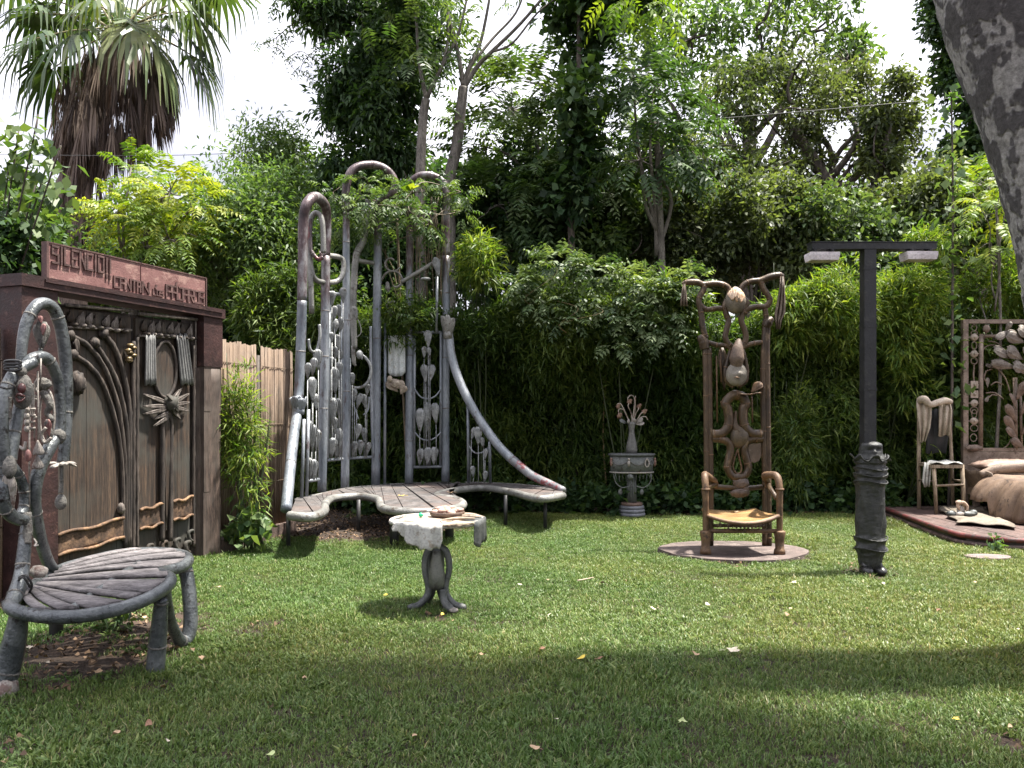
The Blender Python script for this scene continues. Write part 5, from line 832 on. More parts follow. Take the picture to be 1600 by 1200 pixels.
drape((R(205), R(281)), 15, lambda f: .012 + .165 * np.clip((f - .04) / .62, 0, 1) ** 1.1 * np.clip((1.02 - f) / .07, 0, 1) ** .5 + .01 * math.sin(f * 40), CLOTHW, 'cloth_flap', .022)
drape((R(322), R(372)), 15, lambda f: .16 + .03 * math.sin(f * 8), TGREY, 'cloth_flap', .01); drape((R(281), R(322)), 9, lambda f: .006, CLOTH, 'cloth_fold', .004); drape((R(372), R(450)), 9, lambda f: .004, CLOTH, 'cloth_fold', .003)
mb = MB(); rr = np.linspace(.02, .2, 8); mb.sheet(np.array([[C + [.32 * (u - .5) * 2 * .8 - .02, -.22 + .42 * w_, .012 + .006 * math.sin(u * 11 + w_ * 6)] for w_ in np.linspace(0, 1, 10)] for u in np.linspace(0, 1, 18)]), .006); mb.build('cloth', CLOTH, tb)
for k, (x0, y0, x1, y1) in enumerate(((.05, -.2, .30, -.12), (0, .02, .33, -.02), (.1, .1, .3, .08))): mb = MB(); mb.tube([C + [x0, y0, .022], C + [(x0 + x1) / 2, (y0 + y1) / 2 - .01, .032], C + [x1, y1, .024]], [.006, .014, .008], n=6); mb.build('cloth_fold', CLOTH, tb)
mb = MB(); mb.tube([C - [0, 0, .02], C - [0, 0, .1], C - [0, 0, .18], C - [0, 0, .24]], [.05, .032, .03, .05], n=12); mb.tube([C - [.26, 0, .03], C - [0, 0, .05], C + [.26, 0, -.03]], .016, n=6); mb.build('stem', TGREY, tb)
mb = MB(); mb.lathe([(.012, 0), (.058, .025), (.068, .07), (.066, .12), (.055, .19), (.04, .26), (.034, .31)], C - [0, .03, .545], 18); mb.build('teardrop', weather('teardrop_metal', (.10, .105, .09), (.17, .17, .15), (.07, .065, .06), 6, .5, .3), tb)
for a_ in (R(200), R(-15), R(75), R(128)):
    o_ = np.array([math.cos(a_), math.sin(a_), 0]); mb = MB(); mb.tube([C * [1, 1, 0] + o_ * r_ + [0, 0, z_] for r_, z_ in ((.02, .485), (.07, .45), (.098, .37), (.096, .28), (.074, .2), (.07, .13), (.10, .075), (.15, .035), (.205, .022), (.235, .022))], [.026, .029, .026, .024, .026, .028, .027, .026, .028, .017], n=9, smooth=5); lg = mb.build('leg', TGREY, tb)
o_ = np.array([math.cos(R(-52)), math.sin(R(-52)), 0]); mb = MB(); mb.tube([C * [1, 1, 0] + o_ * r_ + [0, 0, z_] for r_, z_ in ((.08, .16), (.09, .1), (.12, .055), (.18, .03), (.225, .025))], [.03, .03, .03, .033, .02], n=9, smooth=5); lg = mb.build('leg', TGREY, tb); mb = MB(); mb.blob(C * [1, 1, 0] + o_ * .232 + [0, 0, .026], (.035, .03, .02)); mb.build('toe', BEIGE, lg)
bw = thing('bowl', 'brown shallow bowl heaped with pinkish clay food on the round table', 'bowl', C + [.075, .04, .014]); cb = C + [.075, .04, .014]
mb = MB(); mb.lathe([(.09, .002), (.115, .004), (.135, .022), (.14, .046), (.132, .048), (.125, .03), (.1, .016)], cb, 26); mb.build('bowl_body', weather('brown_glaze', (.06, .04, .03), (.13, .085, .06), (.2, .14, .10), 6, .35), bw)
mb = MB()
for i in range(15): a_ = i * 2.4; r_ = .028 * math.sqrt(i); mb.blob(cb + [r_ * math.cos(a_), r_ * math.sin(a_), .044 + .018 * rng.random() + .012 * (i < 5)], (.035, .03, .018), nz=.09, n=9, m=7)
mb.build('food', weather('pink_clay', (.34, .20, .15), (.50, .33, .27), (.4, .36, .32), 16, .7), bw); mb = MB(); mb.tube([cb + [-.12, .02, .06], cb + [-.04, 0, .075], cb + [.0, -.02, .06]], .006, n=5); mb.build('spoon_handle', TGREY, bw)
mb = MB(); mb.tube([C + [-.13 + .012 * math.cos(a_), -.01 + .012 * math.sin(a_), .035] for a_ in (0, 1)], .012, n=7, smooth=0); mb.blob(C + [-.128, .0, .037], (.018, .016, .018)); tag(mb.build('glass_nugget', weather('green_glass', (.02, .35, .16), (.03, .5, .24), (.02, .3, .14), 8, .2)), 'bright green glass nugget on the table cloth beside the bowl', 'nugget')

# ================================================================ stone pedestal with flower vase, at the foot of the hedge
STONE = weather('grey_cast_metal', (.07, .077, .074), (.14, .147, .14), (.05, .043, .04), 7, .6, .1, .3); pc = np.array([(987 - 800) / 1280 * 12.3, 12.3, 0.0])
ped = thing('pedestal', 'grey half round pedestal basin hung with garlands at the foot of the hedge', 'pedestal', pc)
mb = MB()
for z0, z1, r_ in ((0, .055, .205), (.055, .11, .20), (.11, .16, .19)): mb.lathe([(.02, z0), (r_ - .01, z0), (r_, (z0 + z1) / 2), (r_ - .01, z1), (.02, z1)], pc, 26)
mb.build('base', weather('blue_grey_ring', (.085, .09, .105), (.16, .165, .185), (.06, .055, .05), 6, .6), ped); mb = MB(); mb.lathe([(.02, .16), (.16, .16), (.165, .19), (.15, .205), (.02, .205)], pc, 24); mb.build('base_plate', weather('brown_ring', (.10, .06, .045), (.17, .11, .085), (.06, .05, .04), 6, .7), ped)
mb = MB()
for k in range(10): a_ = k * .628; mb.tube([pc + [.055 * math.cos(a_), .055 * math.sin(a_), .2], pc + [.05 * math.cos(a_), .05 * math.sin(a_), .62]], .02, n=7, smooth=0)
mb.tube([pc + [0, 0, .2], pc + [0, 0, .66]], .055, n=10, smooth=0); mb.build('column', STONE, ped)
mb = MB(); mb.lathe([(.28, .665), (.318, .67), (.33, .9), (.30, .90)], pc, 26, 1, .62, math.pi, 2 * math.pi); mb.lathe([(.01, .66), (.318, .66), (.33, .90), (.01, .90)], pc, 26, 1, .6); mb.build('basin', STONE, ped)
mb = MB(); mb.lathe([(.01, .90), (.34, .90), (.355, .92), (.345, .94), (.01, .94)], pc, 30, 1, .64); mb.build('basin_top', plain('dark_slate', (.07, .075, .075)), ped); mb = MB(); mb.lathe([(.30, .645), (.335, .65), (.335, .668), (.30, .67)], pc, 28, 1, .63); mb.build('basin_rim', weather('rim_pale', (.2, .19, .17), (.3, .28, .25), (.2, .1, .08), 8, .6), ped)
def pw(a_, r_, z_): return pc + [r_ * math.cos(a_), r_ * .62 * math.sin(a_), z_]
for a0, a1 in ((R(205), R(258)), (R(258), R(305)), (R(305), R(345))): mb = MB(); mb.tube([pw(a0 + (a1 - a0) * f, .338, .84 - .07 * math.sin(math.pi * f)) for f in np.linspace(0, 1, 7)], .007, n=6); mb.build('garland', plain('garland_grey', (.09, .085, .08)), ped)
for k, a_ in enumerate((R(205), R(258), R(305), R(345))):
    mb = MB(); c_ = pw(a_, .35, .80); mb.blob(c_, (.022, .02, .05), nz=.08, n=10, m=8) if k != 2 else mb.tube([c_ + [.028 * math.cos(q), -.01, .055 * math.sin(q)] for q in np.linspace(0, 6.28, 11)[:-1]], .011, n=6, closed=True, smooth=3)
    mb.blob(c_ + [0, 0, .06], (.018, .018, .02)); mb.build('medallion', BEIGE if k in (1, 2) else weather('rust_drop', (.12, .06, .045), (.22, .13, .10), (.3, .27, .23), 10, .7), ped)
for sx in (-1, 1):
    mb = MB(); mb.tube([pc + [sx * .28, -.1, .64], pc + [sx * .26, -.12, .52], pc + [sx * .17, -.14, .44], pc + [sx * .05, -.13, .455]], .009, n=6); mb.build('garland', STONE, ped); mb = MB(); mb.blob(pc + [sx * .16 - .03, -.14, .37], (.032, .025, .045), nz=.08, n=10, m=8); mb.tube([pc + [sx * .16 - .03, -.14, .41], pc + [sx * .16, -.14, .44]], .008, n=5, smooth=0); mb.build('medallion', STONE, ped)
mb = MB()
for k in range(11): x_ = -.26 + .052 * k; mb.tube([pc + [x_, -.13, .645], pc + [x_ * .95, -.13, .56 - .03 * (k % 2)]], .006, n=5, smooth=0)
mb.build('fringe', STONE, ped, 'stuff'); mb = MB(); mb.blob(pc + [-.05, -.19, .60], (.045, .03, .045), nz=.12); mb.build('rosette', STONE, ped)
vs = thing('flower_vase', 'slender grey metal vase of wiry rust coloured flowers on the pedestal', 'vase', pc + [0, 0, .94]); vc = pc + [0, 0, .941]
mb = MB(); mb.lathe([(.02, 0), (.082, .002), (.085, .07), (.072, .16), (.048, .27), (.04, .36), (.055, .43), (.062, .47), (.05, .47), (.04, .42)], vc, 20, 1, .85); mb.build('vase_body', weather('vase_grey', (.09, .09, .085), (.17, .167, .158), (.07, .065, .06), 6, .5, .2), vs)
for dx, dz, k in ((-.19, .50, 1), (.18, .45, 1), (-.07, .5, 0), (.04, .52, 0), (.16, .52, 1)): mb = MB(); mb.paddle(vc + [dx, -.05, dz], vc + [dx * .25, 0, .44], .075, (0, -1, .7), .006); mb.build('petal', BEIGE if k == 0 or dx > 0 else TGREY, vs)
RUSTF = weather('rust_flower', (.15, .08, .055), (.27, .175, .13), (.16, .09, .06), 14, .7)
for pl, fl in ((((0, .45), (.03, .65), (.05, .82), (.0, .87), (-.06, .83), (-.05, .77), (.0, .75)), 0), (((-.03, .45), (-.1, .62), (-.16, .74), (-.21, .74), (-.2, .70)), 1), (((-.02, .45), (-.08, .58), (-.14, .66), (-.2, .65), (-.19, .56)), 1), (((.03, .45), (.06, .58), (.10, .66), (.11, .70)), 1), (((.04, .45), (.10, .54), (.14, .6), (.19, .62)), 1), (((.05, .44), (.1, .52), (.2, .55), (.24, .5)), 0), (((0, .45), (.0, .6), (-.06, .7), (-.04, .77)), 1), (((.02, .45), (.05, .6), (.05, .86)), 0)):
    q = [vc + [x_, rng.normal(0, .03), z_] for x_, z_ in pl]; mb = MB(); mb.tube(q, .0085, n=5); st = mb.build('flower_stem', weather('stem_bone', (.25, .21, .17), (.36, .31, .26), (.2, .12, .09), 9, .7), vs)
    if fl: mb = MB(); mb.blob(q[-1], (.035, .03, .035), nz=.14, n=9, m=7); mb.paddle(q[-1] + [.03, -.03, .04], q[-1] - [.02, 0, .03], .05, (.3, -1, .3), .005); mb.build('flower', RUSTF, st)

# ================================================================ the tall brown chair on its round slab
slab = MB(); th = np.linspace(0, 6.2832, 40, endpoint=False); rr = .80 + .02 * np.sin(3 * th) + rng.normal(0, .016, 40); poly = np.stack([2.43 + rr * np.cos(th), 8.95 + rr * .82 * np.sin(th)], 1); slab.prism(poly, -.05, .04)
tag(slab.build('stone_slab', weather('brown_pink_cement', (.06, .045, .04), (.12, .09, .08), (.16, .13, .115), 4, .9, 0, .6, spot=7)), 'round brownish cement slab under the tall carved chair', 'slab')
BRZ = weather('brown_painted_pipe', (.030, .018, .009), (.080, .050, .026), (.14, .095, .055), 6, .42, .2, .3, (1, 1, .5), .6); GOLD = weather('worn_ochre_leather', (.18, .10, .035), (.31, .185, .07), (.09, .055, .03), 4, .5, 0, .3, (1, 3, 1)); RUSTB = weather('rust_brown', (.07, .038, .02), (.16, .095, .05), (.05, .03, .02), 8, .6, .2)
ch = thing('tall_chair', 'very tall brown armchair of bent pipes with masks, leaves and an ochre seat', 'chair', (2.43, 8.95, .045)); DB = 9.22
def C1(cx, cy_, d=DB): return P(1030 + cx / 4.8, 410 + cy_ / 4.8, d)
def C2(cx, cy_, d=DB): return P(1030 + cx / 4.615, 640 + cy_ / 4.615, d)
def ct(name, pts, r_, mat=BRZ, n=9, sm=6):
    mb = MB(); mb.tube(pts, r_, n=n, smooth=sm, rough=.014); o_ = mb.build(name, mat, ch)
    if sm and name in ('back_pipe', 'loop_pipe', 'body_pipe', 'teardrop_pipe', 'post'): rings(pts, r_, (.06, .35, .68, .95), RUSTB, o_, n=11)
    return o_
for cx, cy_ in ((335, 1045), (868, 1050)):
    b_ = PZ(1030 + cx / 4.615, 640 + cy_ / 4.615, .05); b_[1] = 8.66; x0 = (1030 + cx / 4.615 - 800) / 1280 * 8.66; sx = -1 if cx < 500 else 1; by = 9.2; xb = 2.27 if sx < 0 else 2.86
    mb = MB(); mb.tube([[x0, 8.66, .10], [x0, 8.66, .30], [x0, 8.66, .62], [x0, 8.67, .76], [x0 - sx * .01, 8.74, .86], [x0 - sx * .07, 8.92, .85], [xb + sx * .0, 9.16, .76], [xb, 9.2, .70]], [.04, .032, .034, .036, .04, .042, .036, .03], n=10, smooth=6); mb.build('armrest', GOLD if False else RUSTB, ch)
    mb = MB(); mb.lathe([(.02, .046), (.062, .046), (.055, .09), (.045, .10), (.048, .19), (.062, .27), (.058, .285), (.045, .29), (.02, .29)], (x0, 8.66, 0), 16); mb.build('foot', RUSTB, ch)
    mb = MB(); mb.tube([[x0 - sx * .01, 8.70, .62], [x0 - sx * .03, 8.86, .70], [xb, 9.14, .74]], .028, n=8); mb.build('arm_brace', BRZ, ch)
    mb = MB(); mb.tube([[x0, 8.66, .715], [x0, 8.66, .735]], .046, n=10, smooth=0); mb.build('ring', RUSTB, ch)
# seat
g_ = np.array([[[2.43 + (u - .5) * (.60 + .15 * w_), 9.2 - .58 * w_ - .14 * w_ * (1 - (2 * u - 1) ** 2), .455 - .035 * w_ * (1 - (2 * u - 1) ** 2) - .03 * (1 - (2 * u - 1) ** 2) - .02 * math.sin(w_ * 3.1)] for w_ in np.linspace(0, 1, 10)] for u in np.linspace(0, 1, 20)]); mb = MB(); mb.sheet(g_, .03); mb.build('chair_seat', GOLD, ch)
mb = MB(); mb.tube([g_[i, -1] + [0, -.005, -.004] for i in range(20)], .02, n=8, smooth=2); mb.build('seat_edge', RUSTB, ch)
mb = MB()
for i in range(3, 17):
    for k in range(1 + (i % 2)): mb.blob(g_[i, -1] + [0, .01, -.035 - .028 * k - .012 * math.sin(i * 3.14 / 20)], (.013, .013, .014), n=7, m=5)
mb.build('seat_fringe', BRZ, ch, 'stuff')
xl = (1030 + 335 / 4.615 - 800) / 1280 * 8.66; xr = (1030 + 868 / 4.615 - 800) / 1280 * 8.66
ct('stretcher', [[xl, 8.66, .285], [xr, 8.66, .285]], .024, RUSTB, sm=0); ct('stretcher', [[2.27, 9.2, .27], [2.86, 9.2, .27]], .02, BRZ, sm=0)
ct('back_rail', [C2(385, 555), C2(500, 563), C2(620, 568), C2(755, 556)], .03)
# posts (each side a pair of pipes)
zf = .046
for pts in ([C2(372, 990) * [1, 1, 0] + [0, 0, zf], C2(372, 500), C2(365, 60), C1(378, 900), C1(372, 640)], [C2(345, 600) * [1, 1, 0] + [0, 0, zf], C2(342, 300), C1(352, 1000), C1(345, 620)], [C2(762, 990) * [1, 1, 0] + [0, 0, zf], C2(762, 500), C2(752, 60), C1(780, 900), C1(785, 640), C1(800, 430)], [C2(792, 900) * [1, 1, 0] + [0, 0, zf], C2(785, 300), C1(812, 1000), C1(808, 640), C1(815, 450)]): ct('post', pts, .033)
ct('collar', [C1(345, 650), C1(335, 600), C1(315, 565), C1(305, 545)], [.055, .06, .05, .03]); ct('collar', [C1(800, 490), C1(815, 450), C1(850, 420)], [.045, .06, .03])
TR = .034
ct('back_pipe', [C1(352, 570), C1(325, 480), C1(318, 400), C1(308, 340), C1(298, 300), C1(305, 255), C1(330, 210), C1(338, 172)], TR)
ct('back_pipe', [C1(170, 158), C1(210, 150), C1(280, 150), C1(330, 166), C1(420, 158), C1(490, 172), C1(524, 205), C1(520, 260), C1(494, 315), C1(500, 380), C1(520, 440), C1(505, 500), C1(495, 560), C1(520, 612), C1(555, 640)], [.012, .034, .04, .034] + [.033] * 11)
ct('back_pipe', [C1(312, 322), C1(335, 345), C1(370, 355), C1(430, 345), C1(490, 348)], .03)
ct('back_pipe', [C1(930, 108), C1(895, 98), C1(830, 110), C1(760, 135), C1(690, 142), C1(640, 165), C1(614, 210), C1(632, 265), C1(655, 305), C1(625, 375), C1(615, 440), C1(645, 520), C1(648, 585), C1(615, 640)], [.025, .042, .042, .036] + [.033] * 10)
ct('back_pipe', [C1(762, 140), C1(780, 195), C1(820, 255), C1(828, 295), C1(795, 332), C1(720, 335), C1(655, 355), C1(635, 385)], TR); ct('back_pipe', [C1(790, 330), C1(798, 380), C1(805, 440)], .03)
ct('back_pipe', [C1(365, 600), C1(430, 620), C1(500, 625), C1(540, 655)], .028); ct('back_pipe', [C1(625, 640), C1(690, 612), C1(775, 600)], .028)
ct('teardrop_pipe', [C1(540, 640), C1(510, 750), C1(492, 840), C1(515, 900), C1(560, 930)], .026); ct('teardrop_pipe', [C1(620, 640), C1(650, 760), C1(656, 850), C1(640, 900), C1(590, 930)], .026)
ct('body_pipe', [C2(380, 180), C2(450, 172), C2(500, 110), C2(495, 0), C1(495, 1060), C1(545, 1000), C1(590, 995)], .055); ct('body_pipe', [C2(740, 178), C2(665, 172), C2(612, 110), C2(605, 0), C1(648, 1060), C1(620, 1005), C1(575, 995)], .055)
ct('loop_pipe', [C2(380, 208), C2(450, 215), C2(500, 240), C2(515, 290), C2(503, 350), C2(492, 420), C2(525, 478), C2(570, 490), C2(618, 475), C2(642, 420), C2(628, 350), C2(612, 290), C2(630, 232), C2(680, 212), C2(745, 210)], .045)
ct('inner_loop', [C2(567, 285), C2(540, 360), C2(533, 420), C2(560, 462), C2(588, 450), C2(592, 410), C2(578, 350), C2(568, 290)], .011, RUSTB)
ct('neck', [C2(552, 10), C2(550, 60), C2(545, 110), C2(565, 160)], [.02, .022, .045, .06]); mb = MB(); mb.blob(C2(575, 205), (.10, .07, .12), [((.6, -.5, .2), .4, .25), ((-.3, 0, 1), .5, .3)], nz=.02); mb.build('bulb', weather('bulb_bronze', (.05, .036, .022), (.10, .073, .046), (.05, .037, .028), 7, .5, .2), ch)
def cloth(name, rows, mat, th_=.01, d=DB - .05): # rows: (xl, xr, y) in the crop
    u_ = np.linspace(0, 1, 12); g_ = np.array([[C1(a_ + (b_ - a_) * u, y_, d - .025 * math.sin(u * 15) - .01 * k) for k, (a_, b_, y_) in enumerate(rows)] for u in u_]); mb = MB(); mb.sheet(g_, th_); return mb.build(name, mat, ch)
CL2 = weather('brown_stiff_cloth', (.075, .052, .036), (.15, .11, .08), (.2, .16, .12), 5, .6, 0, .4)
cloth('hanging_cloth', [(182, 192, 160), (172, 200, 215), (163, 206, 270), (160, 212, 328)], CL2); cloth('hanging_cloth', [(912, 932, 105), (902, 940, 200), (885, 945, 300), (868, 944, 380), (872, 918, 430), (878, 905, 500)], CL2)
mb = MB(); mb.blob(C1(572, 292, DB - .05), (.115, .09, .14), [((.1, -1, .1), .18, .12), ((0, 0, 1), .3, .18), ((-.4, -.8, .3), .14, -.1)], nz=.02, n=22, m=16); hd = mb.build('bud', weather('bud_shell', (.09, .075, .055), (.18, .15, .115), (.07, .058, .047), 7, .6), ch)
mb = MB()
for k, (cx, cy_) in enumerate(((545, 225), (570, 205), (600, 215), (622, 240), (585, 235))): mb.paddle(C1(cx, cy_ - 15, DB - .10), C1(572 + (cx - 572) * .8, cy_ + 60, DB - .15), .10, ((cx - 575) / 60, -1, .4), .008)
mb.build('bud_petals', weather('bud_orange', (.40, .22, .09), (.58, .44, .33), (.42, .16, .05), 10, .6), hd)
mb = MB(); mb.tube([C1(598, 575, DB - .06), C1(590, 640, DB - .08), C1(582, 720, DB - .08), C1(580, 800, DB - .06)], [.02, .06, .085, .05], n=12); mb.tube([C1(600, 580, DB - .06), C1(596, 600, DB - .07), C1(602, 615, DB - .07)], [.02, .022, .014], n=7); mb.build('carved_hand', weather('hand_paint', (.08, .053, .038), (.145, .10, .075), (.08, .055, .04), 6, .6), ch)
mb = MB(); mb.blob(C1(580, 840, DB - .06), (.118, .08, .135), [((0, -1, .05), .13, .32), ((.33, -.9, .3), .13, -.14), ((-.33, -.9, .3), .13, -.14), ((0, -1, -.45), .12, .12), ((.0, -1, -.62), .05, -.08), ((0, -.9, -.9), .2, .12), ((.5, -.8, 0), .2, .07), ((-.5, -.8, 0), .2, .07)], n=34, m=26); mk_ = mb.build('mask', weather('mask_paint', (.14, .125, .10), (.22, .195, .165), (.09, .075, .06), 5, .6), ch); mb = MB(); mb.tube([C1(560, 866, DB - .155), C1(580, 862, DB - .17), C1(600, 866, DB - .155)], [.004, .01, .004], n=6); mb.build('lips', RUSTB, mk_)
mb = MB(); mb.sheet(np.array([[C1(605 + 160 * u, 985 + 6 * math.sin(u * 5), DB - .1 - .12 * (w_ - .5)) for w_ in np.linspace(0, 1, 4)] for u in np.linspace(0, 1, 9)]), .018); mb.paddle(C1(765, 905, DB - .1), C1(692, 975, DB - .1), .13, (-.6, -.6, .4), .01, .6); mb.build('leaf_bracket', RUSTB, ch)
mb = MB(); a_ = np.linspace(0, 1, 14); poly = [C2(640, 250), C2(735, 240), C2(737, 330), C2(720, 370), C2(685, 385), C2(652, 368), C2(638, 330)]; v = np.array(poly); mb.add(np.concatenate([v, v + [0, .025, 0]]), [tuple(range(6, -1, -1)), tuple(range(7, 14))] + [(i, (i + 1) % 7, 7 + (i + 1) % 7, 7 + i) for i in range(7)], True); mb.build('oval_plaque', CL2, ch)
mb = MB(); mb.blob(C2(590, 530), (.09, .06, .07), nz=.1); mb.blob(C2(580, 598), (.11, .07, .05), nz=.12); mb.blob(C2(620, 575), (.05, .05, .06), nz=.1); mb.build('carved_rose', weather('rose_wood', (.07, .052, .042), (.14, .105, .088), (.05, .037, .03), 10, .7), ch)
for x0, y0, x1, y1 in ((430, 700, 435, 1200), (460, 640, 465, 900), (695, 1000, 700, 1200)): ct('thin_rod', [C1(x0, y0), C1(x1, y1)], .009, RUSTB, 6, 0)
mb = MB(); mb.paddle(C1(470, 640, DB + .05), C1(490, 960, DB + .05), .10, (0, -1, 0), .01); mb.build('leaf_plate', BRZ, ch)

# ================================================================ lamp post grown out of a wrapped figure
BLKM = weather('black_lamp_paint', (.008, .009, .011), (.018, .019, .022), (.03, .03, .028), 8, .45, .1, .3); FIG = weather('black_wrapped_cloth', (.011, .012, .012), (.030, .031, .029), (.07, .066, .058), 9, .5, .1, .5, (1, 1, 2.5), .66)
lc = np.array([(1360 - 800) / 1280 * 7.77, 7.77, 0.0]); lamp = thing('lamp_post', 'black T shaped lamp post rising from a wrapped black figure with a face', 'lamp post', lc)
mb = MB(); mb.box(lc + [-.015, .02, 2.13], (.112, .112, 1.90)); mb.build('post', BLKM, lamp)
mb = MB(); mb.box(lc + [.02, .02, 3.108], (1.175, .13, .062)); mb.box(lc + [.02, .02, 3.142], (1.19, .15, .008)); mb.build('crossbar', BLKM, lamp)
for px0, px1, py in ((1265, 1311, 401), (1416, 1464, 400)):
    x0 = (px0 - 800) / 1280 * 7.72; x1 = (px1 - 800) / 1280 * 7.72; z = 1.5 + (650 - py) / 1280 * 7.72; xm = (x0 + x1) / 2; mb = MB(); w2 = (x1 - x0) / 2
    v = [[xm + a_ * w2 * k_, 7.78 + b_ * .085 * k_, zz] for k_, zz in ((1.0, z + .042), (1.0, z + .01), (.93, z - .032)) for a_, b_ in ((-1, -1), (1, -1), (1, 1), (-1, 1))]
    mb.add(v, [(3, 2, 1, 0)][::-1] + [(8, 9, 10, 11)][::-1] + [(i + r_ * 4, (i + 1) % 4 + r_ * 4, (i + 1) % 4 + 4 + r_ * 4, i + 4 + r_ * 4) for r_ in range(2) for i in range(4)], True); lh = mb.build('lamp_head', weather('lilac_white_metal', (.55, .50, .53), (.72, .67, .70), (.45, .40, .42), 4, .45, 0, .1), lamp)
    mb = MB(); mb.box((xm, 7.78, z - .034), (w2 * 1.6, .12, .006)); mb.build('lamp_glass', plain('lamp_glass', (.5, .48, .46), .3), lh)
    for sx in (-.6, .6): mb = MB(); mb.box((xm + sx * w2, 7.78, z + .058), (.03, .10, .034)); mb.tube([(xm + sx * w2, 7.725, z + .058), (xm + sx * w2, 7.715, z + .058)], .008, n=6, smooth=0); mb.build('bracket', BLKM, lh)
mb = MB(); mb.tube([lc + [.045, .085, 3.07], lc + [.05, .088, 2.5], lc + [.04, .086, 1.9], lc + [.045, .088, 1.2]], .009, n=6); mb.build('cable', BLKM, lamp)
for z in (2.9, 2.35, 1.75): mb = MB(); mb.box(lc + [-.015, .02, z], (.120, .120, .022)); mb.build('clamp', BLKM, lamp)
# figure: one continuous body, face at the top, bands of cloth, two shoes
n_, m_ = 56, 130; th = np.linspace(0, 2 * math.pi, n_, endpoint=False); z_ = np.linspace(.05, 1.265, m_); TH, ZZ = np.meshgrid(th, z_, indexing='xy')
prof = np.interp(z_, [.05, .10, .16, .24, .30, .5, .75, .95, 1.0, 1.06, 1.10, 1.14, 1.20, 1.24, 1.265], [.10, .115, .12, .148, .145, .150, .142, .150, .147, .145, .14, .105, .10, .085, .03])
rr = prof[:, None] * (1 + .028 * np.sin(5 * TH + 9 * ZZ) + .02 * np.sin(9 * TH - 14 * ZZ)) + .006 * np.sin(70 * ZZ + 3 * np.sin(2 * TH)) * ((ZZ > .2) & (ZZ < .36) | (ZZ > .86) & (ZZ < 1.02)) + .004 * np.sin(26 * ZZ + 5 * np.sin(3 * TH)) + rng.normal(0, .0015, TH.shape)
for zc, w_, a_ in ((.25, .02, .012), (.34, .018, .014), (.87, .018, .012), (.94, .02, .016), (1.0, .02, .014)): rr += a_ * np.exp(-((ZZ - zc - .012 * np.sin(2 * TH)) / w_) ** 2)
fr = np.cos(TH + math.pi / 2); sd = np.sin(TH + math.pi / 2)
def bump(x0, z0, sx, sz, a_): return a_ * np.exp(-((sd * rr - x0) / sx) ** 2 - ((ZZ - z0) / sz) ** 2) * (fr > 0)
rr = rr + bump(0, 1.165, .016, .022, .03) + bump(0, 1.135, .028, .007, .012) + bump(0, 1.122, .024, .006, .010) + bump(0, 1.10, .03, .014, .012) - bump(.035, 1.182, .02, .012, .014) - bump(-.035, 1.182, .02, .012, .014) + bump(0, 1.225, .09, .022, .022) + bump(.05, 1.15, .03, .02, .008) + bump(-.05, 1.15, .03, .02, .008)
rr = rr * np.where(ZZ < 1.05, .90, 1.0); v = np.stack([rr * np.cos(TH), rr * np.sin(TH) * .9, ZZ], -1).reshape(-1, 3) + lc; mb = MB(); mb.add(v, [(i * n_ + j, i * n_ + (j + 1) % n_, (i + 1) * n_ + (j + 1) % n_, (i + 1) * n_ + j) for i in range(m_ - 1) for j in range(n_)] + [tuple(range(n_ - 1, -1, -1)), tuple((m_ - 1) * n_ + j for j in range(n_))]); fig = mb.build('wrapped_figure', FIG, lamp)
mb = MB(); u_ = np.linspace(0, 1, 60); g_ = np.array([[lc + [(.118 + .05 * w_ + .018 * w_ * math.sin(u * 41)) * math.cos(R(-215) + u * R(250)), (.105 + .045 * w_ + .018 * w_ * math.sin(u * 41)) * math.sin(R(-215) + u * R(250)), 1.065 + .045 * w_ + .03 * w_ * math.sin(u * 29)] for w_ in np.linspace(0, 1, 5)] for u in u_]); mb.sheet(g_, .006); mb.build('ruff', FIG, fig)
mb = MB()
for sx in (-1, 1): mb.blob(lc + [sx * .063, -.05, .045], (.058, .10, .05), [((0, -1, -.2), .5, .1)], nz=.015, n=18, m=12); mb.blob(lc + [sx * .06, -.02, .08], (.045, .06, .05), nz=.02)
mb.build('shoes', plain('shoe_black', (.018, .018, .018), .3), fig)
mb = MB()
for z, t_ in ((.245, .3), (.345, 1.1), (.88, .2), (.945, 1.4), (1.005, .7)): mb.tube([lc + [(.152) * math.cos(a_), .137 * math.sin(a_), z + .015 * math.sin(2 * a_ + t_)] for a_ in np.linspace(0, 6.28, 25)[:-1]], .007, n=6, smooth=2, closed=True, rough=.1)
mb.build('cord', FIG, fig)

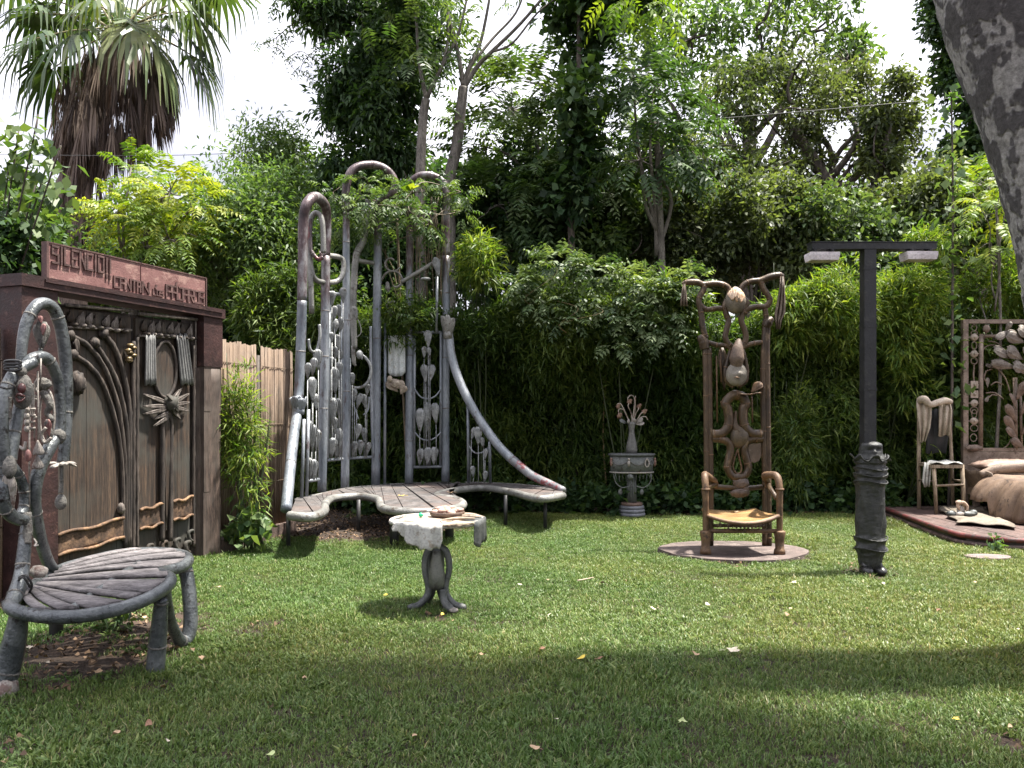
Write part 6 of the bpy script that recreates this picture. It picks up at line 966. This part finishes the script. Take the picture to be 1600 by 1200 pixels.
# ================================================================ platform, bed, chair
plat = thing('platform', 'low maroon platform with a red worn edge under the bed at the right', 'platform', (6.0, 10.5, 0)); PLM = weather('dark_maroon_planks', (.045, .028, .024), (.10, .06, .05), (.16, .11, .10), 4, .7, 0, .4); RED = weather('worn_red_edge', (.085, .018, .018), (.15, .032, .03), (.05, .03, .027), 7, .6, 0, .4, (1, 1, 1), .52)
pp = np.array([(5.62, 12.45), (5.25, 9.95), (5.27, 9.5), (5.5, 9.25), (6.0, 9.08), (9.5, 8.95), (9.5, 12.45)])
mb = MB(); mb.prism(pp, -.06, .105); mb.build('platform_base', plain('platform_dark', (.035, .025, .022)), plat)
e = np.arange(5.2, 9.5, .16)
for a_, b_ in zip(e, e[1:]):
    xs_ = [a_ + .004, b_ - .004]; yb = [max(9.0, np.interp(q, [5.25, 5.5, 6.0, 9.5], [9.6, 9.25, 9.08, 8.95])) for q in xs_]; yt = [min(12.45, (q - 5.25) / .37 * 2.5 + 9.95) for q in xs_]
    if yt[1] - yb[1] > .1: mb = MB(); mb.prism([(xs_[0], yb[0]), (xs_[1], yb[1]), (xs_[1], yt[1]), (xs_[0], max(yt[0], yb[0] + .03))], .106, .13 + rng.random() * .003); mb.build('plank', PLM, plat)
mb = MB(); q = [(*p, .112) for p in pp[:6]]; mb.tube(q, .03, n=6, smooth=4, rough=.06); mb.build('edge', RED, plat); mb = MB(); mb.tube([(p[0] - .01, p[1] - .01, .03) for p in pp[:6]], .03, n=6, smooth=4, rough=.08); mb.build('edge', PLM, plat)
ZP = .135
mb = MB(); gx_, gy_ = np.meshgrid(np.linspace(0, 1, 18), np.linspace(0, 1, 14), indexing='ij'); A_, B_, C_, D_ = [PZ(*q, ZP + .02) for q in ((1463, 793), (1530, 792), (1592, 826), (1498, 818))]; hg = A_ * ((1 - gx_) * (1 - gy_))[..., None] + B_ * (gx_ * (1 - gy_))[..., None] + C_ * (gx_ * gy_)[..., None] + D_ * ((1 - gx_) * gy_)[..., None]; hg[..., 2] += .018 * np.sin(gx_ * 13 + gy_ * 5) * np.sin(gy_ * 9) + .02; hg[..., 0] += .04 * np.sin(gy_ * 17) * (np.abs(gx_ - .5) > .42); mb.sheet(hg, .01); tag(mb.build('hide_rug', weather('pale_hide', (.12, .098, .075), (.22, .185, .145), (.06, .042, .03), 4, .8, 0, .3)), 'pale stiff hide rug lying on the platform below the wooden chair', 'rug')
sh = thing('shoe_sculpture', 'small pile of dark and bone coloured clay pieces on the pale hide rug', 'sculpture', PZ(1500, 803, ZP + .05)); c_ = PZ(1500, 805, ZP + .05)
for nm, ps, mt in (('clay_piece', ((-.11, .0, .02, .07, .05, .04), (.10, -.02, .02, .09, .05, .035), (.19, .02, .03, .05, .05, .04)), TGREY), ('clay_piece', ((.02, .02, .06, .05, .04, .06), (-.02, -.03, .02, .06, .04, .03)), BEIGE)):
    for x_, y_, z2, a_, b_, c2 in ps: mb = MB(); mb.blob(c_ + [x_, y_, z2], (a_, b_, c2), [((0, -1, .4), .4, -.2)], nz=.06); mb.build(nm, mt, sh)
mb = MB(); mb.tube([c_ + [-.01, 0, .08], c_ + [-.03, 0, .14], c_ + [.04, 0, .17], c_ + [.09, -.01, .12], c_ + [.08, -.02, .06]], [.02, .022, .022, .018, .012], n=8); mb.blob(c_ + [-.01, 0, .17], (.05, .035, .03)); mb.build('loop', weather('clay_tan', (.30, .2, .14), (.42, .31, .23), (.25, .17, .12), 9, .7), sh)
# wooden chair
WDC = wood('tan_chair_wood', (.12, .085, .055), (.22, .165, .11), (.32, .26, .19), (8, 8, 1), 3, bump=.3); DC = 11.75
wc = thing('wooden_chair', 'tall wooden chair draped with cream cloth at the back of the platform', 'chair', (5.98, 11.75, ZP)); X0 = (1435 - 800) / 1280 * DC
def cw(px, py, d=DC): return P(px, py, d)
mb = MB(); mb.tube([[cw(1436, 700, 12.05)[0], 12.05, ZP], cw(1435.5, 720, 12.05), cw(1436, 630, 12.1)], .028, n=8, smooth=0); mb.build('leg', WDC, wc)
mb = MB(); mb.tube([[cw(1489, 700, 12.1)[0], 12.1, ZP], cw(1487, 720, 12.1), cw(1482, 632, 12.12)], .026, n=8, smooth=0); mb.build('leg', WDC, wc)
for px_, pt in ((1463, 1459), (1507, 1503)): mb = MB(); mb.tube([[cw(px_, 0, 11.42)[0], 11.42, ZP], cw(pt, 726, 11.45)], [.024, .03], n=8, smooth=0); mb.build('leg', WDC, wc)
s0 = cw(1435, 716, 12.05); s1 = cw(1490, 715, 12.1); s2 = cw(1505, 724, 11.4); s3 = cw(1456, 725, 11.4); zs_ = .82
mb = MB(); mb.prism(np.array([s0, s3, s2, s1]), zs_ - .045, zs_); mb.build('chair_seat', WDC, wc)
for a_, b_ in ((cw(1463, 759, 11.42), cw(1506, 757, 11.42)), (cw(1437, 750, 12.0), cw(1462, 752, 11.45)), (cw(1489, 750, 12.05), cw(1506, 752, 11.45))): mb = MB(); mb.tube([a_, b_], .016, n=7, smooth=0); mb.build('stretcher', WDC, wc)
CRM = weather('cream_stiff_cloth', (.27, .22, .17), (.43, .37, .295), (.26, .20, .14), 5, .7, 0, .35)
def cgrid(nm, rows, mat, d, parent, amp=.03, th_=.014, n=14, freq=13):
    g_ = np.array([[P(a_ + (b_ - a_) * u, y_ + 1.5 * math.sin(u * 7), d - amp * math.sin(u * freq + k * .4) - dd) for k, (a_, b_, y_, dd) in enumerate(rows)] for u in np.linspace(0, 1, n)]); mb = MB(); mb.sheet(g_, th_); return mb.build(nm, mat, parent)
cl = thing('draped_cloth', 'cream stiff cloth with two hanging ends over the wooden chair back', 'cloth', cw(1460, 630, 12.0))
cgrid('cloth_end', [(1433, 1452, 622, 0), (1432, 1455, 634, .06), (1434, 1455, 650, .07), (1436, 1453, 668, .06), (1438, 1446, 690, .03)], CRM, 12.02, cl); cgrid('cloth_end', [(1468, 1484, 626, 0), (1467, 1487, 640, .06), (1467, 1486, 660, .06), (1466, 1483, 681, .05)], CRM, 12.05, cl)
mb = MB(); mb.tube([cw(1436, 626, 11.98), cw(1444, 624, 11.92), cw(1453, 632, 11.9), cw(1465, 629, 11.92), cw(1476, 626, 11.95), cw(1486, 628, 12.0)], [.05, .06, .045, .05, .05, .035], n=10); mb.build('cloth_fold', CRM, cl)
cgrid('cloth_lining', [(1453, 1467, 640, 0), (1450, 1470, 655, .0), (1448, 1482, 680, .0), (1446, 1478, 708, .0)], plain('black_cloth', (.02, .02, .022), .7), 12.1, cl, .015)
sc_ = thing('seat_cloth', 'grey folded cloth lying over the wooden chair seat with one end hanging', 'cloth', cw(1470, 716, 11.7)); a4 = [(*q[:2], 0) for q in (s0 + [.1, -.05, 0], s3 + [0, 0, 0], s2, s1)]
g_ = np.array([[np.array(a4[0]) * (1 - u) * (1 - w_) + np.array(a4[3]) * u * (1 - w_) + np.array(a4[2]) * u * w_ + np.array(a4[1]) * (1 - u) * w_ + [0, 0, zs_ + .022 + .016 * math.sin(u * 11 + w_ * 3) * math.sin(w_ * 4 + .5)] for w_ in np.linspace(0, 1, 9)] for u in np.linspace(0, 1, 14)]); mb = MB(); mb.sheet(g_, .012); mb.build('cloth_sheet', CLOTHW, sc_)
cgrid('cloth_end', [(1445, 1455, 722, 0), (1443, 1454, 735, .03), (1441, 1453, 752, .03), (1444, 1452, 760, .02)], CLOTHW, 11.55, sc_, .02)
bamboo('small bamboo sprig growing up behind the seat of the wooden chair', P(1449, 700, 12.25), (.14, .08, .14), 26, LF_BRIGHT, 3, 6, .14, .018)
# bed
bed = thing('bed', 'brown wrought iron bed with tall flower headboard under a draped brown blanket', 'bed', (7.6, 11.3, ZP)); IRON = weather('tan_rusted_iron', (.13, .095, .07), (.24, .185, .145), (.09, .06, .045), 7, .6, .2, .3); DH = 12.2
def bw_(nm, pts, r_, mat=IRON, n=8, sm=5, parent=bed): mb = MB(); mb.tube([P(*(q if len(q) == 3 else (*q, DH))) for q in pts], r_, n=n, smooth=sm); return mb.build(nm, mat, parent)
for x_ in (6.74, 9.05): mb = MB(); mb.box((x_, DH, 1.53), (.075, .075, 2.79)); mb.build('headboard_post', IRON, bed)
mb = MB(); mb.box((7.9, DH, 2.905), (2.4, .08, .06)); mb.build('headboard_rail', IRON, bed); mb = MB(); mb.box((7.9, DH, 1.0), (2.25, .05, .05)); mb.build('headboard_rail', IRON, bed)
bw_('headboard_rod', [(1533, 522), (1532, 703)], .034, sm=0); bw_('headboard_rod', [(1533, 525), (1640, 525)], .025, sm=0); bw_('headboard_rod', [(1586, 590), (1587, 703)], .03, sm=0); bw_('headboard_rod', [(1594, 600), (1596, 703)], .02, sm=0)
mb = MB(); mb.box((7.9, DH - .01, .72), (2.3, .05, .5)); mb.build('headboard_panel', IRON, bed)
for i, y_ in enumerate((527, 553, 601, 616, 630, 658)):
    mb = MB(); c_ = P(1522, y_, DH); mb.blob(c_, (.062, .025, .055 if i not in (3,) else .05), nz=.06, n=10, m=8) if i not in (2, 3) else mb.box(c_, (.11, .03, .11)); mb.blob(c_ - [0, .03, 0], (.02, .02, .02), n=8, m=6); mb.tube([P(1511, y_, DH), P(1533, y_, DH)], .009, n=5, smooth=0); mb.build('medallion', weather('medallion_bone', (.24, .20, .155), (.36, .30, .245), (.15, .11, .085), 12, .6), bed)
def ring(px, y0, y1, w_): mb = MB(); mb.tube([P(px + w_ * math.sin(a_), (y0 + y1) / 2 - (y1 - y0) / 2 * math.cos(a_), DH) for a_ in np.linspace(0, 6.28, 9)[:-1]], .008, n=5, smooth=3, closed=True); mb.build('wire_loop', IRON, bed)
for q in ((1522, 507, 517, 4), (1522, 517, 524, 5), (1522, 534, 546, 4), (1522, 559, 569, 5), (1522, 636, 646, 6), (1522, 640, 653, 4), (1522, 664, 674, 6), (1521, 678, 690, 5)): ring(*q)
bw_('wire', [(1522, 570), (1521, 585), (1522, 596)], .012)
for pl in (((1532, 553), (1540, 542), (1551, 539), (1560, 541)), ((1544, 533), (1556, 535), (1565, 541)), ((1541, 572), (1556, 575), (1570, 590), (1578, 612)), ((1543, 597), (1538, 592), (1541, 580), (1550, 577)), ((1548, 602), (1556, 597), (1567, 601)), ((1540, 614), (1555, 614), (1568, 624)), ((1544, 622), (1550, 617), (1558, 618)), ((1565, 702), (1575, 695), (1580, 685)), ((1536, 510), (1540, 520), (1538, 530))): bw_('wire_stem', pl, .010, n=5)
def pet(nm, lst, mat, dd=0):
    for x0, y0, x1, y1, w_ in lst: mb = MB(); mb.paddle(P(x0, y0, DH - .12 - dd), P(x1, y1, DH - .06 - dd), w_ / 1280 * DH, (rng.normal(0, .6), -1, rng.normal(.4, .4)), .01, .55); mb.build(nm, mat, bed)
PETM = weather('dull_petal', (.11, .09, .072), (.22, .19, .16), (.075, .055, .042), 8, .55, .1); pet('petal', [(1556, 530, 1580, 515, 12), (1580, 503, 1570, 520, 8), (1552, 545, 1582, 560, 22), (1572, 545, 1598, 562, 22), (1572, 522, 1600, 535, 22), (1548, 566, 1590, 575, 16), (1590, 512, 1610, 530, 24), (1582, 570, 1605, 580, 22), (1600, 540, 1620, 560, 24), (1596, 572, 1615, 585, 18), (1610, 510, 1630, 540, 26), (1620, 560, 1640, 580, 26)], PETM)
LPM = weather('leaf_plate_brown', (.10, .068, .05), (.18, .13, .10), (.07, .046, .034), 8, .65); pet('leaf_plate', [(1604, 596, 1588, 625, 16), (1577, 615, 1588, 640, 14), (1572, 632, 1588, 660, 14), (1570, 650, 1588, 678, 13), (1572, 668, 1592, 690, 13), (1580, 686, 1600, 700, 14), (1612, 620, 1594, 650, 14), (1616, 650, 1596, 680, 14)], LPM)
mb = MB(); mb.blob(P(1541, 514, DH - .05), (.05, .03, .06), nz=.08); mb.blob(P(1522, 700, DH - .1), (.12, .06, .05), nz=.06); mb.build('carved_bud', LPM, bed); mb = MB(); mb.paddle(P(1543, 590, DH), P(1543, 606, DH), .06); mb.paddle(P(1540, 628, DH), P(1545, 618, DH), .06); mb.paddle(P(1540, 570, DH), P(1556, 575, DH), .07, (0, -1, .5)); mb.build('leaf_plate', PETM, bed)
BLK2 = weather('brown_blanket', (.085, .052, .033), (.18, .12, .08), (.05, .032, .022), 3.5, .7, 0, .4, (1, 1, .5)); bx0, bx1, by0, by1 = 6.72, 8.9, 9.6, 12.1
mb = MB(); mb.box(((bx0 + bx1) / 2, (by0 + by1) / 2, .47), (bx1 - bx0, by1 - by0, .24)); mb.build('mattress', weather('mattress_tan', (.2, .14, .10), (.3, .22, .165), (.14, .1, .07), 5, .7), bed)
mb = MB()
for x_, y_ in ((6.8, 9.7), (6.8, 12.0), (8.8, 9.7), (8.8, 12.0)): mb.box((x_, y_, .24), (.07, .07, .22))
mb.build('bed_legs', IRON, bed)
g_ = []; ys_ = np.linspace(9.35, 11.45, 90); sv = np.concatenate([np.linspace(8.9, 6.72, 12), [6.6, 6.52, 6.47, 6.44, 6.42, 6.41]])
for y_ in ys_:
    row = []
    for k, x_ in enumerate(sv):
        if k < 12: z = .66 + .02 * math.sin(y_ * 5 + x_ * 3) * math.sin(x_ * 4) + .012 * math.sin(y_ * 17 + x_ * 9); xx = x_
        else: f = (k - 12) / 5; ln = .50 if y_ < 11.0 else .3; z = .63 - ln * f ** .9 + .02 * abs(math.sin(y_ * 11)); xx = x_ - .09 * abs(math.sin(y_ * 8 + math.sin(y_ * 3.1))) * f ** .6 + .03 * abs(math.sin(y_ * 21 + 1)) * f ** .7
        row.append([xx, y_, max(z, .15)])
    g_.append(row)
mb = MB(); mb.sheet(np.array(g_), .014); mb.build('blanket', BLK2, bed)
mb = MB(); mb.tube([[6.58, 11.5, .67], [6.8, 11.45, .76], [7.2, 11.3, .80], [7.8, 11.1, .84], [8.4, 11.0, .82]], [.05, .075, .09, .09, .08], n=10); mb.build('turned_sheet', weather('sheet_tan', (.16, .115, .085), (.27, .205, .155), (.10, .07, .05), 5, .65), bed)
mb = MB(); mb.sheet(np.array([[[6.62 + .12 * u, 12.05 - .75 * u * 0 - .75 * w_, .72 - .30 * u + .012 * math.sin(w_ * 17)] for w_ in np.linspace(0, 1, 12)] for u in np.linspace(0, 1, 6)]), .012); mb.build('sheet_side', bpy.data.materials['sheet_tan'], bed)
pil = thing('pillow', 'brown creased pillow at the head of the iron bed', 'pillow', (7.1, 11.75, .7)); mb = MB(); u_ = np.linspace(-1, 1, 18)
for sg in (1, -1):
    g_ = np.array([[[7.08 + .44 * u, 11.72 + .24 * w_, .79 + sg * .085 * (1 - u ** 4) * (1 - w_ ** 4) + .008 * math.sin(u * 17 + w_ * 5)] for w_ in np.linspace(-1, 1, 12)] for u in u_]); mb.sheet(g_, .008)
mb.build('pillow_case', weather('pillow_brown', (.15, .095, .07), (.25, .175, .14), (.14, .09, .07), 6, .6, 0, .4), pil)
# flat stone in the grass
mb = MB(); th = np.linspace(0, 6.283, 18, endpoint=False); mb.prism(np.stack([5.0 + .235 * np.cos(th) * (1 + .06 * np.sin(3 * th)), 8.6 + .15 * np.sin(th)], 1), -.05, .03); tag(mb.build('flat_stone', weather('pinkish_stone', (.12, .085, .082), (.18, .14, .13), (.21, .17, .165), 6, .9, 0, .5)), 'flat pinkish stone sunk in the turf in front of the platform', 'stone')

# ================================================================ fallen leaves, each where it lies
def leaf_mesh(name, lobed, mat, curl):
    n_ = 14; a_ = np.linspace(0, 2 * math.pi, n_, endpoint=False); r_ = (1 + .34 * np.cos(5 * a_)) * (1 - .25 * np.cos(a_)) if lobed else (1 + .25 * np.cos(2 * a_)) * (1 + .06 * rng.standard_normal(n_)); V = [[0, 0, .10]]; 
    for k in (.55, 1.0): V += [[r_[i] * k * math.cos(a_[i]), r_[i] * k * .8 * math.sin(a_[i]), .10 + curl * k * k * (.5 + .5 * math.sin(2 * a_[i] + 1)) - .04 * k + .05 * rng.random()] for i in range(n_)]
    F = [(0, 1 + i, 1 + (i + 1) % n_) for i in range(n_)] + [(1 + i, 1 + n_ + i, 1 + n_ + (i + 1) % n_, 1 + (i + 1) % n_) for i in range(n_)]
    mb = MB(); mb.add(V, F); mb.tube([[1, 0, .12], [1.5, .1, .18], [1.9, .05, .1]], .035, n=4); o = mb.build(name, mat); me = o.data; bpy.data.objects.remove(o); return me
LFM = {k: weather('dry_leaf_' + k, a_, b_, c_, 3, .7, 0, .2) for k, a_, b_, c_ in (('tan', (.34, .22, .13), (.50, .35, .22), (.25, .14, .08)), ('brown', (.16, .08, .045), (.28, .15, .09), (.10, .05, .03)), ('pale', (.46, .40, .30), (.62, .55, .44), (.36, .27, .18)), ('yellow', (.55, .40, .04), (.68, .52, .08), (.4, .28, .05)), ('green', (.32, .40, .16), (.45, .50, .24), (.4, .38, .2)))}
LM = {(k, l, v_): leaf_mesh('leaf_' + k, l, LFM[k], c_) for k in LFM for l in (0, 1) for v_, c_ in ((0, .25), (1, .45))}
i_ = 0
for px, py, w_, k, lab in ((232, 1133, 20, 'brown', 'reddish brown curled leaf near the lower left corner of the lawn'), (180, 1147, 17, 'tan', 'tan leaf left of the reddish brown curled leaf in the lower left'), (476, 1059, 11, 'tan', 'small tan leaf alone on the turf below the pedestal table and to its left'), (422, 1179, 16, 'green', 'pale green leaf at the bottom edge of the lawn left of centre'), (262, 1157, 8, 'pale', 'tiny pale fleck of leaf right of the reddish brown curled leaf'), (318, 1028, 14, 'tan', 'tan leaf right of the front legs of the fan seat'), (150, 1050, 17, 'tan', 'tan leaf on the bare soil below the fan seat rim'), (48, 1011, 12, 'pale', 'pale leaf on the soil by the near left leg of the fan seat'), (31, 1036, 14, 'brown', 'brownish leaf close against the near left leg of the fan seat'), (72, 1035, 10, 'pale', 'greyish leaf scrap under the fan seat left of the tan one'), (222, 965, 14, 'tan', 'tan leaf in shade under the right rim of the fan seat'), (340, 917, 12, 'tan', 'tan leaf in the sunny turf right of the fan seat loop leg'), (648, 1150, 17, 'tan', 'tan leaf at bottom centre left, under the table in the picture'), (836, 1168, 18, 'tan', 'tan leaf low on the lawn at the bottom centre'), (571, 1018, 8, 'brown', 'small rust leaf left below the table foot'), (602, 930, 9, 'yellow', 'small yellow leaf just left of the table foot'), (692, 961, 12, 'yellow', 'yellowish leaf between the table toes'), (706, 970, 9, 'tan', 'tan scrap just below the table toe'), (754, 1023, 15, 'tan', 'tan leaf lying right below the table foot'), (846, 1014, 13, 'brown', 'rust brown leaf left of the bright yellow leaf pair'), (908, 1028, 16, 'yellow', 'bright yellow leaf with a stalk at the lawn centre'), (935, 1029, 13, 'brown', 'brown leaf touching the bright yellow leaf on its right'), (855, 961, 13, 'pale', 'pale leaf in the sunny turf right of the table'), (812, 913, 7, 'pale', 'tiny pale leaf on the turf below the bowl table, to its right'), (855, 906, 8, 'tan', 'tiny tan leaf below the bench end'), (942, 911, 13, 'brown', 'curled brown leaf next to a twig left of the round slab'), (1024, 952, 15, 'pale', 'pale leaf below the left side of the round slab'), (1106, 945, 14, 'pale', 'pale leaf below the round slab centre'), (1232, 961, 15, 'brown', 'larger brown leaf of the pair below the round slab right end'), (1235, 951, 9, 'tan', 'smaller tan leaf of the pair below the round slab right end'), (1241, 910, 12, 'pale', 'pale leaf just below the right end of the round slab'), (1379, 913, 11, 'pale', 'pale leaf right of the black figure feet'), (1467, 954, 10, 'brown', 'small brown leaf on the sunny turf right of the lamp post'), (1525, 910, 9, 'tan', 'tan leaf below the flat pinkish stone'), (1590, 983, 7, 'pale', 'pale leaf at the right edge of the lawn'), (1142, 1016, 25, 'pale', 'largest pale curled leaf on the lawn, right of centre'), (1087, 1022, 13, 'tan', 'tan leaf just left of the largest pale leaf'), (1211, 976, 7, 'green', 'tiny green leaf below the brown leaf pair'), (1067, 1128, 20, 'green', 'pale green leaf in the shaded foreground right of centre'), (1494, 1123, 14, 'yellow', 'cream yellow leaf with a long stalk in the lower right corner'), (1578, 1136, 12, 'tan', 'tan leaf on the bare patch at the lower right edge'), (870, 1123, 6, 'pale', 'whitish scrap between the two bottom centre tan leaves'), (1250, 872, 10, 'pale', 'pale leaf at the right rim of the round slab'), (1352, 950, 8, 'brown', 'dark leaf scrap below the black figure')):
    p = PZ(px, py, .045); s = w_ / 1280 * p[1] / 2.5; o = bpy.data.objects.new('fallen_leaf', LM[(k, int(rng.random() < .5), int(rng.random() < .5))]); COL.objects.link(o); o.location = p - [0, 0, .10 * s]; o.scale = (s, s, s * 1.4); o.rotation_euler = (rng.normal(0, .15), rng.normal(0, .15), rng.random() * 6.28); tag(o, lab, 'leaf', 'fallen leaves on the lawn')
for px, py, lab in ((1148, 803, 'curled tan leaf lying on the ochre chair seat'),): o = bpy.data.objects.new('fallen_leaf', LM[('tan', 0, 1)]); COL.objects.link(o); o.location = P(px, py, 9.1) * [1, 1, 0] + [0, 0, .43]; o.scale = (.035, .03, .03); tag(o, lab, 'leaf', 'fallen leaves on the lawn')
for px, py, lab, k in ((628, 775, 'yellow leaf lying on the bench seat in the middle', 'yellow'), (704, 770, 'small tan leaf on the bench seat near the front tongue', 'tan')): o = bpy.data.objects.new('fallen_leaf', LM[(k, 1, 0)]); COL.objects.link(o); o.location = PZ(px, py, ZS + .02); o.scale = (.04, .04, .05); tag(o, lab, 'leaf', 'fallen leaves on the lawn')
mb = MB(); q = [PZ(x_, y_, .045) for x_, y_ in ((902, 907), (914, 905), (928, 902))]; mb.tube(q, [.006, .007, .004], n=5); tag(mb.build('twig', plain('twig_pale', (.35, .28, .2))), 'short pale twig on the turf beside the curled brown leaf', 'twig')
